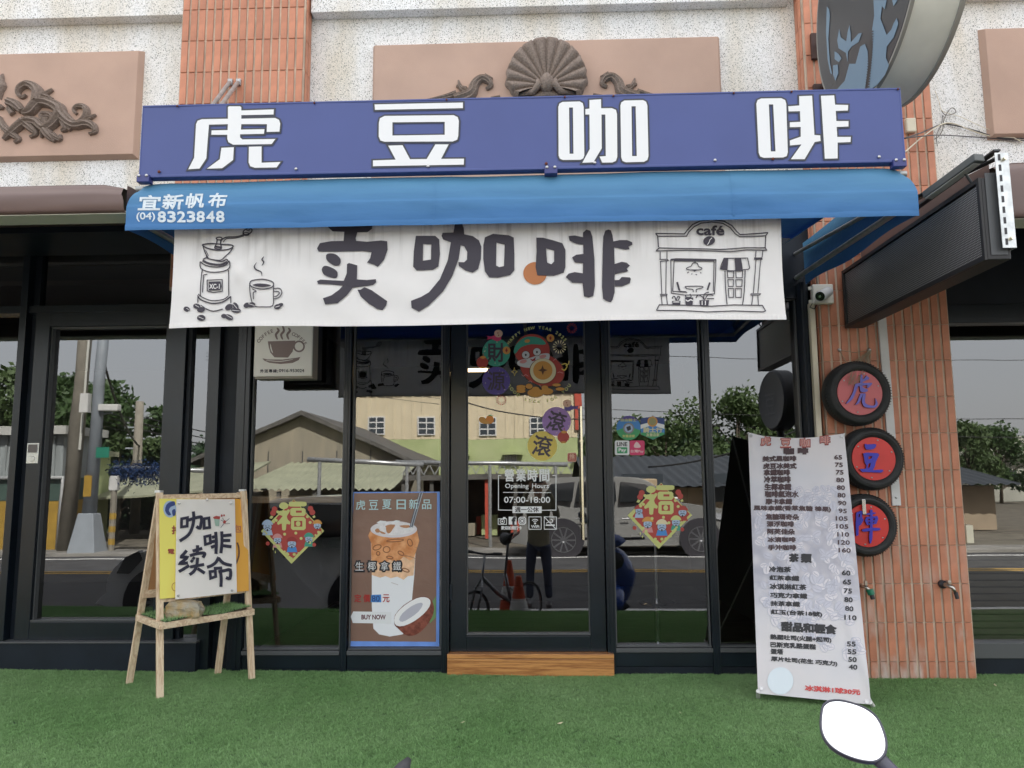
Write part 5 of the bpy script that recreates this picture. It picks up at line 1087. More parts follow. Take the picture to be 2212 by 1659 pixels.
# ================================================================ EASEL SIGN
PINE = wood_mat('raw_pine', (.82, .66, .47), (.58, .38, .23), (6, 6, .5), .65, 5)
PINEH = wood_mat('raw_pine_rail', (.82, .66, .47), (.55, .36, .22), (.5, 6, 6), .65, 5)
LF, RF = atz(345.4, 1509, .026), atz(544, 1467, .022); LB, RB = atz(279, 1477, .03), at(470.6, 1446, -.13); RB.z = .026
def onray(px, py, q, w):    # point on the pixel's ray at the depth of a mix of two ground points
    Y = q[0].y * (1 - w) + q[1].y * w; return at(px, py, Y)
tL, tR = onray(343, 1068, (LF, LB), .45), onray(524, 1064, (RF, RB), .45)
zt = (tL.z + tR.z) / 2; 
es = thing('easel_sign', 'raw pine A-frame easel with white 咖啡续命 cloth over a yellow sheet', 'easel sign', (LF + RF + LB + RB) / 4)
dirx = (tR - tL).normalized(); dirx.z = 0; nrm = (dirx.cross(Vector((0, 0, 1)))).normalized()
if nrm.y > 0: nrm = -nrm
for a, b in ((LF, tL), (RF, tR)): MB().bar(a, b + Vector((0, 0, .01)) + nrm * .012, .036, .022, upv=nrm).obj('front_leg', PINE, es, bevel=.002)
for a, b in ((LB, tL), (RB, tR)): MB().bar(a, b - nrm * .014 + dirx * (.01 if a is LB else -.01), .036, .022, upv=nrm).obj('rear_leg', PINE, es, bevel=.002)
def F_(u, v, o=0.0):   # point on the front face: u along, v 0 bottom .. 1 top
    a = LF + (tL - LF) * v; b = RF + (tR - RF) * v; return a + (b - a) * u + nrm * (.012 + o)
def Bk(u, v, o=0.0):
    a = LB + (tL - LB) * v; b = RB + (tR - RB) * v; return a + (b - a) * u - nrm * (o)
hw = .018
vb = (1511 - 1415) / (1511 - 1066) * 0 + .30
MB().bar(F_(0, .985, -.01) + dirx * hw, F_(1, .985, -.01) - dirx * hw, .024, .03, upv=(0, 0, 1)).obj('top_rail', PINEH, es, bevel=.002)
MB().bar(F_(0, .475, -.01) + dirx * hw, F_(1, .475, -.01) - dirx * hw, .02, .045, upv=(0, 0, 1)).obj('lower_rail', PINEH, es, bevel=.002)
MB().bar(Bk(0, .475, -.0), Bk(1, .475, -.0), .02, .045).obj('lower_rail', PINEH, es, bevel=.002)
# boards
BRDW = M('board_ply', (.50, .26, .12), .6)
MB().hexa([Bk(.03, .49), Bk(.97, .49), Bk(.97, .97), Bk(.03, .97)], [Bk(.03, .49, .006), Bk(.97, .49, .006), Bk(.97, .97, .006), Bk(.03, .97, .006)]).obj('rear_board', BRDW, es)
fn_ = (F_(1, .5) - F_(0, .5)).cross(F_(0, 1) - F_(0, 0)).normalized()
if fn_.y > 0: fn_ = -fn_
ES = Sheet(F_(.5, .7, .014), fn_)
def quad(name, reg, pts, off, th, mat, sheet, parent, nu=12, nv=12, wav=0, seed=0):
    q_ = [sheet.pt(reg, p_) + sheet.n * off for p_ in pts]
    def fn(u, v):
        c = (q_[0] * (1 - u) + q_[1] * u) * (1 - v) + (q_[3] * (1 - u) + q_[2] * u) * v
        return c + sheet.n * (wav * (noise.noise(Vector((u * 3, v * 3, seed))) + .5 * noise.noise(Vector((u * 8, v * 6, seed + 4)))))
    mb = MB(); mb.grid(fn, nu, nv)
    if th: mb.grid(lambda u, v: fn(u, v) - sheet.n * th, nu, nv)
    return mb.obj(name, mat, parent, smooth=True)
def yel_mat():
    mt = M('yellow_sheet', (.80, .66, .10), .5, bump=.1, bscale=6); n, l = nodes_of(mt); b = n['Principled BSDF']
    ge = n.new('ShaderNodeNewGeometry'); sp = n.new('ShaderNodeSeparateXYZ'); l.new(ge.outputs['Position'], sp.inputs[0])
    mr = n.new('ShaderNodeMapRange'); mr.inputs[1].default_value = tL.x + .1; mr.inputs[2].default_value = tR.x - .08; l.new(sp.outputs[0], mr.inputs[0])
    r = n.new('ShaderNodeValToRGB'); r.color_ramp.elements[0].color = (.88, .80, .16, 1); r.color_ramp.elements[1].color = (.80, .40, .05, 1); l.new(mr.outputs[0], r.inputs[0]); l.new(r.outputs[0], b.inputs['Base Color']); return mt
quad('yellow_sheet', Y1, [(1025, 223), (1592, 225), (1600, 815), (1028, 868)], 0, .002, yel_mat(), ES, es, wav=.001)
WC = M('white_cloth', (.93, .90, .86), .75, bump=.05, bscale=10, transl=.1)
quad('white_cloth', Y1, [(1130, 228), (1505, 228), (1518, 828), (1122, 872)], .010, 0, WC, ES, es, 30, 40, wav=.0022, seed=2)
ES2 = Sheet(ES.O + ES.n * .0155, ES.n)
p = Print(ES2, Y1, .001); 

for w_, cl, ls in ((18, True, [[(1168, 352), (1205, 345), (1203, 400), (1166, 405)], [(1312, 352), (1343, 347), (1348, 408), (1313, 413)], [(1316, 468), (1350, 460), (1353, 508), (1320, 517)], [(1350, 692), (1384, 688), (1387, 724), (1354, 735)]]),
    (20, False, [[(1242, 305), (1246, 345), (1238, 400), (1212, 455), (1155, 495)], [(1208, 362), (1245, 350), (1288, 340), (1296, 350), (1292, 385), (1284, 412), (1262, 402)],
     [(1386, 436), (1391, 500), (1388, 578)], [(1425, 433), (1427, 500), (1420, 574)], [(1362, 472), (1386, 466)], [(1360, 500), (1388, 495)], [(1356, 536), (1388, 525)], [(1428, 462), (1488, 456)], [(1428, 492), (1480, 492)], [(1426, 524), (1488, 532)],
     [(1200, 556), (1180, 580), (1166, 598), (1202, 600), (1180, 622), (1158, 640), (1208, 636)], [(1150, 692), (1180, 675), (1216, 652)], [(1238, 560), (1300, 542)], [(1270, 522), (1268, 582)], [(1220, 590), (1260, 578), (1304, 572), (1316, 580), (1304, 602)], [(1238, 600), (1252, 612)], [(1226, 618), (1240, 630)], [(1222, 662), (1312, 646)], [(1270, 602), (1264, 655), (1246, 690), (1218, 712)], [(1270, 672), (1316, 702)],
     [(1406, 598), (1388, 632), (1358, 654), (1330, 664)], [(1404, 604), (1436, 638), (1490, 652)], [(1374, 672), (1428, 668)], [(1404, 694), (1440, 686), (1480, 682), (1478, 735), (1452, 730)], [(1416, 684), (1422, 735), (1420, 790)]])):
    for l_ in ls: p.line(l_, w_, cl, smooth=0 if cl or len(l_) < 3 else 3)
split_by(p.obj('brush_character', M('sign_ink', (.02, .02, .045), .6), es), lambda c: (c.z > ES2.pt(Y1, (1300, 535 if c.x > ES2.pt(Y1, (1322, 530)).x else 510)).z) * 2 + (c.x > (ES2.pt(Y1, (1322, 530)).x if c.z < ES2.pt(Y1, (1300, 590)).z else ES2.pt(Y1, (1302, 480)).x if c.z < ES2.pt(Y1, (1300, 450)).z else 99)))
p = Print(ES2, Y1, .001); p.poly([(1375, 345), (1412, 350), (1408, 400), (1385, 398)]); p.obj('cup_print', M('mint', (.35, .5, .42), .6), es)
p = Print(ES2, Y1, .0016); p.polys([(1370, 342), (1390, 333), (1415, 338), (1412, 356), (1374, 352)], [(1440, 360), (1455, 368), (1448, 385), (1432, 378)]); p.oval(1425, 332, 6, 8); p.oval(1440, 330, 5, 7); p.obj('red_print', C_['red'], es)
p = Print(ES2, Y1, .001); p.lines([[(1418, 410), (1445, 375), (1475, 350)], [(1420, 360), (1440, 372)], [(1450, 385), (1478, 382)], [(1430, 345), (1440, 365)]], 5, taper=.5); p.obj('leaf_print', C_['grey'], es)
ESY = Sheet(ES.O + ES.n * .002, ES.n)
p = Print(ESY, Y1, .001); p.oval(1092, 290, 42, 54, n=30); p.obj('logo_disc', C_['sky'], es); p = Print(ESY, Y1, .002); p.polys([(1060, 300), (1070, 262), (1092, 245), (1120, 240), (1125, 265), (1098, 275), (1085, 300), (1100, 325), (1080, 330)], [(1105, 300), (1125, 290), (1128, 325), (1112, 335)], smooth=2); p.obj('logo_mark', C_['navy'], es)
p = Print(ESY, Y1, .001); p.text('扌', 1106, 398, 1128, 450, .04); p.text('電', 1080, 547, 1120, 578, .03); p.oval(1125, 790, 20, 26, ring=3); p.obj('red_text', M('brown_red', (.32, .06, .03), .5), es)
p = Print(ESY, Y1, .001); p.text('包', 1508, 392, 1552, 440, .03); p.obj('white_text', M('tan_text', (.55, .2, .08), .5), es); p = Print(ESY, Y1, .001); p.line([(1525, 505), (1535, 540), (1535, 590), (1518, 640)], 10, smooth=3); p.obj('cup_handle_print', C_['brown'], es)
for q_ in ((1153, 252), (1332, 230), (1485, 252), (1147, 845), (1492, 812)):
    c = ES2.pt(Y1, q_); MB().lathe([(.004, -.003), (.008, -.002), (.008, 0)], c, 'y', 12).obj('grommet', SCR, es)
for q_ in (tL, tR): MB().box(q_.x - .018, q_.x + .018, q_.y - .02, q_.y + .02, zt + .008, zt + .022).obj('hinge', M('white_metal', (.75, .75, .74), .4), es, bevel=.003)
# tray shelf
zsf = .40
def edge_at(v, back=False): 
    return (Bk if back else F_)
v_ = zsf / zt
fL, fR = F_(0, v_), F_(1, v_); bL, bR = Bk(0, v_), Bk(1, v_)
out = nrm * .075
for nm, a, b in (('side_rail', bL - dirx * .002, fL + out - dirx * .02), ('side_rail', bR + dirx * .002, fR + out * .0 + dirx * .02)):
    MB().bar(a - dirx * .012, b, .018, .036).obj(nm, PINEH, es, bevel=.002)
MB().bar(fL + out - dirx * .02, fR + nrm * .02 + dirx * .02, .018, .036).obj('front_rail', PINEH, es, bevel=.002)
MB().hexa([bL + Vector((0, 0, .006)), bR + Vector((0, 0, .006)), fR + Vector((0, 0, .006)), fL + out * .8 + Vector((0, 0, .006))], [q_ + Vector((0, 0, .014)) for q_ in (bL, bR, fR, fL + out * .8)]).obj('shelf_board', PINEH, es)
tf = MB().grid(lambda u, v: (bL * (1 - u) + bR * u) * (1 - v) + ((fL + out * 1.1) * (1 - u) + (fR + nrm * .03) * u) * v + Vector((0, 0, .018 + .012 * math.sin(u * 5) ** 2 + .03 * max(0, u - .8))), 20, 6).obj('turf_offcut', TURFB)
q = random.Random(12); mb = MB(); tv = [v.co.copy() for v in tf.data.vertices]; tff = [tuple(f.vertices) for f in tf.data.polygons]
for k in range(4200):
    f = tff[q.randrange(len(tff))]; a, b = q.random(), q.random(); c = (tv[f[0]] * (1 - a) + tv[f[1]] * a) * (1 - b) + (tv[f[3]] * (1 - a) + tv[f[2]] * a) * b
    an = q.uniform(0, 6.28); d = Vector((math.cos(an), math.sin(an), 0)) * .0012; mb.add([c - d, c + d, c + Vector((q.gauss(0, .006), q.gauss(0, .006), q.uniform(.010, .022)))], [(0, 1, 2)])
me_ = tf.data; bpy.data.objects.remove(tf); t = thing('turf_offcut', 'strip of green artificial turf lying on the easel shelf', 'turf strip', bL); link('backing', me_, t); tag(mb.obj('turf_blades', BLADE, t), kind='stuff')
# stone
sc_ = onray(398, 1342, (LF, LB), .5)
def stone():
    bm = bmesh.new(); bmesh.ops.create_cube(bm, size=1); bmesh.ops.subdivide_edges(bm, edges=bm.edges[:], cuts=9, use_grid_fill=True)
    for v in bm.verts:
        c = v.co.copy(); r = c.normalized() * .62; c = c.lerp(r, .22); n_ = noise.noise(c * 3 + Vector((5, 1, 2))); rough = (.5 + .5 * (c.z < .2))
        c += c.normalized() * (n_ * .10 + noise.noise(c * 11) * .045 * rough); c.x += .18 * c.z * 0 - .12 * (c.z > .3) * (c.x)
        c.z -= max(0, c.x + .1) * .30 * (c.z > 0); v.co = Vector((c.x * .185, c.y * .11, c.z * .105))
    for f in bm.faces: f.smooth = False
    me = bpy.data.meshes.new('stone'); bm.to_mesh(me); bm.free()
    me.materials.append(M('sandstone', (.42, .29, .12), .95, col2=(.40, .38, .32), vscale=16, bump=.7, bscale=60)); return me
so_ = link('stone', stone(), None); so_.location = (sc_.x, sc_.y, zsf + .03 + .05); so_.rotation_euler = (0, 0, R(12)); tag(so_, 'rough buff sandstone block resting on the easel shelf', 'stone')

# ================================================================ MENU BANNER
def solve():
    bl = at(1637.5, 1497.7, -.74); return bl
mBL = at(1637.5, 1497.7, -.66); mBR = at(1881, 1522, -.78); mTL = at(1616, 934, -.20)
mu = (mBR - mBL); mn = mu.cross(mTL - mBL).normalized()
if mn.y > 0: mn = -mn
MS = Sheet(mBL, mn)
mTR = MS.pt(D0, (1824, 936))
MS_UP = (mTL - mBL).normalized()
def md(c):
    zz = (c.z - mBL.z) / (mTL.z - mBL.z); xx = (c - mBL).dot(mu.normalized()) / mu.length
    d = .010 * math.sin(xx * 3.14) * math.sin(zz * 3.14) 
    d -= .030 * math.exp(-((xx - .12 - .1 * (1 - zz)) / .10) ** 2) * max(0, zz - .45)
    d += .018 * math.exp(-((xx - (1.05 - .5 * zz * 1.6)) / .05) ** 2) * max(0, .55 - zz) * 1.4
    d += .006 * noise.noise(Vector((xx * 4, zz * 9, 7)))
    return d
MS.disp = md
def menu_mat():
    mt = M('menu_cloth', (.6, .6, .66), .55, spec=.35, transl=.12); n, l = nodes_of(mt); b = n['Principled BSDF']
    tc = n.new('ShaderNodeTexCoord')
    ns = n.new('ShaderNodeTexNoise'); ns.inputs['Scale'].default_value = 2.2; ns.inputs['Detail'].default_value = 3; l.new(tc.outputs['Object'], ns.inputs[0])
    wp = n.new('ShaderNodeMixRGB'); wp.blend_type = 'ADD'; wp.inputs[0].default_value = .02; n3 = n.new('ShaderNodeTexNoise'); n3.inputs['Scale'].default_value = 9; l.new(tc.outputs['Object'], n3.inputs[0]); l.new(tc.outputs['Object'], wp.inputs[1]); l.new(n3.outputs[1], wp.inputs[2])
    v = n.new('ShaderNodeTexVoronoi'); v.inputs['Scale'].default_value = 19; v.feature = 'SMOOTH_F1'; l.new(wp.outputs[0], v.inputs[0])
    v2 = n.new('ShaderNodeTexVoronoi'); v2.inputs['Scale'].default_value = 19; l.new(wp.outputs[0], v2.inputs[0])
    r = n.new('ShaderNodeValToRGB'); r.color_ramp.elements[0].position = .0; r.color_ramp.elements[0].color = (.86, .82, .84, 1); r.color_ramp.elements[1].position = .62; r.color_ramp.elements[1].color = (.24, .26, .36, 1); l.new(v.outputs[0], r.inputs[0])
    r2 = n.new('ShaderNodeValToRGB'); r2.color_ramp.elements[0].color = (.46, .48, .60, 1); r2.color_ramp.elements[1].color = (.72, .68, .72, 1); l.new(v2.outputs['Color'], r2.inputs[0])
    mm = n.new('ShaderNodeMixRGB'); mm.blend_type = 'MIX'; mm.inputs[0].default_value = .5; l.new(r.outputs[0], mm.inputs[1]); l.new(r2.outputs[0], mm.inputs[2])
    sp = n.new('ShaderNodeSeparateXYZ'); l.new(tc.outputs['Object'], sp.inputs[0])
    a = n.new('ShaderNodeMapRange'); a.inputs[1].default_value = .42; a.inputs[2].default_value = .62; l.new(sp.outputs[2], a.inputs[0])
    a2 = n.new('ShaderNodeMapRange'); a2.inputs[1].default_value = 1.18; a2.inputs[2].default_value = .98; l.new(sp.outputs[2], a2.inputs[0])
    mu_ = n.new('ShaderNodeMath'); mu_.operation = 'MULTIPLY'; l.new(a.outputs[0], mu_.inputs[0]); l.new(a2.outputs[0], mu_.inputs[1])
    m3 = n.new('ShaderNodeMath'); m3.operation = 'MULTIPLY'; m3.inputs[1].default_value = .75; l.new(mu_.outputs[0], m3.inputs[0])
    base = n.new('ShaderNodeValToRGB'); base.color_ramp.elements[0].position = .4; base.color_ramp.elements[1].position = .6; base.color_ramp.elements[0].color = (.72, .72, .77, 1); base.color_ramp.elements[1].color = (.80, .77, .79, 1); l.new(ns.outputs[0], base.inputs[0])
    mx = n.new('ShaderNodeMixRGB'); l.new(m3.outputs[0], mx.inputs[0]); l.new(base.outputs[0], mx.inputs[1]); l.new(mm.outputs[0], mx.inputs[2]); l.new(mx.outputs[0], b.inputs['Base Color'])
    return mt
MM = menu_mat()
mt_ = thing('menu_banner', 'tall hanging menu banner of coffee and tea prices printed over coffee beans', 'banner', (mBL + mBR) / 2)
def mfn(u, v):
    c = (mTL * (1 - u) + mTR * u) * (1 - v) + (mBL * (1 - u) + mBR * u) * v
    c = c - (mTL - mBL).normalized() * (.034 * math.sin(u * 3.14) * max(0, 1 - v * 3.2) ** 2)
    return c + mn * md(c)
MB().grid(mfn, 50, 110).obj('cloth', MM, mt_, smooth=True)
back = MB().grid(lambda u, v: mfn(u, v) - mn * .003, 20, 50).obj('cloth_back', M('cloth_back', (.12, .12, .13), .8), mt_, smooth=True)
MI = M('menu_ink', (.075, .045, .05), .6); MI2 = M('menu_ink_black', (.03, .03, .035), .6); MR = M('menu_red', (.62, .07, .07), .6); MP = M('menu_pink', (.66, .36, .32), .6)
# the photographic coffee beans printed behind the prices
q = random.Random(5); pb = Print(MS, D0, .0016); ps = Print(MS, D0, .0022); pc = Print(MS, D0, .0028); pb2 = Print(MS, D0, .0019)
for p_ in (pb, ps, pc, pb2): p_.step = 8e-7
for k in range(330):
    v = q.random(); y = 1015 + 400 * (v if v > .25 else v * .6 + .1); f = (y - 934) / 570; x0_, x1_ = 1616 + 22 * f + 12, 1824 + 57 * f - 12
    x = x0_ + (x1_ - x0_) * (q.random() if y > 1100 else .35 + .6 * q.random()); r_ = 6 + 4 * q.random() + (y - 1015) / 400 * 3; a = q.uniform(0, 180)
    if y > 1330 and x < x0_ + (x1_ - x0_) * (y - 1330) / 110: continue
    (pb if k % 3 else pb2).oval(x, y, r_, r_ * .68, a, n=14); ps.oval(x, y, r_, r_ * .68, a, n=14, ring=1.1)
    ca_, sa_ = math.cos(R(a)), math.sin(R(a)); pc.line([(x - ca_ * r_ * .8, y - sa_ * r_ * .8), (x - sa_ * 1.2, y + ca_ * 1.2), (x + ca_ * r_ * .8, y + sa_ * r_ * .8)], 1.6, smooth=2, taper=.5)
for p_, nm_, c__ in ((pb, 'bean_print', (.74, .71, .75)), (pb2, 'bean_print', (.60, .60, .68)), (ps, 'bean_rim_print', (.55, .56, .64)), (pc, 'bean_crease_print', (.48, .48, .56))): tag(p_.obj(nm_, M(nm_ + str(int(c__[0] * 100)), c__, .6), mt_, cell=.03), kind='stuff')
p = Print(MS, Y7, .0045); q = Print(MS, Y7, .0056)
for ch, x, y in (('虎', 285, 142), ('豆', 515, 172), ('咖', 738, 172), ('啡', 968, 140)):
    p.text(ch, x - 1, y - 1, x + 114, y + 102, .05); q.text(ch, x + 5, y + 4, x + 108, y + 96, .01)
p.obj('shop_name_outline', M('menu_outline', (.28, .04, .04), .6), mt_, cell=.03); split_by(q.obj('shop_name', MP, mt_, cell=.03), band([MS.pt(Y7, (x_2, 200)).x for x_2 in (455, 680, 915)]))
p = Print(MS, Y7, .004); p.text('咖', 553, 282, 662, 350, .075).text('啡', 715, 280, 825, 348, .075); p.obj('heading', MI, mt_, cell=.03)
rows = [('美式黑咖啡', 308, 368, 690, 428, 5, '65', 1132, 362, 1218), ('虎豆冰美式', 316, 450, 693, 512, 8, '75', 1140, 450, 1226), ('拿鐵咖啡', 322, 520, 618, 588, 10, '75', 1150, 536, 1234), ('冷萃咖啡', 326, 600, 625, 672, 10, '80', 1155, 624, 1242), ('生椰拿鐵', 332, 685, 632, 758, 12, '80', 1162, 712, 1250), ('咖啡氣泡水', 338, 770, 715, 842, 12, '80', 1168, 800, 1258), ('摩卡拿鐵', 343, 858, 642, 922, 12, '90', 1176, 890, 1266), ('風味拿鐵(香草焦糖 榛果)', 205, 938, 1088, 1002, 20, '95', 1182, 980, 1272), ('焦糖瑪奇朵', 343, 1035, 720, 1098, 16, '105', 1148, 1068, 1282), ('漂浮咖啡', 357, 1122, 662, 1182, 8, '105', 1155, 1160, 1290), ('阿芙佳朵', 362, 1208, 672, 1270, 10, '110', 1165, 1252, 1298), ('冰滴咖啡', 366, 1305, 682, 1362, 6, '120', 1172, 1345, 1306), ('手沖咖啡', 372, 1395, 688, 1455, 6, '160', 1180, 1436, 1316)]
for nm, x0, y0, x1, y1, sl_, pr, px0, py, px1 in rows:
    p = Print(MS, Y7, .004); p.text(nm, x0, y0, x1, y1, .05, slope=sl_); p.obj('menu_item', MI, mt_, cell=.03)
    p = Print(MS, Y7, .004); p.text(pr, px0, py, px1, py + 48, .03, slope=3); p.obj('price', MI, mt_, cell=.03)
p = Print(MS, Y7, .004); p.text('茶', 615, 1505, 712, 1590, .07).text('類', 752, 1508, 862, 1600, .07); p.obj('heading', MI2, mt_, cell=.03)
rows = [('冷泡茶', 362, 75, 596, 132, 6, '60', 1155, 118, 1244), ('紅茶拿鐵', 368, 168, 684, 220, 12, '65', 1165, 216, 1252), ('冰淇淋紅茶', 372, 260, 762, 318, 14, '75', 1175, 312, 1262), ('巧克力拿鐵', 375, 355, 772, 410, 18, '80', 1182, 408, 1270), ('抹茶拿鐵', 378, 448, 692, 502, 14, '80', 1190, 506, 1278), ('紅玉(台茶18號)', 382, 542, 934, 600, 30, '110', 1180, 604, 1312), ('熱壓吐司(火腿+起司)', 376, 812, 1036, 872, 38, '55', 1210, 892, 1300), ('巴斯克乳酪蛋糕', 378, 895, 868, 950, 28, '55', 1218, 976, 1306), ('蛋塔', 380, 968, 512, 1024, 8, '50', 1226, 1060, 1312), ('厚片吐司(花生 巧克力)', 385, 1052, 1102, 1108, 56, '40', 1232, 1142, 1320)]
for nm, x0, y0, x1, y1, sl_, pr, px0, py, px1 in rows:
    p = Print(MS, Y8, .004); p.text(nm, x0, y0, x1, y1, .045, slope=sl_); p.obj('menu_item', MI2, mt_, cell=.03)
    p = Print(MS, Y8, .004); p.text(pr, px0, py, px1, py + 50, .03, slope=5); p.obj('price', MI2, mt_, cell=.03)
p = Print(MS, Y8, .004); p.text('甜品和輕食', 498, 680, 1086, 772, .07, slope=38); p.obj('heading', MI2, mt_, cell=.03)
p = Print(MS, Y8, .004); p.text('冰淇淋1球30元', 755, 1368, 1352, 1425, .045, slope=48); p.obj('ice_cream_offer', MR, mt_, cell=.03)
p = Print(MS, Y8, .004); p.oval(484, 1320, 141, 149, n=40); p.obj('white_disc', M('disc_white', (.72, .80, .86), .5), mt_, cell=.03)
# x-stand behind, legs and grommets
WP = M('white_plastic', (.75, .75, .74), .4)
ctr = (mTL + mTR + mBL + mBR) / 4 - mn * .06
for a, b in ((mTL, atz(1888, 1531)), (mTR, atz(1637, 1511))):
    MB().tube([a - mn * .004, ctr, b + Vector((0, 0, .008))], .006, 8).obj('stand_rod', WP, mt_, smooth=True)
for c in (atz(1638, 1511), atz(1886, 1530)): MB().tube([c + Vector((0, 0, .012)), (mBL if c.x < mBR.x - .2 else mBR) + Vector((0, 0, .012)) - mn * .002], [.012, .010], 10).obj('foot', WP, mt_)
for q_ in ((1645, 1487), (1872, 1516), (1622, 942), (1818, 943)):
    c = MS.pt(D0, q_); c += mn * (md(c) + .003); MB().tube([c + mn * .001, c + mn * .004], .010, 14).obj('grommet', SCR, mt_)

# ================================================================ TYRES
TYR = M('tyre_rubber', (.022, .023, .024), .62, var=.25, vscale=14, bump=.25, bscale=50)
def tyre(cx, cy, yc, rpx, label, ch, box, dcol, ccol, reg, tilt=(0, 0), strip=False):
    c = at(cx, cy, yc - .05); r = rpx / F0 * (c - CAM).y; t = thing('painted_tyre', label, 'tyre', (c.x, yc, c.z - r), 'tyre signs stacked on the tiled pillar')
    prof = [(r * .64, -.035), (r * .70, -.060), (r * .80, -.072), (r * .90, -.066), (r * .965, -.045), (r, -.02), (r, .02), (r * .965, .045), (r * .85, .05), (r * .64, .04)]
    MB().lathe([(a, b) for a, b in smooth_line(prof, True, 3)], (c.x, yc, c.z), 'y', 64, closed=True).obj('tyre', TYR, t, angle=60)
    mb = MB()
    for rr, d in ((.755, -.0695), (.80, -.0745), (.885, -.0705)): mb.lathe([(r * rr, d), (r * (rr + .008), d - .0022), (r * (rr + .016), d + .0004)], (c.x, yc, c.z), 'y', 64)
    mb.f = [f for f in mb.f if len(f) == 4]; mb.mi = mb.mi[:len(mb.f)]
    mb.obj('sidewall_rib', TYR, t, smooth=True)
    mb = MB()
    for k in range(72):
        a = 2 * math.pi * k / 72; d = Vector((math.cos(a), 0, math.sin(a))); q_ = Vector((-math.sin(a), 0, math.cos(a)))
        P_ = Vector((c.x, yc, c.z)) + d * (r * .985); mb.bar(P_ + Vector((0, -.045, 0)) - q_ * .004, P_ + Vector((0, -.008, 0)) + q_ * .006 + d * r * .004, .004, .005, upv=d)
    tag(mb.obj('tread_blocks', TYR, t), kind='stuff')
    MB().lathe([(r * .675, -.060), (r * .68, -.054), (r * .64, -.035)], (c.x, yc, c.z), 'y', 48).obj('disc', dcol, t, angle=30)
    p = Print(Sheet((0, yc - .074, 0), (0, -1, 0)), reg, 0)
    for o_, hs_ in box: p.poly(o_, hs_, smooth=2 if not hs_ else 0)
    o = p.obj('character', ccol, t); o.data.materials.append(M('rust_edge', (.20, .05, .03), .7))
    bm = bmesh.new(); bm.from_mesh(o.data); bmesh.ops.recalc_face_normals(bm, faces=bm.faces[:])
    for f in bm.faces:
        if f.normal.y > 0: f.normal_flip()
    bm.to_mesh(o.data); bm.free()
    md_ = o.modifiers.new('solid', 'SOLIDIFY'); md_.thickness = .015; md_.offset = -1; md_.material_offset_rim = 1
    for a_ in (20, 75, 140, 205, 260, 320): 
        MB().lathe([(.002, -.065), (.005, -.063), (.005, -.058)], (c.x + r * .60 * math.cos(R(a_)), yc, c.z + r * .60 * math.sin(R(a_))), 'y', 8).obj('screw', SCR, t)
    if strip: 
        cc = at(1865, 1095, yc - .07); MB().box(cc.x - .011, cc.x + .011, yc - .082, yc - .076, cc.z - .045, cc.z + .045).obj('hanger_plate', CHR, t, bevel=.003)
    return t, c, r
DR = M('red_disc_paint', (.60, .035, .03), .35, var=.08, vscale=6); DP = M('faded_red_disc', (.56, .13, .14), .45, var=.06, vscale=6)
BL1 = M('blue_letter', (.035, .03, .42), .4); BL2 = M('faded_blue_letter', (.14, .13, .50), .5)
T1 = [([(1405, 510), (1425, 520), (1425, 560), (1450, 545), (1470, 515), (1480, 530), (1500, 543), (1490, 560), (1440, 582), (1432, 600), (1500, 598), (1532, 602), (1520, 622), (1490, 652), (1470, 645), (1478, 625), (1427, 628), (1432, 652), (1480, 668), (1478, 690), (1440, 702), (1402, 690), (1395, 640), (1375, 640), (1352, 700), (1320, 770), (1270, 815), (1245, 824), (1290, 760), (1325, 690), (1345, 615), (1385, 600), (1400, 595)], []), ([(1400, 720), (1430, 715), (1410, 770), (1385, 820), (1345, 838), (1370, 800)], []), ([(1435, 715), (1460, 720), (1450, 790), (1465, 828), (1520, 848), (1560, 840), (1568, 800), (1562, 765), (1592, 820), (1575, 862), (1530, 872), (1450, 862), (1420, 810), (1425, 750)], [])]
T2 = [([(1450, 1265), (1480, 1270), (1555, 1265), (1575, 1280), (1550, 1318), (1465, 1325)], []), ([(1430, 1370), (1470, 1360), (1590, 1365), (1608, 1385), (1570, 1460), (1560, 1510), (1540, 1550), (1640, 1545), (1655, 1560), (1630, 1578), (1420, 1570), (1395, 1540), (1460, 1535), (1470, 1500), (1450, 1470), (1440, 1400)], [[(1490, 1400), (1535, 1398), (1520, 1425), (1490, 1435)], [(1490, 1480), (1515, 1475), (1505, 1520), (1480, 1530)]])]
T3 = [([(1385, 1020), (1440, 1000), (1470, 1005), (1450, 1060), (1470, 1110), (1440, 1160), (1415, 1175), (1412, 1280), (1385, 1290), (1380, 1150)], [[(1412, 1040), (1430, 1035), (1425, 1070), (1412, 1080)]]), ([(1500, 1035), (1560, 1020), (1605, 1020), (1600, 1035), (1510, 1050)], []), ([(1500, 1070), (1630, 1060), (1640, 1090), (1620, 1150), (1510, 1165), (1485, 1110)], [[(1518, 1093), (1545, 1090), (1545, 1108), (1520, 1112)], [(1578, 1088), (1604, 1086), (1598, 1105), (1578, 1108)], [(1523, 1128), (1545, 1126), (1545, 1144), (1526, 1147)], [(1578, 1124), (1596, 1122), (1592, 1138), (1578, 1140)]]), ([(1455, 1215), (1560, 1195), (1659, 1200), (1650, 1225), (1560, 1230), (1470, 1240)], []), ([(1545, 990), (1575, 995), (1575, 1060), (1575, 1195), (1570, 1330), (1545, 1380), (1535, 1300), (1545, 1190), (1548, 1060)], [])]
ty1 = tyre(1856, 849, -.235, 70, 'uppermost painted tyre with faded pink disc and character 虎', '虎', T1, DP, BL2, X1)
ty2 = tyre(1886, 991, -.235, 67, 'middle painted tyre with bright red disc and character 豆', '豆', T2, DR, BL1, X1)
ty3 = tyre(1872, 1135, -.235, 65.5, 'lowest painted tyre with red disc and character 陣, half behind the menu', '陣', T3, DR, BL1, Y7, strip=True)
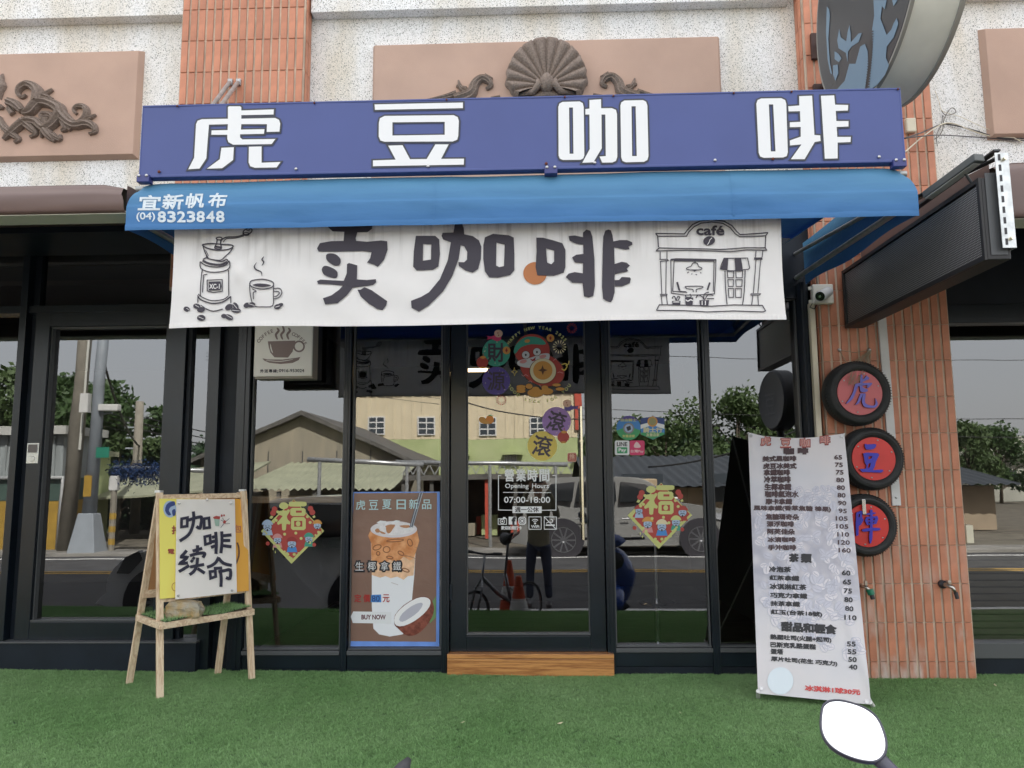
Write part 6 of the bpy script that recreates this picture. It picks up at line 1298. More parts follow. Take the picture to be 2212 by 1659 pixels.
# dry netting and string hanging over the top tyre
STR = M('dry_string', (.35, .31, .22), .9)
t = thing('hanging_net', 'tangle of dry netting tied to two screws over the top tyre', 'netting', at(1840, 800, -.3))
n1, n2 = at(1813, 756, -.165), at(1877, 756, -.165)
for c in (n1, n2): MB().lathe([(.004, -.012), (.010, -.008), (.010, .012)], c, 'y', 12).obj('screw', SCR, t)
MB().tube([n1, (n1 + n2) / 2 + Vector((0, -.01, -.018)), n2], .0018, 5).obj('string', STR, t)
MB().tube([n1, n1 + Vector((.015, -.02, -.05)), at(1832, 790, -.24)], .0018, 5).obj('string', STR, t)
mb = MB(); q = random.Random(4)
for k in range(46):
    s0 = n2 + Vector((q.uniform(-.01, .01), -.015, q.uniform(-.01, 0))); w = q.uniform(-1, 1); e1 = at(1862 + w * 14, 785, -.26) + Vector((q.uniform(-.015, .015), q.uniform(-.02, .01), q.uniform(-.02, .02))); e2 = at(1846 + w * 16, 812 + q.uniform(0, 22), -.315) + Vector((q.uniform(-.012, .012), q.uniform(-.01, .01), 0))
    mb.tube([s0, s0.lerp(e1, .5) + Vector((q.uniform(-.01, .01), 0, q.uniform(-.01, .01))), e1, e2], .0008, 4)
tag(mb.obj('net_strands', STR, t), kind='stuff')

# ================================================================ THINGS ON THE RIGHT PILLAR AND WALL
IV = M('ivory_plastic', (.70, .64, .50), .45, var=.05, vscale=10)
a, b = at(1751, 653, -.18), at(1780, 945, -.18)
x_ = X(1765.5, 850, -.17)
t = thing('cable_duct', 'beige plastic cable duct running down beside the tiled pillar', 'cable duct', (x_, -.16, 0)); MB().box(x_ - .017, x_ + .015, -.175, -.13, .0, at(1755, 655, -.17).z).obj('duct', IV, t, bevel=.003); MB().box(x_ - .019, x_ - .016, -.176, -.14, .0, at(1755, 655, -.17).z).obj('lid_lip', IV, t)
xa = at(1900, 800, -.17).x; 
t = thing('metal_strip', 'flat white metal strip screwed to the tiles behind the tyres', 'strip', (xa, -.16, at(1930, 1090, -.17).z))
w0, w1 = at(1938, 1092, -.17), at(1909, 800, -.17)
MB().hexa([(w0.x - .03, -.158, w0.z), (w0.x + .022, -.158, w0.z), (w1.x + .028, -.158, 2.9), (w1.x - .022, -.158, 2.9)], [(w0.x - .03, -.176, w0.z), (w0.x + .022, -.176, w0.z), (w1.x + .028, -.176, 2.9), (w1.x - .022, -.176, 2.9)]).obj('strip', M('white_metal_strip', (.60, .60, .60), .5, var=.12, vscale=6), t, bevel=.001)
for q_ in (at(1936, 1075, -.176), at(1913, 810, -.176)): screw(t, q_, .006)
# security camera
t = thing('security_camera', 'white bullet security camera on a square junction box', 'camera', at(1780, 635, -.2))
c0, c1 = at(1757, 656, -.20), at(1800, 613, -.20)
MB().box(c0.x, c1.x, -.20, -.155, c0.z, c1.z).obj('junction_box', PLAS, t, bevel=.008); MB().box(c0.x - .015, c0.x, -.175, -.16, c0.z + .01, c0.z + .03).box(c0.x - .015, c0.x, -.175, -.16, c1.z - .03, c1.z - .01).obj('box_tab', PLAS, t)
ca = at(1787, 631, -.23); cb = at(1772, 640, -.31); dr = (cb - ca).normalized()
MB().tube([ca - dr * .02, ca - dr * .018, cb, cb + dr * .004], [.02, .031, .033, .030], 24).obj('camera_body', WHITE, t, angle=40); MB().tube([cb + dr * .003, cb + dr * .008], [.030, .026], 24).obj('lens_face', M('black_glass', (.01, .01, .012), .1), t, angle=40)
MB().tube([cb + dr * .008, cb + dr * .011], [.009, .007], 14).obj('lens', CHR, t); MB().tube([ca + Vector((0, .0, -.02)), (ca.x, -.20, ca.z - .01)], .010, 10).obj('mount_arm', WHITE, t)
MB().tube([Vector((c0.x, -.18, c0.z + .004)), (c0.x - .02, -.19, c0.z - .02), (c0.x + .01, -.18, c0.z - .03), (c0.x + .025, -.19, c0.z - .005)], .003, 6).obj('cable', ALUD, t)
# LED panel
f0, f1 = at(2118 * K, 833 * K, -.2), at(2100 * K, 690 * K, -.2); n0, n1_ = atx(2487 * K, 632 * K, f0.x), at(2487 * K, 632 * K, -1.72)
LX = f0.x; lz0 = (f0.z + n1_.z) / 2; lz1 = lz0 + (f1.z - f0.z); ly0, ly1 = -.20, n1_.y
LEDB = M('led_housing', (.02, .02, .022), .5); t = thing('led_display', 'dark LED dot display jutting from the pillar on slotted steel angles', 'display', (LX, -.2, lz0))
MB().box(LX, LX + .10, ly1, ly0, lz0, lz1).obj('housing', LEDB, t, bevel=.004)
mb = MB()
for a_, b_ in ((lz0, lz0 + .02), (lz1 - .02, lz1)): mb.box(LX - .012, LX - .001, ly1, ly0, a_, b_)
mb.box(LX - .012, LX - .001, ly1, ly1 + .02, lz0 + .02, lz1 - .02).box(LX - .012, LX - .001, ly0 - .02, ly0, lz0 + .02, lz1 - .02); mb.obj('bezel', LEDB, t)
mb = MB(); nz, ny = 30, 140
for i in range(nz):
    for j in range(ny):
        z = lz0 + .026 + (lz1 - lz0 - .052) * (i + .5) / nz; y = ly0 - .026 + (ly1 - ly0 + .052) * (j + .5) / ny; r_ = .0028
        mb.add([(LX - .0005, y - r_ * 1.5, z - r_), (LX - .0005, y + r_ * 1.5, z - r_), (LX - .0028, y + r_, z + r_), (LX - .0028, y - r_, z + r_)], [(0, 1, 2, 3)])
tag(mb.obj('led_dots', M('led_lens', (.34, .34, .36), .25), t), kind='stuff')
lx = LX + .03
MB().box(LX + .015, LX + .085, ly1 - .004, ly1 - .001, lz0 + .02, lz1 + .02).obj('end_plate', M('grey_end_plate', (.07, .075, .08), .45), t)
q0 = at(2172, 535, ly1 - .03); q1 = at(2148, 330, ly1 - .03)
mb = MB(); xz = (q0.x + q1.x) / 2 + .02; zz0, zz1 = q0.z, q1.z
ZN = M('zinc', (.60, .62, .62), .35, metal=.7, var=.15, vscale=30)
mb.box(xz - .025, xz + .030, ly1 - .030, ly1 - .027, zz0, zz1).box(xz + .0305, xz + .0335, ly1 - .029, ly1 + .02, zz0, zz1); mb.obj('slotted_angle', ZN, t)
mb = MB(); k = 9
for i in range(k): z = zz0 + (zz1 - zz0) * (i + .6) / k; mb.box(xz - .012, xz - .002, ly1 - .0316, ly1 - .0305, z - .016, z + .012)
mb.obj('slots', BLACK, t)
for z in (zz0 + .04, zz1 - .03): MB().tube([(xz + .012, ly1 - .03, z), (xz + .012, ly1 - .045, z)], .008, 8).obj('bolt', BRASS, t)
# diagonal stay and lamp bar
e0 = at(2143, 350, ly1 - .02); e1 = at(1990, 470, -1.2)
GUN = M('gunmetal', (.05, .055, .06), .45, metal=.5); MB().bar((xz, ly1 - .01, lz1 + .12), (LX + .05, -.18, lz1 + .10), .03, .008).obj('stay', GUN, t)
MB().bar((xz - .01, ly1 - .012, zz1 - .02), (LX - .12, -1.2, lz1 - .06 + .12), .03, .006).obj('stay', GUN, t)
la, lb = at(2150, 372, ly1 + .01), at(2092, 405, ly1 + .30)
t = thing('tube_lamp', 'short grey lamp housing on top of the LED display', 'lamp', (LX, ly1 + .1, lz1)); MB().bar((LX - .01, ly1 - .02, lz1 + .085), (LX - .08, ly1 + .30, lz1 + .035), .05, .035).obj('lamp_housing', M('grey_housing', (.10, .11, .11), .5), t, bevel=.004); MB().bar((LX - .012, ly1, lz1 + .065), (LX - .08, ly1 + .29, lz1 + .017), .036, .006).obj('lamp_strip', M('milky', (.5, .5, .48), .4), t)
MB().tube([(LX - .03, ly1 + .08, lz1 + .07), (LX + .02, ly1 + .09, lz1 - .005)], .006, 8).obj('lamp_arm', GUN, t)
# round tiger sign
rx_, rc, rr_ = 1.74, Vector((1.74, -.98, 0)), .64
bot = atx(2174 * K, 240 * K, rx_); rz = bot.z + rr_ * .995; cyy = bot.y
t = thing('round_lightbox_sign', 'large round projecting lightbox with pale blue tiger drawing, cut by the top of the picture', 'sign', (rx_, cyy, rz - rr_))
RIM = M('aged_sign_rim', (.80, .80, .72), .5, var=.08, vscale=4); TG = M('sign_charcoal', (.035, .038, .045), .35); TB = M('tiger_blue', (.16, .26, .36), .4)
MB().lathe([(rr_ - .006, .004), (rr_, .0), (rr_, .24), (rr_ - .01, .245)], (rx_, cyy, rz), 'x', 90).obj('rim', RIM, t, angle=40)
MB().lathe([(rr_ + .006, -.004), (rr_ + .008, .012), (rr_ + .001, .016)], (rx_, cyy, rz), 'x', 90).obj('rim_band', M('rim_band', (.30, .29, .26), .5), t, angle=40)
MB().lathe([(rr_ + .001, .222), (rr_ + .007, .226), (rr_ + .001, .25)], (rx_, cyy, rz), 'x', 90).obj('rim_band', M('rim_band', (.30, .29, .26), .5), t, angle=40)
MB().lathe([(rr_ - .012, -.006), (rr_ - .004, -.002)], (rx_, cyy, rz), 'x', 90).obj('face', TG, t)
TS = Sheet((rx_ - .0075, 0, 0), (-1, 0, 0)); p = Print(TS, Z3, .001)
p.polys([(1245, 0), (1330, 0), (1318, 60), (1300, 40), (1290, 120), (1330, 225), (1360, 190), (1375, 150), (1395, 115), (1405, 150), (1395, 185), (1375, 240), (1330, 300), (1325, 370), (1345, 420), (1320, 480), (1270, 545), (1230, 572), (1205, 575), (1215, 520), (1228, 440), (1240, 300), (1235, 200), (1250, 100)],
        [(1025, 185), (1035, 240), (1070, 265), (1080, 200), (1092, 160), (1098, 215), (1100, 272), (1150, 215), (1170, 212), (1150, 270), (1105, 300), (1082, 330), (1078, 400), (1068, 340), (1020, 310), (1012, 260)],
        [(995, 330), (1020, 345), (1040, 375), (1022, 400), (995, 380)], [(985, 420), (1015, 415), (1020, 470), (1000, 520), (985, 480)],
        [(1010, 575), (1060, 520), (1090, 410), (1130, 410), (1160, 300), (1190, 282), (1208, 330), (1212, 420), (1205, 480), (1190, 575)],
        [(945, 40), (960, 60), (965, 100), (955, 250), (965, 400), (980, 480), (968, 470), (950, 380), (940, 200)], [(1365, 0), (1400, 0), (1375, 40)])
p.obj('tiger_drawing', TB, t)
p = Print(TS, Z3, .0025)
for i in range(22): y = 195 + i * 17; x = 1232 - 14 * (i / 22) ** 1.5 * 2; p.poly([(x - 14, y + 10), (x + 14, y), (x + 16, y + 9), (x - 10, y + 17)])
p.obj('tiger_stripe', TG, t)
for px, py in ((890, 300), (905, 572)):
    c = at(*zm(Z3, (px, py)), -.17); MB().box(c.x - .05, c.x + .05, -.185, -.16, c.z - .09, c.z + .09 if py < 500 else c.z + .03).obj('mount_plate', M('rusty_plate', (.06, .03, .025), .7), t, bevel=.003); MB().bar((c.x + .02, -.18, c.z), (rx_ + .05, cyy + .55, c.z), .04).obj('mount_arm', M('rusty_plate', (.06, .03, .025), .7), t)
for q_ in ((1485, 150), (1316, 552), (1640, 545), (1850, 128), (1482, 617)):
    pass
# switch box, junction, wires on the wall
c = at(*zm(Z3, (1480, 810)), -.17); t = thing('switch_box', 'ivory plastic switch box on the pillar beside the sign board', 'switch box', c); MB().box(c.x - .032, c.x + .032, -.19, -.155, c.z - .048, c.z + .048).obj('cover', IV, t, bevel=.008)
c = at(*zm(X2, (830, 310)), -.13); t = thing('switch_box', 'cream plastic box stuck on the edge of the pillar above the tap', 'switch box', c); MB().box(2.601, 2.645, -.16, -.10, c.z - .055, c.z + .055).obj('cover', IV, t, bevel=.004)
def wire(label, pts, mat, r=.004, y=-.02):
    P_ = [at(*zm(Z3, (q_[0], q_[1])), q_[2] if len(q_) > 2 else y) for q_ in pts]; P_ = [Vector(q_) for q_ in smooth_line([tuple(q_) for q_ in P_], False, 5)]
    o = MB().tube(P_, r, 6).obj('cable', mat, None, smooth=True); tag(o, label, 'cable', 'loose cables on the wall right of the sign'); return o
wire('black cable looping from the sign board across the white wall', [(1445, 890, -1.4), (1560, 850, -.6), (1680, 800, -.05), (1760, 805), (1900, 840), (2050, 885), (2212, 890)], BLACK, .004)
wire('second black cable running straight right from the sign board', [(1445, 888, -1.4), (1620, 870, -.5), (1750, 872, -.06), (1950, 885), (2212, 905)], BLACK, .0035)
wire('white cable sagging over the black ones', [(1450, 975, -1.3), (1560, 880, -.6), (1680, 800, -.06), (1760, 795), (1850, 830), (1990, 875), (2130, 885), (2200, 915)], IV, .004)
wire('thin pale wire drooping to the right edge', [(1640, 585, -.05), (1665, 650), (1690, 715), (1800, 750), (1980, 830), (2200, 900)], IV, .002)
wire('curly knot of pale wire on the white wall', [(1680, 710), (1710, 740), (1770, 725), (1765, 700), (1740, 698), (1700, 760), (1690, 830), (1660, 880), (1625, 900)], M('grey_wire', (.2, .19, .17), .6), .003)
wire('short dark wire end hanging from the knot', [(1690, 740), (1680, 800), (1650, 870), (1655, 940)], BLACK, .002)
# taps
BRS = M('tap_steel', (.55, .52, .48), .3, metal=1)
c = at(*zm(X2, (695, 600)), -.17)
t = thing('water_tap', 'chrome tap with black lever low on the tiled pillar', 'tap', c); MB().lathe([(.016, -.02), (.024, -.012), (.024, .012)], (c.x - .012, -.17, c.z), 'y', 20).obj('wall_flange', BLACK, t, angle=40)
MB().tube([(c.x - .01, -.17, c.z), (c.x - .01, -.21, c.z), (c.x + .014, -.235, c.z - .012), (c.x + .022, -.24, c.z - .04)], [.012, .013, .012, .009], 12).obj('tap_body', BRS, t, smooth=True)
MB().bar((c.x, -.215, c.z + .028), (c.x, -.215, c.z + .012), .03, .02).obj('tap_lever', BRS, t, bevel=.003); MB().tube([(c.x + .024, -.242, c.z - .038), (c.x + .03, -.245, c.z - .075)], [.012, .011], 10).obj('spout', BLACK, t)
c = at(*zm(X2, (232, 610)), -.17)
t = thing('water_tap', 'small tap with green hose connector beside the menu banner', 'tap', c); MB().tube([(c.x - .02, -.17, c.z), (c.x - .01, -.22, c.z), (c.x + .004, -.23, c.z - .02)], .011, 10).obj('tap_body', BRS, t, smooth=True); MB().bar((c.x - .01, -.215, c.z + .035), (c.x - .01, -.215, c.z + .01), .02, .014).obj('tap_lever', BRS, t)
MB().tube([(c.x + .004, -.232, c.z - .012), (c.x + .012, -.235, c.z - .042)], [.021, .020], 14).obj('hose_connector', M('green_plastic', (.02, .22, .13), .4), t, angle=40); MB().tube([(c.x + .013, -.236, c.z - .042), (c.x + .018, -.238, c.z - .068)], .013, 12).obj('spout', BLACK, t)
MB().tube([at(*zm(X2, (222, 452)), -.20), (c.x - .006, -.21, c.z + .035)], .0018, 5).obj('chain', STR, t)

# ================================================================ BROWN AWNINGS OF THE NEIGHBOURS
BRC = M('brown_awning_cloth', (.135, .085, .075), .4, spec=.5, var=.07, vscale=3, bump=.15, bscale=4); CRM = M('cream_underside', (.75, .74, .62), .7)
def brown(label, x0, x1, z0, z1, xr, side):
    t = thing('brown_awning', label, 'awning', ((x0 + x1) / 2, AY, z0), 'brown vinyl awnings of the neighbouring shops')
    pf = smooth_line([(AY + .02, z0), (AY, z0 + .02), (AY - .005, (z0 + z1) / 2), (AY + .01, z1 - .05), (AY + .05, z1 - .008), (AY + .12, z1 + .005), (AY + .7, z1 + .10), (-.02, z1 + .2)], False, 4)
    def fn(u, v):
        i = v * (len(pf) - 1); k = min(int(i), len(pf) - 2); f = i - k; x = x0 + (x1 - x0) * u
        e = (x1 - x) if side > 0 else (x - x0); hh = max(0, (pf[k][1] - z0) / (z1 - z0) - .3); dx = .05 * min(hh, .7) * math.exp(-e / .06)
        return (x - side * dx, pf[k][0] * (1 - f) + pf[k + 1][0] * f + .004 * noise.noise(Vector((x * 2, v * 9, 0))), pf[k][1] * (1 - f) + pf[k + 1][1] * f - .03 * min(hh, .7) * math.exp(-e / .05))
    MB().grid(fn, 60, 40).obj('canopy', BRC, t, smooth=True)
    xe = x1 - .005 if side > 0 else x0 + .005
    MB().grid(lambda u, v: (xe, AY + .03 + (1.4) * u, z0 + .01 + .18 * u * (1 - v) * .6 + (z1 - z0 - .03 + .17 * u * .9) * v), 8, 4).obj('end_flap', BRC, t)
    MB().hexa([(x0, AY + .02, z0 - .002), (x1, AY + .02, z0 - .002), (x1, AY + .16, z0 + .0), (x0, AY + .16, z0 + .0)], [(x0, AY + .02, z0 + .01), (x1, AY + .02, z0 + .01), (x1, AY + .16, z0 + .012), (x0, AY + .16, z0 + .012)]).obj('soffit', CRM, t)
lt, lb_ = at(100, 390, AY), at(100, 460, AY)
brown('brown vinyl awning left of the blue one', -9, ax0 - .012, lb_.z, lt.z, 0, 1)
rr1 = at(2212, 345, -1.3)
zbr = at(2100, 590, -.06).z
t = brown('brown vinyl awning behind the LED display on the right', 2.07, 9, zb_ - .02, zt_ + .02, 0, -1)
# scooter mirror at the lower right and saddle tip at the bottom edge
MBK = M('mirror_shell', (.075, .075, .10), .3, spec=.5); MIR = M('mirror_glass', (.96, .96, .96), .02, metal=1)
mc = CAM + ray(1845, 1583).normalized() * 1.42
t = thing('scooter_mirror', 'black scooter mirror with white sky reflection at the lower right', 'mirror', mc)
oc = [(1778, 1535), (1784, 1523), (1798, 1516), (1825, 1517), (1865, 1530), (1893, 1552), (1908, 1585), (1912, 1612), (1905, 1632), (1886, 1643), (1850, 1638), (1812, 1622), (1787, 1600), (1776, 1572)]
view = (CAM - mc).normalized()   # the glass is tipped up a little, towards the bright sky
nm = (view + Vector((-.10, -.72, .68)).normalized()).normalized()
MSH = Sheet(mc, nm); pin = [MSH.pt(D0, q_) for q_ in smooth_line(oc, True, 3)]; cen = sum(pin, Vector()) / len(pin)
rings = [(1.0, 0.000), (1.035, .004), (1.075, .002), (1.085, -.008), (1.03, -.022), (.8, -.034), (.4, -.042), (.02, -.045)]
mb = MB(); N_ = len(pin)
for s_, d in rings: mb.v += [tuple(cen + (q_ - cen) * s_ + nm * d) for q_ in pin]
for i in range(len(rings) - 1): mb.f += [(i * N_ + k, i * N_ + (k + 1) % N_, (i + 1) * N_ + (k + 1) % N_, (i + 1) * N_ + k) for k in range(N_)]
mb.mi = [0] * len(mb.f); mb.obj('shell', MBK, t, smooth=True)
MB().add([q_ + nm * .0005 for q_ in pin], [tuple(range(N_))]).obj('mirror_glass', MIR, t)
j0 = MSH.pt(D0, (1896, 1632)) - nm * .012; dv = MSH.pt(D0, (1990, 1720)) - MSH.pt(D0, (1896, 1632)); dn = dv.normalized()
MB().tube([j0, j0 + dn * .03], [.012, .0105], 14).obj('joint', MBK, t, angle=40)
for k in range(3): MB().tube([j0 + dn * (.031 + k * .005), j0 + dn * (.0345 + k * .005)], .0125, 14).obj('rubber_ring', TYR, t, angle=40)
MB().tube([j0 + dn * .046, j0 + dn * .10, j0 + dn * .17 + Vector((0, 0, -.03)), j0 + dn * .2 + Vector((.02, 0, -.12))], [.0085, .007, .007, .007], 12).obj('stem', MBK, t, smooth=True)

# ---- bits of leaf and grit caught in the turf
q = random.Random(31)
for k, (px, py, lb) in enumerate(((571, 1478, 'tiny dry leaf bit right of the easel'), (660, 1486, 'pale leaf bit below the diamond window'), (417, 1513, 'pale grain by the front easel leg'), (1000, 1560, 'small white grain on the open turf'), (1210, 1562, 'white grit speck on the middle of the turf'), (1470, 1540, 'thin straw on the turf below the right windows'), (890, 1492, 'thin dry stalk below the poster'), (2150, 1480, 'pale scrap on the turf by the right shop'))):
    c = atz(px, py, .016); a = q.uniform(0, 3.14); L_ = q.uniform(.010, .022); d = Vector((math.cos(a), math.sin(a), 0)); e = Vector((-d.y, d.x, .3)) * L_ * (.35 if k % 3 else .12)
    tag(MB().add([c - d * L_, c + e, c + d * L_ + Vector((0, 0, .004)), c - e], [(0, 1, 2, 3)]).obj('leaf_bit', M('dry_leaf', (.62, .55, .36), .8)), lb, 'debris', 'bits of leaf and grit on the turf')
# ================================================================ THE STREET BEHIND THE CAMERA, seen mirrored in the glass
G = 'seen mirrored'
def rf(x, y, a): return refl(x, y, a)
GZ = RZ
# ---- beige and green metal-clad building
BG = M('beige_cladding', (.60, .52, .36), .6, var=.05, vscale=1.5); GR = M('pale_green_paint', (.34, .40, .18), .7, col2=(.42, .47, .24), vscale=1.2); RT_ = M('red_trim', (.45, .07, .04), .6)
GD = M('window_dark', (.05, .06, .07), .25); WF = M('window_frame_white', (.6, .6, .58), .5)
A = 33; e0 = rf(742, 950, A); e1 = rf(1246, 948, A); top = rf(1000, 850, A).z; mid = rf(1000, 948, A).z
b1 = thing('metal_clad_building', 'tall beige metal-clad building with green lower wall across the street', 'building', ((e0.x + e1.x) / 2, -A - 5, GZ))
x0, x1 = e0.x, e1.x
MB().box(x0, x1, -A - 10, -A, GZ, mid).obj('lower_wall', GR, b1); MB().box(x0, x1, -A - 10, -A - .02, mid + .01, top).obj('upper_body', BG, b1)
mb = MB(); n_ = int((x1 - x0) / .45)
for i in range(n_): xx = x0 + (x1 - x0) * (i + .5) / n_; mb.box(xx - .05, xx + .05, -A - .019, -A + .02, mid + .02, top)
tag(mb.obj('cladding_rib', BG, b1), kind='stuff')
MB().box(x1 - .1, x1 + .25, -A - 10, -A + .12, mid + .4, top).obj('corner_trim', RT_, b1); MB().box(x0, x1 + .3, -A - 10.1, -A + .14, top, top + .3).obj('roof_trim', RT_, b1)
for xa_, xb_ in ((797, 831), (905, 937), (1037, 1069), (1147, 1175)):
    p0, p1 = rf(xa_, 937, A), rf(xb_, 902, A); 
    f = MB().box(p0.x - .06, p1.x + .06, -A - .01, -A + .07, p0.z - .06, p1.z + .06).obj('window_frame', WF, b1); MB().box(p0.x, p1.x, -A + .0, -A + .075, p0.z, p1.z).obj('pane', GD, f)
    m_ = MB(); cx = (p0.x + p1.x) / 2; m_.box(cx - .03, cx + .03, -A + .076, -A + .09, p0.z, p1.z); [m_.box(p0.x, p1.x, -A + .076, -A + .088, p0.z + (p1.z - p0.z) * k - .03, p0.z + (p1.z - p0.z) * k + .03) for k in (.33, .7)]; m_.obj('glazing_bar', WF, f)
for xa_, xb_, y_ in ((975, 1015, 982), (1088, 1130, 981), (1240, 1246, 981)): p0, p1 = rf(xa_, y_ + 3, A), rf(xb_, y_ - 3, A); MB().box(p0.x, p1.x, -A, -A + .6, p0.z, p1.z).obj('window_hood', GR, b1)
p0, p1 = rf(1092, 1002, A), rf(1116, 982, A); f = MB().box(p0.x, p1.x, -A, -A + .05, p0.z, p1.z).obj('window_frame', GD, b1); m_ = MB(); [m_.box(p0.x + (p1.x - p0.x) * k / 8 - .02, p0.x + (p1.x - p0.x) * k / 8 + .02, -A + .051, -A + .08, p0.z, p1.z) for k in range(9)]; m_.obj('bar', WF, f)
# ---- gable house
A = 22; ap = rf(656, 897, A); el = rf(420, 985, A); er = rf(875, 992, A); base = rf(650, 995, A).z
h = thing('gable_house', 'grey-beige gable end house with stained panels across the street', 'house', (ap.x, -A - 4, GZ))
CP = M('stained_panel', (.34, .30, .22), .8, col2=(.24, .22, .17), vscale=1.2, stretch=(3, 1, .5)); RFD = M('dark_roof_sheet', (.10, .095, .085), .7, var=.3, vscale=3)
ex0, ex1 = ap.x - (er.x - ap.x) * 1.0, er.x; ez = er.z
MB().add([(ex0, -A, GZ), (ex1, -A, GZ), (ex1, -A, ez), (ap.x, -A, ap.z), (ex0, -A, ez), (ex0, -A - 9, GZ), (ex1, -A - 9, GZ), (ex1, -A - 9, ez), (ap.x, -A - 9, ap.z), (ex0, -A - 9, ez)], [(0, 1, 2, 3, 4), (9, 8, 7, 6, 5), (0, 4, 9, 5), (1, 6, 7, 2), (2, 7, 8, 3), (3, 8, 9, 4)]).obj('wall', CP, h)
for s_, ea in ((1, ex0), (-1, ex1)):
    d = (ap.x - ea); k = .25; MB().hexa([(ea - .35 * s_, -A + .35, ez - .35 * (ap.z - ez) / abs(d)), (ap.x, -A + .35, ap.z), (ap.x, -A - 9.2, ap.z), (ea - .35 * s_, -A - 9.2, ez - .35 * (ap.z - ez) / abs(d))], [(ea - .35 * s_, -A + .35, ez + .14 - .35 * (ap.z - ez) / abs(d)), (ap.x, -A + .35, ap.z + .16), (ap.x, -A - 9.2, ap.z + .16), (ea - .35 * s_, -A - 9.2, ez + .14 - .35 * (ap.z - ez) / abs(d))]).obj('roof', RFD, h)
for k in range(1, 6): xx = ex0 + (ex1 - ex0) * k / 6; MB().box(xx - .02, xx + .02, -A, -A + .02, GZ, ez + .3).obj('panel_joint', RFD, h)
# lean-to with corrugated sheet roof in front
A2 = 16; z1_, z0_ = rf(650, 1000, 21).z, rf(650, 1058, A2).z
lt_ = thing('corrugated_lean_to', 'pale green corrugated lean-to roof in front of the gable house', 'shed', (ap.x, -18, GZ)); CR = M('corrugated_sheet', (.36, .37, .26), .6, col2=(.26, .27, .19), vscale=1.5)
lx0, lx1 = rf(505, 1050, A2).x, rf(850, 1050, A2).x
def cor(u, v): x = lx0 + (lx1 - lx0) * u; return (x, -21 + (21 - A2) * v, z1_ + (z0_ - z1_) * v + .03 * math.sin(x * 30))
MB().grid(cor, 320, 1).obj('roof_sheet', CR, lt_); MB().box(lx0, lx1, -21, -20.8, GZ, z1_ - .05).obj('wall', CP, lt_)
for k in range(5): xx = lx0 + .2 + (lx1 - lx0 - .4) * k / 4; MB().box(xx - .05, xx + .05, -A2 - .2, -A2 - .1, GZ, z0_ - .05).obj('post', RFD, lt_)
# dark long roof on the right
DKR = M('dark_tile_roof', (.035, .042, .05), .6, var=.2, vscale=8, bump=.5, bscale=6)
A3 = 19; q1, q2, q3 = rf(1210, 1060, A3), rf(1740, 960, 26), rf(1740, 1045, A3)
dh = thing('dark_roofed_house', 'low house with a long dark blue-grey roof behind the silver car', 'house', (q1.x + 4, -24, GZ))
rx0, rx1 = rf(1265, 1010, A3).x, rf(1560, 1000, A3).x + 9
zr1, zr0 = rf(1450, 985, 26).z, rf(1450, 1052, A3).z
def rfn(u, v): x = rx0 + (rx1 - rx0) * u; return (x, -26 + (26 - A3) * v, zr1 + (zr0 - zr1) * v + .025 * math.sin(x * 18))
MB().grid(rfn, 400, 1).obj('roof', DKR, dh); MB().box(rx0 + .4, rx1 - .4, -26, -A3 - .8, GZ, zr0 - .05).obj('wall', M('tan_wall', (.33, .26, .18), .8, var=.1, vscale=2), dh)
MB().grid(lambda u, v: (rx0 + (rx1 - rx0) * u, -26 - 6 * v, zr1 - 1.5 * v), 2, 1).obj('rear_roof', DKR, dh)
for k in range(4): xx = rx0 + 1.2 + k * 2.6; f = MB().box(xx, xx + 1.3, -A3 - .82, -A3 - .75, GZ + .9, GZ + 1.8).obj('window', GD, dh)
bx_a, bx_b = rf(1335, 1078, 15), rf(1420, 1035, 15)
t = thing('parked_box_truck', 'tan box body of a small truck standing beyond the silver car', 'truck', (bx_a.x, -15.8, GZ)); MB().box(bx_a.x, bx_b.x, -17.2, -15, bx_a.z - .5, bx_b.z).obj('box_body', M('tan_panel', (.42, .32, .20), .6, var=.1, vscale=3), t, bevel=.03)
MB().box(bx_a.x + .1, bx_b.x - .1, -17.1, -15.1, GZ + .4, bx_a.z - .52).obj('chassis', ALUD, t)
for xx in (bx_a.x + .3, bx_b.x - .3): MB().lathe([(.15, -15.3), (.36, -15.28), (.38, -15.1), (.15, -15.08)], (xx, 0, GZ + .38), 'y', 24).obj('wheel', TYR, t, angle=40)
# dark sheds and clutter band in the middle (behind the person): open fronted market stall
t = thing('open_shed', 'low dark open-fronted shed with truss and red posts behind the road', 'shed', (-1.5, -18, GZ))
s0, s1 = rf(870, 1030, 17), rf(1235, 1030, 17)
MB().box(s0.x, s1.x, -21, -17, s0.z - .1, s0.z + .05).obj('roof', RFD, t); MB().box(s0.x, s1.x, -21.2, -21, GZ, s0.z - .1).obj('rear_wall', M('shed_back', (.06, .05, .045), .8, col2=(.16, .12, .09), vscale=1.6), t)
for k in range(7): xx = s0.x + (s1.x - s0.x) * k / 6; MB().box(xx - .05, xx + .05, -17.2, -17.1, GZ, s0.z - .1).obj('post', RT_ if k in (2, 3) else RFD, t)
m_ = MB(); 
for k in range(16): xx = s0.x + (s1.x - s0.x) * k / 16; w_ = (s1.x - s0.x) / 16; m_.bar((xx, -17, s0.z + .05), (xx + w_ / 2, -17, s0.z + .35), .03).bar((xx + w_ / 2, -17, s0.z + .35), (xx + w_, -17, s0.z + .05), .03)
m_.box(s0.x, s1.x, -17.03, -16.97, s0.z + .34, s0.z + .38); m_.obj('truss', PIPE, t)
q = random.Random(8)
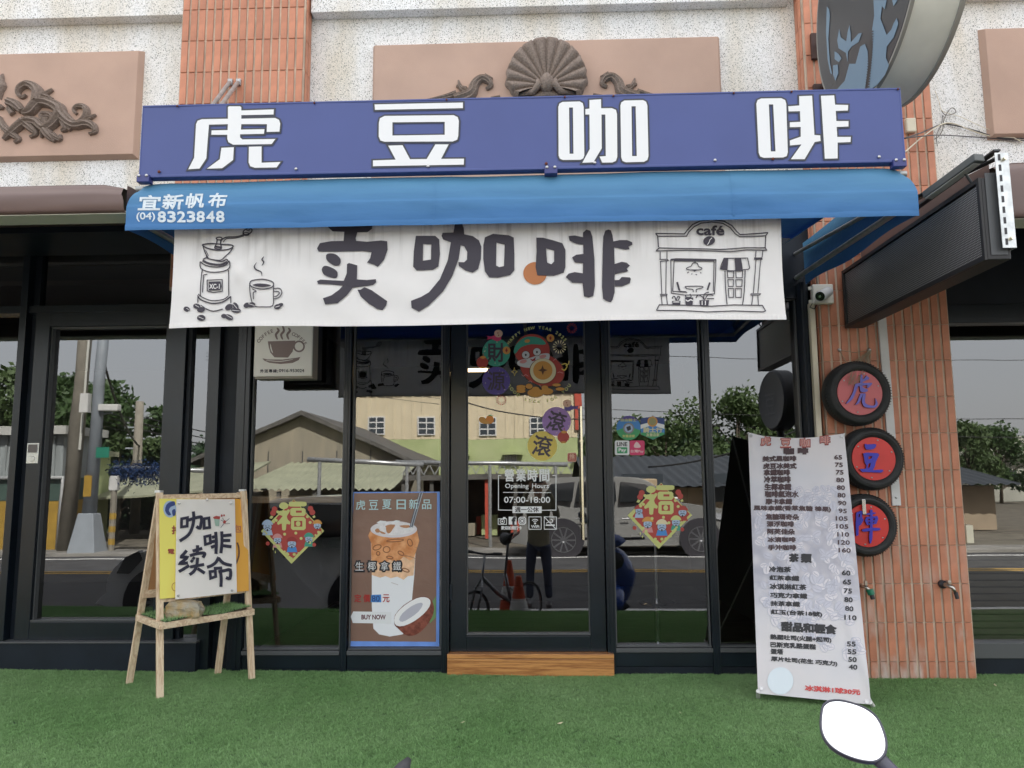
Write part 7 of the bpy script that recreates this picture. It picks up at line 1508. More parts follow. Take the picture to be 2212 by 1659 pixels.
for k in range(9):
    xx = s0.x + .5 + q.uniform(0, s1.x - s0.x - 1.2); w_, h_ = q.uniform(.3, .7), q.uniform(.3, .9)
    o = MB().box(xx, xx + w_, -18.6 - k * .11, -18.0 - k * .11, GZ, GZ + h_).obj('storage_crate', [CP, RT_, LW, GR, IV][k % 5], None, bevel=.02); tag(o, ['stained panel crate', 'red crate', 'pale wood crate', 'green crate', 'ivory box'][k % 5] + (' in the front row of the open shed' if k < 5 else ' in the rear row of the open shed'), 'crate', 'crates and boxes in the open shed')
# pipe rails in front of the houses
def rail(label, x0, x1, y_, a, posts):
    p0, p1 = rf(x0, y_[0], a), rf(x1, y_[1], a); t = thing('pipe_railing', label, 'railing', (p0 + p1) / 2 - Vector((0, 0, 1)), 'grey pipe rails across the street')
    MB().tube([p0, p1], .055, 10).obj('rail', PIPE, t, smooth=True)
    for px in posts: k = (px - x0) / (x1 - x0); c = p0.lerp(p1, k); MB().tube([c, (c.x, c.y, GZ)], .045, 8).obj('post', PIPE, t)
rail('grey pipe rail before the gable house', 664, 915, (993, 1004), 13.5, (690, 905)); rail('second grey pipe rail before the beige building', 855, 1225, (998, 1004), 14.5, (880, 1060, 1200)); rail('grey pipe rail left, draped with blue netting', 247, 470, (1010, 1018), 13.5, (252, 350, 460))
# ---- left sheds
SHM = M('weathered_sheet', (.30, .33, .33), .6, col2=(.20, .22, .22), vscale=3, stretch=(4, 1, .4)); YEL = M('ochre_paint', (.34, .21, .03), .7, var=.15, vscale=3); DGR = M('dark_green_panel', (.05, .085, .07), .6)
A = 13.6; p0, p1 = rf(-30, 1130, A), rf(140, 940, A)
t = thing('corrugated_shed', 'weathered corrugated shed with ochre painted lower wall at the far left', 'shed', (p1.x - 1.5, -A - 2, GZ))
zy = rf(100, 1082, A).z; zg = rf(100, 1032, A).z; x0_ = p1.x - 5
MB().box(x0_, p1.x, -A - 1.6, -A, GZ, zy).obj('ochre_wall', YEL, t); MB().box(x0_, p1.x - .02, -A - 1.6, -A - .02, zy + .01, zg).obj('green_wall', DGR, t); MB().box(x0_, p1.x - .0, -A - 1.6, -A, zg + .01, p1.z).obj('sheet_wall', SHM, t)
m_ = MB(); [m_.box(x0_ + k * .25, x0_ + k * .25 + .06, -A, -A + .03, zg + .03, p1.z - .03) for k in range(int((p1.x - x0_) / .25))]; tag(m_.obj('sheet_rib', SHM, t), kind='stuff')
MB().box(x0_, p1.x + .2, -A - 1.6, -A + .25, p1.z + .01, p1.z + .22).obj('eave_board', M('pale_board', (.45, .45, .42), .7), t); MB().tube([(p1.x + .05, -A + .05, GZ), (p1.x + .05, -A + .05, zg), (p1.x - 2, -A + .05, zg + .02)], .05, 8).obj('drain_pipe', M('grey_pvc', (.35, .36, .36), .5), t, smooth=True)
p1b = rf(198, 985, 17); t = thing('corrugated_shed', 'second lower green sheet shed behind the leaning pole', 'shed', (p1b.x - 1.5, -19, GZ)); MB().box(p1b.x - 4, p1b.x, -18, -17, GZ, p1b.z).obj('wall', GR, t); MB().box(p1b.x - 4, p1b.x + .2, -18.1, -16.8, p1b.z, p1b.z + .15).obj('roof', CR, t)
p1b = rf(480, 1062, 17); t = thing('low_tin_roof', 'low pale tin roof under the trees at the left', 'shed', (p1b.x - 2.4, -18, GZ)); MB().hexa([(p1b.x - 5, -21, p1b.z + .5), (p1b.x, -21, p1b.z + .9), (p1b.x, -17, p1b.z), (p1b.x - 5, -17, p1b.z - .3)], [(p1b.x - 5, -21, p1b.z + .56), (p1b.x, -21, p1b.z + .96), (p1b.x, -17, p1b.z + .06), (p1b.x - 5, -17, p1b.z - .24)]).obj('roof', CR, t); [MB().box(p1b.x - 4.8 + k * 1.5, p1b.x - 4.7 + k * 1.5, -17.4, -17.3, GZ, p1b.z - .2).obj('post', RFD, t) for k in range(4)]
# ---- poles
CONC = M('pole_concrete', (.24, .22, .18), .85, var=.15, vscale=4); STL = M('pole_grey_paint', (.27, .30, .33), .55, var=.08, vscale=3)
def ext(p, q, zt): k = (zt - p.z) / (q.z - p.z); return p + (q - p) * k
lo, hi = rf(148, 1135, 13.3), rf(184, 742, 13.3)
t = thing('utility_pole', 'leaning brown concrete utility pole with yellow and black stripes', 'pole', (lo.x, lo.y, GZ), 'poles across the street'); MB().tube([ext(lo, hi, GZ), ext(lo, hi, 9.5)], [.19, .12], 14).obj('shaft', CONC, t, smooth=True)
for k in range(5): za = GZ + .25 + k * .36; MB().tube([ext(lo, hi, za), ext(lo, hi, za + .19)], .186 - .007 * (za - GZ), 14).obj('warning_stripe', M('worn_stripe', (.20, .13, .03), .8), t, smooth=True)
MB().tube([ext(lo, hi, 2.0) + Vector((.17, .1, 0)), ext(lo, hi, 8) + Vector((.14, .1, 0))], .03, 8).obj('conduit', M('pale_pvc', (.55, .55, .5), .5), t)
lo, hi = rf(196, 1120, 12.9), rf(214, 742, 12.9); sx = (lo.x + hi.x) / 2
t = thing('signal_pole', 'grey steel pole with a traffic camera and flared base', 'pole', (sx, lo.y, GZ), 'poles across the street'); MB().tube([(sx, lo.y, GZ + .9), (sx + .12, lo.y, 7.5)], [.15, .10], 14).obj('shaft', STL, t, smooth=True)
MB().hexa([(sx - .32, lo.y - .3, GZ), (sx + .32, lo.y - .3, GZ), (sx + .32, lo.y + .3, GZ), (sx - .32, lo.y + .3, GZ)], [(sx - .17, lo.y - .16, GZ + .95), (sx + .17, lo.y - .16, GZ + .95), (sx + .17, lo.y + .16, GZ + .95), (sx - .17, lo.y + .16, GZ + .95)]).obj('base', STL, t, bevel=.02)
cc = rf(248, 881, 12.8); MB().box(cc.x - .35, cc.x + .12, cc.y - .09, cc.y + .09, cc.z - .07, cc.z + .09).obj('traffic_camera', WF, t, bevel=.02); MB().bar((sx, lo.y, cc.z - .15), (cc.x - .1, lo.y, cc.z - .1), .04).obj('bracket', STL, t); MB().box(sx - .32, sx - .12, lo.y, lo.y + .15, cc.z - .1, cc.z + .35).obj('control_box', WF, t)
cg = rf(209, 978, 12.7); MB().box(cg.x - .02, cg.x + .28, lo.y + .17, lo.y + .19, cg.z - .12, cg.z + .12).obj('green_plate', M('sign_green', (.02, .20, .13), .5), t); cg = rf(198, 1050, 12.7); MB().box(sx - .08, sx + .10, lo.y + .15, lo.y + .165, cg.z - .25, cg.z + .25).obj('orange_notice', YEL, t)
lo, hi = rf(290, 1160, 20), rf(300, 866, 20); t = thing('utility_pole', 'slimmer pale utility pole with short top under the wires', 'pole', (lo.x, lo.y, GZ), 'poles across the street'); MB().tube([ext(lo, hi, GZ), hi], [.17, .12], 12).obj('shaft', CONC, t, smooth=True)
for k in range(3): MB().box(hi.x - .35, hi.x, hi.y, hi.y + .06, hi.z - .9 - k * .35, hi.z - .85 - k * .35).obj('insulator_arm', STL, t)
cm = rf(247, 1044, 13.2); t = thing('meter_post', 'short striped post carrying a white meter box', 'post', (cm.x, cm.y, GZ)); MB().box(cm.x - .1, cm.x + .1, cm.y - .08, cm.y + .08, cm.z - .18, cm.z + .18).obj('meter_box', WF, t, bevel=.02); MB().tube([(cm.x, cm.y, GZ), (cm.x, cm.y, cm.z - .18)], .07, 8).obj('post', CONC, t); [MB().tube([(cm.x, cm.y, GZ + .2 + k * .3), (cm.x, cm.y, GZ + .34 + k * .3)], .075, 8).obj('stripe', YEL, t) for k in range(3)]
# blue netting
def cloud(name, fn, mat, n_, size, seed, parent=None, aspect=.5):
    q = random.Random(seed); mb = MB()
    for i in range(n_):
        c = fn(q); d = Vector((q.gauss(0, 1), q.gauss(0, 1), q.gauss(0, 1))).normalized(); e = d.cross(Vector((q.gauss(0, 1), q.gauss(0, 1), q.gauss(0, 1)))).normalized(); s_ = size * q.uniform(.6, 1.3)
        mb.add([c - d * s_, c + e * s_ * aspect, c + d * s_, c - e * s_ * aspect], [(0, 1, 2, 3)])
    return mb.obj(name, mat, parent)
BN = M('blue_net', (.01, .035, .11), .9); cb = rf(305, 1018, 13.4)
o = cloud('blue_netting', lambda q: cb + Vector((q.uniform(-.75, .75), q.gauss(0, .12), q.gauss(0, .13) - .05)), BN, 2600, .035, 3); tag(o, 'bundle of dark blue netting thrown over the far rail', 'netting')
# ---- trees
LEAF = [M('leaf_a', (.05, .095, .028), .6, transl=.25), M('leaf_b', (.075, .12, .04), .6, transl=.25), M('leaf_c', (.035, .075, .03), .6, transl=.25)]
BARK = M('bark', (.09, .07, .05), .9, var=.3, vscale=6)
def tree(label, px, ptop, a, w, seed, nleaf=5200, base=None, lm=0, name='leafy_tree'):
    tp = rf(px, ptop, a); h = tp.z - GZ; t = thing(name, label, 'tree', (tp.x, tp.y, GZ), 'trees beyond the houses across the street'); q = random.Random(seed)
    tr = MB(); tr.tube([(tp.x, tp.y, GZ), (tp.x + .1, tp.y, GZ + h * .3), (tp.x - .1, tp.y, GZ + h * .55), (tp.x, tp.y, GZ + h * .85)], [.05 * h * .5, .035 * h * .5, .022 * h * .5, .008 * h], 8)
    blobs = []
    for k in range(15):
        th = q.uniform(0, 6.28); zz = q.uniform(.28, .93); r_ = w * math.sqrt(max(.05, 1 - ((zz - .55) / .48) ** 2)) * q.uniform(.35, .9)
        c = Vector((tp.x + r_ * math.cos(th), tp.y + r_ * math.sin(th), GZ + h * zz)); blobs.append((c, w * q.uniform(.24, .44)))
        tr.tube([(tp.x, tp.y, GZ + h * zz * .55), (Vector((tp.x, tp.y, GZ + h * zz * .8)) + c) / 2, c], [.012 * h, .008 * h, .003 * h], 5)
    blobs.append((Vector((tp.x, tp.y, GZ + h * .92)), w * .25))
    tr.obj('trunk', BARK, t, smooth=True)
    def fn(q_):
        c, r_ = q_.choice(blobs); d = Vector((q_.gauss(0, 1), q_.gauss(0, 1), q_.gauss(0, 1))).normalized(); return c + Vector((d.x, d.y, d.z * .8)) * r_ * (q_.random() ** .45) * (1.25 if q_.random() < .1 else 1)
    cloud('crown', fn, LEAF[lm], nleaf, .014 * h + .07, seed, t, .55); return t
for i, (px, pt_, a, w, lab, lm, nl) in enumerate(((35, 795, 24, 3.0, 'bushy tree over the ochre shed at the far left', 1, 7000), (150, 815, 26, 3.4, 'broad dark tree behind the leaning pole', 0, 9000), (235, 850, 24, 2.4, 'rounded tree right of the steel camera pole', 0, 6500), (262, 945, 22, 1.8, 'low drooping tree by the slim pole', 1, 4500),
        (340, 985, 40, 4.0, 'low far tree left of the frame posts', 2, 4000), (432, 975, 44, 4.5, 'far hazy tree seen in the narrow pane', 2, 4000), (510, 985, 44, 5, 'distant tree behind the gable house', 2, 3000), (1278, 935, 44, 2.6, 'tree just right of the red trimmed corner', 2, 4500), (1345, 945, 36, 3.0, 'tree crown above the payment stickers', 0, 5000), (1440, 915, 34, 3.6, 'tall bamboo-like tree over the dark roof', 1, 8000),
        (1500, 925, 38, 3.2, 'darker tree behind the tall one', 2, 6000), (1590, 855, 36, 3.8, 'tallest tree right of the slim mullion', 1, 9000), (1690, 940, 38, 3.6, 'tree behind the round sign reflection', 0, 6000), (1790, 930, 40, 4, 'tree hidden mostly by the pillar', 0, 4000), (2085, 915, 40, 2.4, 'small tree reflected in the right shop window', 1, 4500), (2150, 925, 44, 2.6, 'second small tree in the right shop window', 0, 4500))):
    tree(lab + ', mirrored in the glass', px, pt_, a, w, 20 + i, nl, lm=lm)
hed = cloud('undergrowth', lambda q: Vector((q.uniform(-34, -13.2), q.uniform(-27, -22.2), GZ + 3.2 * q.random() ** 1.3)), LEAF[2], 26000, .15, 77); tag(hed, kind='stuff')
hed = cloud('undergrowth', lambda q: Vector((q.uniform(-60, 60), q.uniform(-60, -50), GZ + abs(q.gauss(0, 1.7)))), LEAF[2], 9000, .5, 78); tag(hed, kind='stuff')
# building in right neighbour's glass
c0, c1 = rf(2065, 1030, 48), rf(2330, 940, 48); t = thing('concrete_building', 'grey two storey concrete building in the right shop window', 'building', ((c0.x + c1.x) / 2, -52, GZ)); CG = M('grey_render', (.36, .36, .31), .8, var=.1, vscale=1)
MB().box(c0.x, c1.x, -54, -48, GZ, c1.z).obj('wall', CG, t); MB().box(c0.x - .3, c1.x, -54, -47.2, (c0.z + c1.z) / 2, (c0.z + c1.z) / 2 + .25).obj('balcony_slab', CG, t); [MB().box(c0.x + 1 + k * 1.9, c0.x + 2.1 + k * 1.9, -47.99, -47.9, z_, z_ + 1).obj('window', GD, t) for k in range(4) for z_ in (GZ + 1, (c0.z + c1.z) / 2 + .6)]
# ---- wires
WB = M('wire_black', (.015, .015, .015), .6)
def cab(label, p, q, sag, r=.022):
    P_ = [p.lerp(q, k / 12) - Vector((0, 0, sag * 4 * (k / 12) * (1 - k / 12))) for k in range(13)]; tag(MB().tube(P_, r, 5).obj('overhead_wire', WB, None, smooth=True), label, 'wire', 'overhead wires over the street')
GW = 'thin overhead wire crossing the hazy sky in the mirrored street'
top2 = ext(rf(196, 1120, 12.9), rf(214, 742, 12.9), 5.3)
cab('black cable running down from the camera pole to the slim pole', rf(222, 765, 12.9), rf(300, 965, 20), .35, .03)
for k in range(3): cab(GW, rf(302, 900 + 14 * k, 20), rf(760, 955 + 16 * k, 60), .6)
for k in range(4): cab(GW, rf(60, 780 + 12 * k, 30), rf(300, 905 + 10 * k, 20), .5, .012)
for k in range(3): cab(GW, rf(445, 760 + 8 * k, 26), rf(950, 850 + 12 * k, 26), .2, .012)
cab(GW, rf(1000, 868, 30), rf(1300, 905, 30), .25, .03); cab(GW, rf(1240, 880, 34), rf(2300, 905, 34), .2, .018); cab(GW, rf(1240, 895, 34), rf(2300, 945, 34), .3, .018)
cab('wire rising towards the round sign across the dark roof', rf(1400, 1010, 20), rf(1740, 925, 18), .2, .03); cab(GW, rf(1440, 768, 20), rf(2300, 775, 20), .1, .010)
# ---- vehicles
GLC = M('car_glass', (.012, .014, .016), .05, spec=.8)
def car(label, pos, L_, Hh, colr, flip, wheels, name='parked_car', rimr=.24, prof=None, win=None, width=1.8, group=None, coat=.6):
    """side profile in metres from the front (x 0) to the tail (x L), z from the road; the shown flank faces the shop (+y)"""
    x_, y_, z_ = pos; t = thing(name, label, 'car', (x_ + (L_ / 2 if not flip else -L_ / 2), y_ - width / 2, z_), group); s = -1 if flip else 1
    body = M('paint_' + name + str(int(x_ * 10)), colr, .28, spec=.5, coat=coat)
    pf = smooth_line(prof, True, 3); N_ = len(pf); mb = MB()
    secs = [(0.10, .86, -.02), (.0, .97, -.005), (-.02, 1, 0), (-width + .02, 1, 0), (-width, .97, -.005), (-width - .10 + .2, .86, -.02)]
    secs = [(-.02, .0, 0), (0.0, 1, 0), (-width, 1, 0)]
    cx = L_ / 2
    zbelt = win['belt']
    def P_(p, y): 
        inw = .17 * max(0, p[1] - zbelt) / (Hh - zbelt); yy = -inw if y == 0 else -width + inw
        bul = .035 * math.sin(min(1, max(0, (p[1] - .2) / zbelt)) * math.pi); yy += bul if y == 0 else -bul
        tp_ = .14 * (abs(p[0] - cx) / cx) ** 4; yy += -tp_ if y == 0 else tp_
        return (x_ + s * p[0], y_ + yy, z_ + p[1])
    ys = [0, 1]; mb.v = [P_(p, 0) for p in pf] + [P_(p, 1) for p in pf]
    mb.f = [tuple(range(N_)), tuple(range(N_, 2 * N_))] + [(i, (i + 1) % N_, N_ + (i + 1) % N_, N_ + i) for i in range(N_)]; mb.mi = [0] * len(mb.f)
    me = mb.mesh('body', body); bm = bmesh.new(); bm.from_mesh(me); bmesh.ops.triangulate(bm, faces=[f for f in bm.faces if len(f.verts) > 4]); bm.to_mesh(me); bm.free(); o = link('body', me, t)
    md_ = o.modifiers.new('bevel', 'BEVEL'); md_.width = .05; md_.segments = 3; md_.limit_method = 'ANGLE'; md_.angle_limit = R(50)
    for pw in win['side']:
        pts = [P_(p, 0) for p in pw]; mb = MB(); mb.v = [(a, b + .012, c) for a, b, c in pts] + [(a, b - .05, c) for a, b, c in pts]; k = len(pts); mb.f = [tuple(range(k)), tuple(range(k, 2 * k))] + [(i, (i + 1) % k, k + (i + 1) % k, k + i) for i in range(k)]; mb.mi = [0] * len(mb.f); mb.obj('window', GLC, t)
    for nm in ('front', 'rear'):
        a, b = win[nm]; q_ = [Vector(P_(a, 0)), Vector(P_(b, 0)), Vector(P_(b, 1)), Vector(P_(a, 1))]; cen = sum(q_, Vector()) / 4; q_ = [cen + (v - cen) * .88 for v in q_]; n_ = (q_[1] - q_[0]).cross(q_[3] - q_[0]).normalized(); n_ = n_ if n_.z > 0 else -n_; MB().hexa([v + n_ * .012 for v in q_], [v - n_ * .02 for v in q_]).obj('windscreen', GLC, t)
    RIMM = M('alloy_rim', (.45, .46, .48), .3, metal=.9)
    for wx in wheels:
        for side in (0, 1):
            wy = y_ - .02 if side == 0 else y_ - width + .02; sg_ = 1 if side == 0 else -1; wr = rimr + .10
            c = Vector((x_ + s * wx, wy, z_ + wr)); 
            if side == 0: MB().lathe([(.02, .0), (wr + .075, .0), (wr + .075, .030), (.02, .030)], (c.x, y_ - .001, c.z), 'y', 30).obj('wheel_arch', BLACK, t)
            w_ = MB().lathe([(rimr, -.10), (wr - .02, -.10), (wr, -.07), (wr, .02), (wr - .02, .045), (rimr, .05)], (c.x, c.y + (.0 if side == 0 else -.0), c.z), 'y', 36, closed=True).obj('tyre', TYR, t, angle=50)
            mb = MB(); mb.lathe([(.03, .050), (.05, .056), (.055, .03), (.03, .02)], c, 'y', 16)
            for k in range(10): a = 2 * math.pi * k / 10; d = Vector((math.cos(a), 0, math.sin(a))); mb.bar(c + d * .04 + Vector((0, .045, 0)), c + d * (rimr - .01) + Vector((0, .048, 0)), .035, .012, upv=(0, 1, 0))
            mb.lathe([(rimr - .018, .055), (rimr, .055), (rimr, .0), (rimr - .018, .0)], c, 'y', 32, closed=True); mb.obj('rim', RIMM, w_)
    for pl in win.get('lamps', []): 
        pts = [P_(p, 0) for p in pl[1]]; mb = MB(); k = len(pts); mb.v = [(a, b + .014, c) for a, b, c in pts] + [(a, b - .08, c) for a, b, c in pts]; mb.f = [tuple(range(k)), tuple(range(k, 2 * k))] + [(i, (i + 1) % k, k + (i + 1) % k, k + i) for i in range(k)]; mb.mi = [0] * len(mb.f); mb.obj("headlight", M(pl[0] + '_lens', (.03, .03, .035) if 'dark' in pl[0] else (.35, .36, .38) if 'head' in pl[0] else (.25, .02, .02), .15, spec=.7), t)
    MB().box(x_ + s * (L_ * .3) - .08, x_ + s * (L_ * .3) + .08, y_ + .03, y_ + .17, z_ + win['belt'] - .02, z_ + win['belt'] + .11).obj('wing_mirror', body, t, bevel=.03)
    for dxx in win.get('handles', []): MB().box(x_ + s * dxx - .09, x_ + s * dxx + .09, y_ + .045, y_ + .06, z_ + .80, z_ + .825).obj('door_handle', CHR, t, bevel=.005)
    return t
# silver-white SUV beyond the road, front to the right in the mirror image
w0, w1 = rf(1217, 1207, 11.9), rf(1515, 1207, 11.9); wb = w1.x - w0.x; front = w1.x + .92
suvp = [(.0, .45), (.04, .75), (.25, .95), (1.15, 1.10), (1.35, 1.14), (2.0, 1.58), (2.4, 1.68), (3.6, 1.70), (4.4, 1.62), (4.75, 1.18), (4.85, .9), (4.85, .5), (4.7, .26), (.15, .24)]
k = (wb + 1.85) / 4.85
suvp = [(a * k, b) for a, b in suvp]
sw = [[(a * k, b) for a, b in q_] for q_ in ([(1.55, 1.16), (2.08, 1.52), (2.6, 1.58), (2.65, 1.16)], [(2.72, 1.16), (2.72, 1.59), (3.55, 1.60), (3.62, 1.16)], [(3.70, 1.16), (3.64, 1.59), (4.15, 1.55), (4.35, 1.22)])]
car('silver SUV parked on the far side of the road, mirrored in door and window', (front, -11.9, GZ), 4.85 * k, 1.7, (.22, .22, .21), True, (.92, .92 + wb), 'parked_suv', .27, suvp, dict(belt=1.14, side=sw, front=((1.35 * k, 1.15), (2.0 * k, 1.57)), rear=((4.42 * k, 1.60), (4.74 * k, 1.2)), lamps=[('headlight', [(.1, .78), (.6, .92), (.62, .80), (.12, .68)])], handles=(2.5, 3.5)), 1.9)
# grey hatchback beside the photographer
hp_ = [(.0, .40), (.05, .62), (.30, .82), (.95, .98), (1.15, 1.02), (1.75, 1.38), (2.1, 1.46), (3.0, 1.46), (3.55, 1.32), (3.78, .95), (3.82, .5), (3.7, .25), (.15, .22)]
fx = rf(215, 1300, 3.8).x
hw = [[(1.35, 1.04), (1.82, 1.34), (2.25, 1.38), (2.28, 1.02)], [(2.35, 1.02), (2.33, 1.385), (2.95, 1.37), (3.25, 1.03)]]
car('dark grey hatchback parked beside the turf, seen mirrored in the left panes', (fx, -3.8, GZ), 3.82, 1.46, (.82, .83, .85), False, (.66, 3.0), 'parked_hatchback', .21, hp_, dict(belt=1.02, side=hw, front=((1.15, 1.03), (1.75, 1.37)), rear=((3.1, 1.44), (3.55, 1.31)), lamps=[('dark_headlight', [(.14, .62), (.24, .80), (.42, .88), (.46, .78), (.30, .62)])], handles=(2.2, 3.1)), 1.65)
# ---- bicycle
bxp = rf(1035, 1250, 3.3); BX, BYY = bxp.x, -3.35
t = thing('bicycle', 'silver folding bicycle with small wheels at the edge of the turf', 'bicycle', (BX, BYY, GZ)); FR = M('bike_silver', (.28, .29, .30), .3, metal=.7); wr = .25
def bwheel(cx, name):
    w_ = MB().lathe([(wr - .018, -.016), (wr, -.012), (wr + .004, 0), (wr, .012), (wr - .018, .016)], (cx, BYY, GZ + wr), 'y', 36, closed=True).obj('tyre', TYR, t, smooth=True); mb = MB(); mb.lathe([(wr - .03, -.008), (wr - .018, -.01), (wr - .018, .01), (wr - .03, .008)], (cx, BYY, GZ + wr), 'y', 36, closed=True)
    for k_ in range(18): a = 2 * math.pi * k_ / 18; mb.bar((cx, BYY + .015 * (-1) ** k_, GZ + wr), (cx + (wr - .02) * math.cos(a), BYY, GZ + wr + (wr - .02) * math.sin(a)), .002)
    mb.tube([(cx, BYY - .04, GZ + wr), (cx, BYY + .04, GZ + wr)], .018, 10); mb.obj('wheel_rim', FR, w_)
f_, b_ = BX - .10, BX + .82; bwheel(f_, 0); bwheel(b_, 1)
hs = Vector((f_ + .14, BYY, GZ + .62)); sb_ = Vector((BX + .52, BYY, GZ + .30)); st_ = Vector((BX + .42, BYY, GZ + .62))
m_ = MB(); m_.tube([hs, Vector((BX + .3, BYY, GZ + .42)), sb_], .024, 10).tube([sb_, st_], .020, 10).tube([sb_, (b_, BYY, GZ + wr)], .012, 8).tube([st_ - Vector((0, 0, .1)), (b_, BYY, GZ + wr)], .010, 8); m_.obj('frame', FR, t, smooth=True)
MB().tube([(f_, BYY - .05, GZ + wr), (f_ + .08, BYY - .05, GZ + .5), hs, hs + Vector((.05, 0, .24))], .013, 8).tube([(f_, BYY + .05, GZ + wr), (f_ + .08, BYY + .05, GZ + .5), hs], .013, 8).obj('fork', FR, t, smooth=True)
hb_ = hs + Vector((.05, 0, .24)); MB().tube([hb_ + Vector((-.03, -.26, .02)), hb_, hb_ + Vector((-.03, .26, .02))], .012, 8).obj('handlebar', BLACK, t, smooth=True)
for s_ in (-1, 1): MB().tube([hb_ + Vector((-.03, s_ * .26, .02)), hb_ + Vector((-.03, s_ * .15, .015))], .017, 8).obj('grip', TYR, t); MB().tube([sb_, sb_ + Vector((.02, s_ * .06, 0)), sb_ + Vector((.10, s_ * .07, -.12))], .010, 6).obj('crank', FR, t); MB().box(sb_.x + .06, sb_.x + .15, sb_.y + s_ * .09 - .04, sb_.y + s_ * .09 + .04, sb_.z - .14, sb_.z - .12).obj('pedal', BLACK, t)
# saddle: its raised nose shows at the bottom edge of the photograph
BP = Vector((BX, BYY, GZ)); BR = Matrix.Rotation(R(52), 3, 'Z'); U_ = lambda p: BP + BR @ (p - BP)
sn = U_(CAM + ray(883, 1640).normalized() * 1.75)
MB().tube([st_, sn + BR @ Vector((-.06, -.16, -.10))], .014, 10).obj('seat_post', FR, t)
ln = BR @ Vector((-.35, -.80, -.30)).normalized(); 
MB().tube([sn, sn + ln * .02 - Vector((0, 0, .004)), sn + ln * .08 - Vector((0, 0, .006)), sn + ln * .16 - Vector((0, 0, .008)), sn + ln * .24, sn + ln * .27], [.006, .014, .020, .045, .070, .05], 16, flat=1.0).obj('saddle', M('saddle_grey', (.05, .05, .055), .6), t, smooth=True)
t.rotation_euler = (0, 0, R(-52))
# ---- traffic cones
OR = M('cone_orange', (.50, .07, .02), .5)
def cone(px, a, h_, label):
    p_ = rf(px, 1300, a); t = thing('traffic_cone', label, 'cone', (p_.x, -a, GZ), 'traffic cones by the turf edge'); MB().box(p_.x - .18, p_.x + .18, -a - .18, -a + .18, GZ, GZ + .03).obj('base', OR, t, bevel=.01); MB().lathe([(.14, .03), (.03, h_)], (p_.x, -a, GZ), 'z', 24).obj('cone_body', OR, t, angle=40); MB().lathe([(.105, h_ * .42 - .0), (.075, h_ * .62)], (p_.x, -a, GZ + .002), 'z', 24).obj('white_sleeve', WF, t, angle=40)
cone(1100, 3.9, .75, 'tall orange cone left of the photographer'); cone(1121, 3.5, .62, 'smaller orange cone with pale sleeve beside the tall one')
# ---- blue scooter
c_ = rf(1325, 1250, 3.5); SX = c_.x; t = thing('motor_scooter', 'blue motor scooter parked at the turf edge, front towards the shop', 'scooter', (SX, -3.7, GZ)); SB = M('scooter_blue', (.02, .07, .30), .25, coat=.7)
y1 = -3.3
def scw(y_): w_ = MB().lathe([(.14, -.05), (.20, -.055), (.235, 0), (.20, .055), (.14, .05)], (SX, y_, GZ + .235), 'x', 30, closed=True).obj('tyre', TYR, t, smooth=True); MB().lathe([(.02, -.04), (.14, -.03), (.14, .03), (.02, .04)], (SX, y_, GZ + .235), 'x', 20).obj('rim', RIMX, w_)
RIMX = M('scooter_rim', (.2, .2, .21), .4, metal=.7); scw(y1 + .05); scw(y1 - 1.2)
def loft(name, secs, mat, n_=18): 
    mb = MB(); v = []
    for (y_, z_, rx_2, rz_) in secs: v += [(SX + rx_2 * math.cos(2 * math.pi * k_ / n_) * (1 - .15 * abs(math.sin(4 * math.pi * k_ / n_))), y_, GZ + z_ + rz_ * math.sin(2 * math.pi * k_ / n_)) for k_ in range(n_)]
    mb.v = v; L_ = len(secs); mb.f = [(i * n_ + k_, i * n_ + (k_ + 1) % n_, (i + 1) * n_ + (k_ + 1) % n_, (i + 1) * n_ + k_) for i in range(L_ - 1) for k_ in range(n_)] + [tuple(range(n_)), tuple(range((L_ - 1) * n_, L_ * n_))]; mb.mi = [0] * len(mb.f); return mb.obj(name, mat, t, smooth=True)
loft('front_shield', [(y1 + .02, .72, .04, .05), (y1 - .02, .70, .17, .17), (y1 - .10, .66, .23, .27), (y1 - .17, .60, .24, .33), (y1 - .21, .56, .20, .30)], SB); loft('front_mudguard', [(y1 + .26, .36, .05, .04), (y1 + .15, .46, .08, .06), (y1 + .02, .50, .09, .06), (y1 - .10, .44, .07, .05)], SB)
loft('floorboard', [(y1 - .18, .30, .17, .06), (y1 - .65, .28, .18, .07)], ALUD); loft('rear_body', [(y1 - .60, .45, .14, .18), (y1 - .75, .50, .19, .20), (y1 - 1.1, .55, .20, .18), (y1 - 1.45, .65, .12, .09)], SB); loft('seat', [(y1 - .62, .72, .10, .03), (y1 - .72, .74, .15, .05), (y1 - 1.1, .76, .16, .06), (y1 - 1.40, .80, .12, .05)], TYR); loft('handlebar_cowl', [(y1 - .02, .97, .05, .04), (y1 - .07, 1.0, .13, .07), (y1 - .16, 1.02, .12, .05)], SB)
MB().tube([(SX - .34, y1 - .16, GZ + 1.02), (SX - .1, y1 - .1, GZ + 1.02), (SX + .1, y1 - .1, GZ + 1.02), (SX + .34, y1 - .16, GZ + 1.02)], .016, 8).obj('handlebar', BLACK, t, smooth=True); MB().lathe([(.005, .04), (.09, .03), (.09, -.02)], (SX, y1 + .02, GZ + .80), 'y', 20).obj('headlight', GLC, t, angle=40)
sm_ = [o for o in bpy.data.objects if o.name == 'scooter_mirror'][0]
for o in list(sm_.children): o.parent = t; o.matrix_parent_inverse = Matrix.Translation(-t.location)      # the mirror belongs to this scooter
bpy.data.objects.remove(sm_)
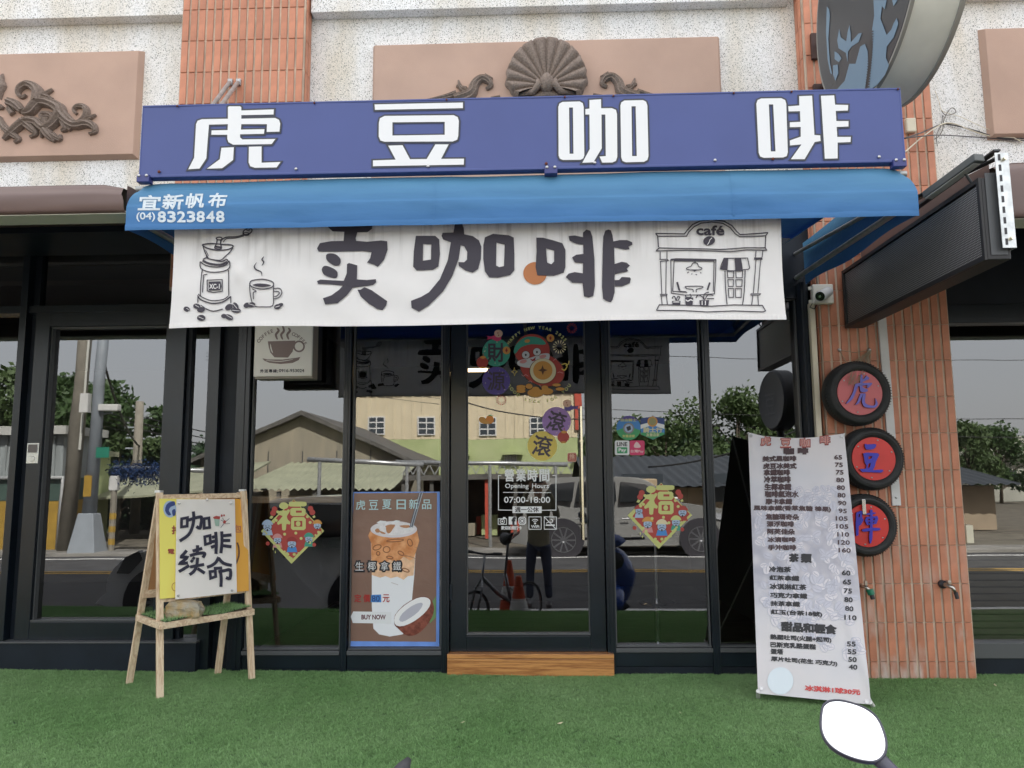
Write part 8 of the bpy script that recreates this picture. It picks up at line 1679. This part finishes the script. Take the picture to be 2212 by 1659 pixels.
# ---- round black sign on a post beside the scooter
c_ = rf(1683, 865, 3.4); rr2 = 66 / F0 * 8.4
t = thing('round_post_sign', 'black round cafe sign on a post, mirrored beside the menu', 'sign', (c_.x, c_.y, GZ)); BS_ = M('black_sign', (.022, .026, .034), .4)
mb = MB(); tl = Matrix.Rotation(R(82), 3, 'Z')
def yl(prof, name, mat, n_=48):
    m2 = MB(); m2.lathe(prof, (0, 0, 0), 'y', n_); m2.v = [tuple(tl @ Vector(v) + Vector((c_.x, c_.y, c_.z))) for v in m2.v]; return m2.obj(name, mat, t, angle=40)
yl([(rr2 - .02, .09), (rr2, .07), (rr2, -.07), (rr2 - .02, -.09)], 'drum', BS_); yl([(rr2 * .9, .092), (rr2 * .92, .094), (rr2 * .92, .0)], 'face_ring', M('dark_grey_face', (.06, .065, .075), .5)); MB().tube([(c_.x, c_.y, GZ), (c_.x, c_.y, c_.z - rr2 + .03)], .04, 12).obj('post', BS_, t)
pts, fs, _ = glyphs('豆'); m2 = MB(); m2.add([tuple(tl @ Vector((-(v[0] - .5) * .28 - .02, .0965, (v[1] - .38) * .28 - .04)) + Vector((c_.x, c_.y, c_.z))) for v in pts], fs); m2.obj('character', M('sign_grey', (.13, .14, .15), .5), t)
# ---- the photographer
def skin(name, J, E, mat, parent, sub=2):
    me = bpy.data.meshes.new(name); me.from_pydata([j[0] for j in J], E, []); o = link(name, me, parent)
    sm = o.modifiers.new('skin', 'SKIN'); sv = me.skin_vertices[0].data if me.skin_vertices else None
    if sv is None:
        bpy.context.view_layer.objects.active = o; o.select_set(True); bm = bmesh.new(); bm.from_mesh(me); bm.verts.layers.skin.verify(); bm.to_mesh(me); bm.free(); sv = me.skin_vertices[0].data
    for i, j in enumerate(J): sv[i].radius = (j[1], j[2] if len(j) > 2 else j[1]); sv[i].use_root = (i == 0)
    ss_ = o.modifiers.new('subd', 'SUBSURF'); ss_.levels = sub; ss_.render_levels = sub; me.materials.append(mat); return o
px_, py_ = .0, -5.36; hd = 1.60 + GZ     # eyes level with the camera
t = thing('person', 'person in olive jacket and dark trousers holding a phone up, mirrored in the door', 'person', (px_, py_, GZ))
SK = M('skin', (.42, .25, .17), .5); JK = M('olive_jacket', (.22, .20, .13), .8, var=.15, vscale=6, bump=.3, bscale=9); TRS = M('dark_trousers', (.04, .05, .085), .8, bump=.3, bscale=8)
g = lambda x, y, z: (px_ + x, py_ + y, GZ + z)
skin('body', [(g(0, 0, 1.36), .055), (g(0, .01, 1.45), .052), (g(0, .02, 1.56), .080, .085), (g(0, .015, 1.66), .083, .092), (g(0, .01, 1.72), .05)], [(0, 1), (1, 2), (2, 3), (3, 4)], SK, t)
skin('hair', [(g(0, -.035, 1.56), .06), (g(0, -.02, 1.66), .092), (g(0, .0, 1.715), .085)], [(0, 1), (1, 2)], BLACK, t)
def arm(s): return [(g(s * .17, 0, 1.33), .062), (g(s * .23, .0, 1.26), .056), (g(s * .25, .09, 1.16), .048), (g(s * .22, .18, 1.30), .042), (g(s * .13, .27, 1.52), .036)]
J = [(g(0, 0, .92), .155, .11), (g(0, 0, 1.08), .15, .105), (g(0, 0, 1.25), .16, .11), (g(0, -.005, 1.36), .09, .08), (g(0, 0, .78), .175, .125)] + arm(-1) + arm(1)
skin('jacket', J, [(0, 1), (1, 2), (2, 3), (0, 4), (2, 5), (5, 6), (6, 7), (7, 8), (8, 9), (2, 10), (10, 11), (11, 12), (12, 13), (13, 14)], JK, t)
J = [(g(0, 0, .88), .13, .10), (g(-.09, 0, .76), .085), (g(-.11, .01, .46), .062), (g(-.12, -.01, .10), .05), (g(.09, 0, .76), .085), (g(.11, .01, .46), .062), (g(.13, -.01, .10), .05)]
skin('trousers', J, [(0, 1), (1, 2), (2, 3), (0, 4), (4, 5), (5, 6)], TRS, t)
for s in (-1, 1):
    skin('shoe', [(g(s * .12, -.03, .05), .045), (g(s * .125, .08, .04), .044, .036), (g(s * .13, .18, .03), .036, .028)], [(0, 1), (1, 2)], BLACK, t)
    b0 = Vector(g(s * .105, .31, 1.585)); J = [(tuple(Vector(g(s * .125, .28, 1.545))), .024), (tuple(b0), .030, .018)]; E = [(0, 1)]
    for k, (dz_, ln_) in enumerate(((.034, .060), (.012, .068), (-.010, .062), (-.030, .05))):
        i = len(J); J += [(tuple(b0 + Vector((-s * .012, .014, dz_))), .0095), (tuple(b0 + Vector((-s * (.012 + ln_ * .5), .026, dz_ + .004))), .009), (tuple(b0 + Vector((-s * (.010 + ln_ * .62), .012, dz_ + .006))), .008)]; E += [(1, i), (i, i + 1), (i + 1, i + 2)]
    i = len(J); J += [(tuple(b0 + Vector((-s * .010, -.016, .030))), .010), (tuple(b0 + Vector((-s * .035, -.022, .045))), .009)]; E += [(0, i), (i, i + 1)]
    skin('hand', J, E, SK, t, 1)
ph = MB().box(-.078, .078, CAM.y - .030, CAM.y - .022, CAM.z - .045, CAM.z + .028).obj('smartphone', BLACK, None, bevel=.003); tag(ph, 'black smartphone held up sideways in front of the face', 'phone')
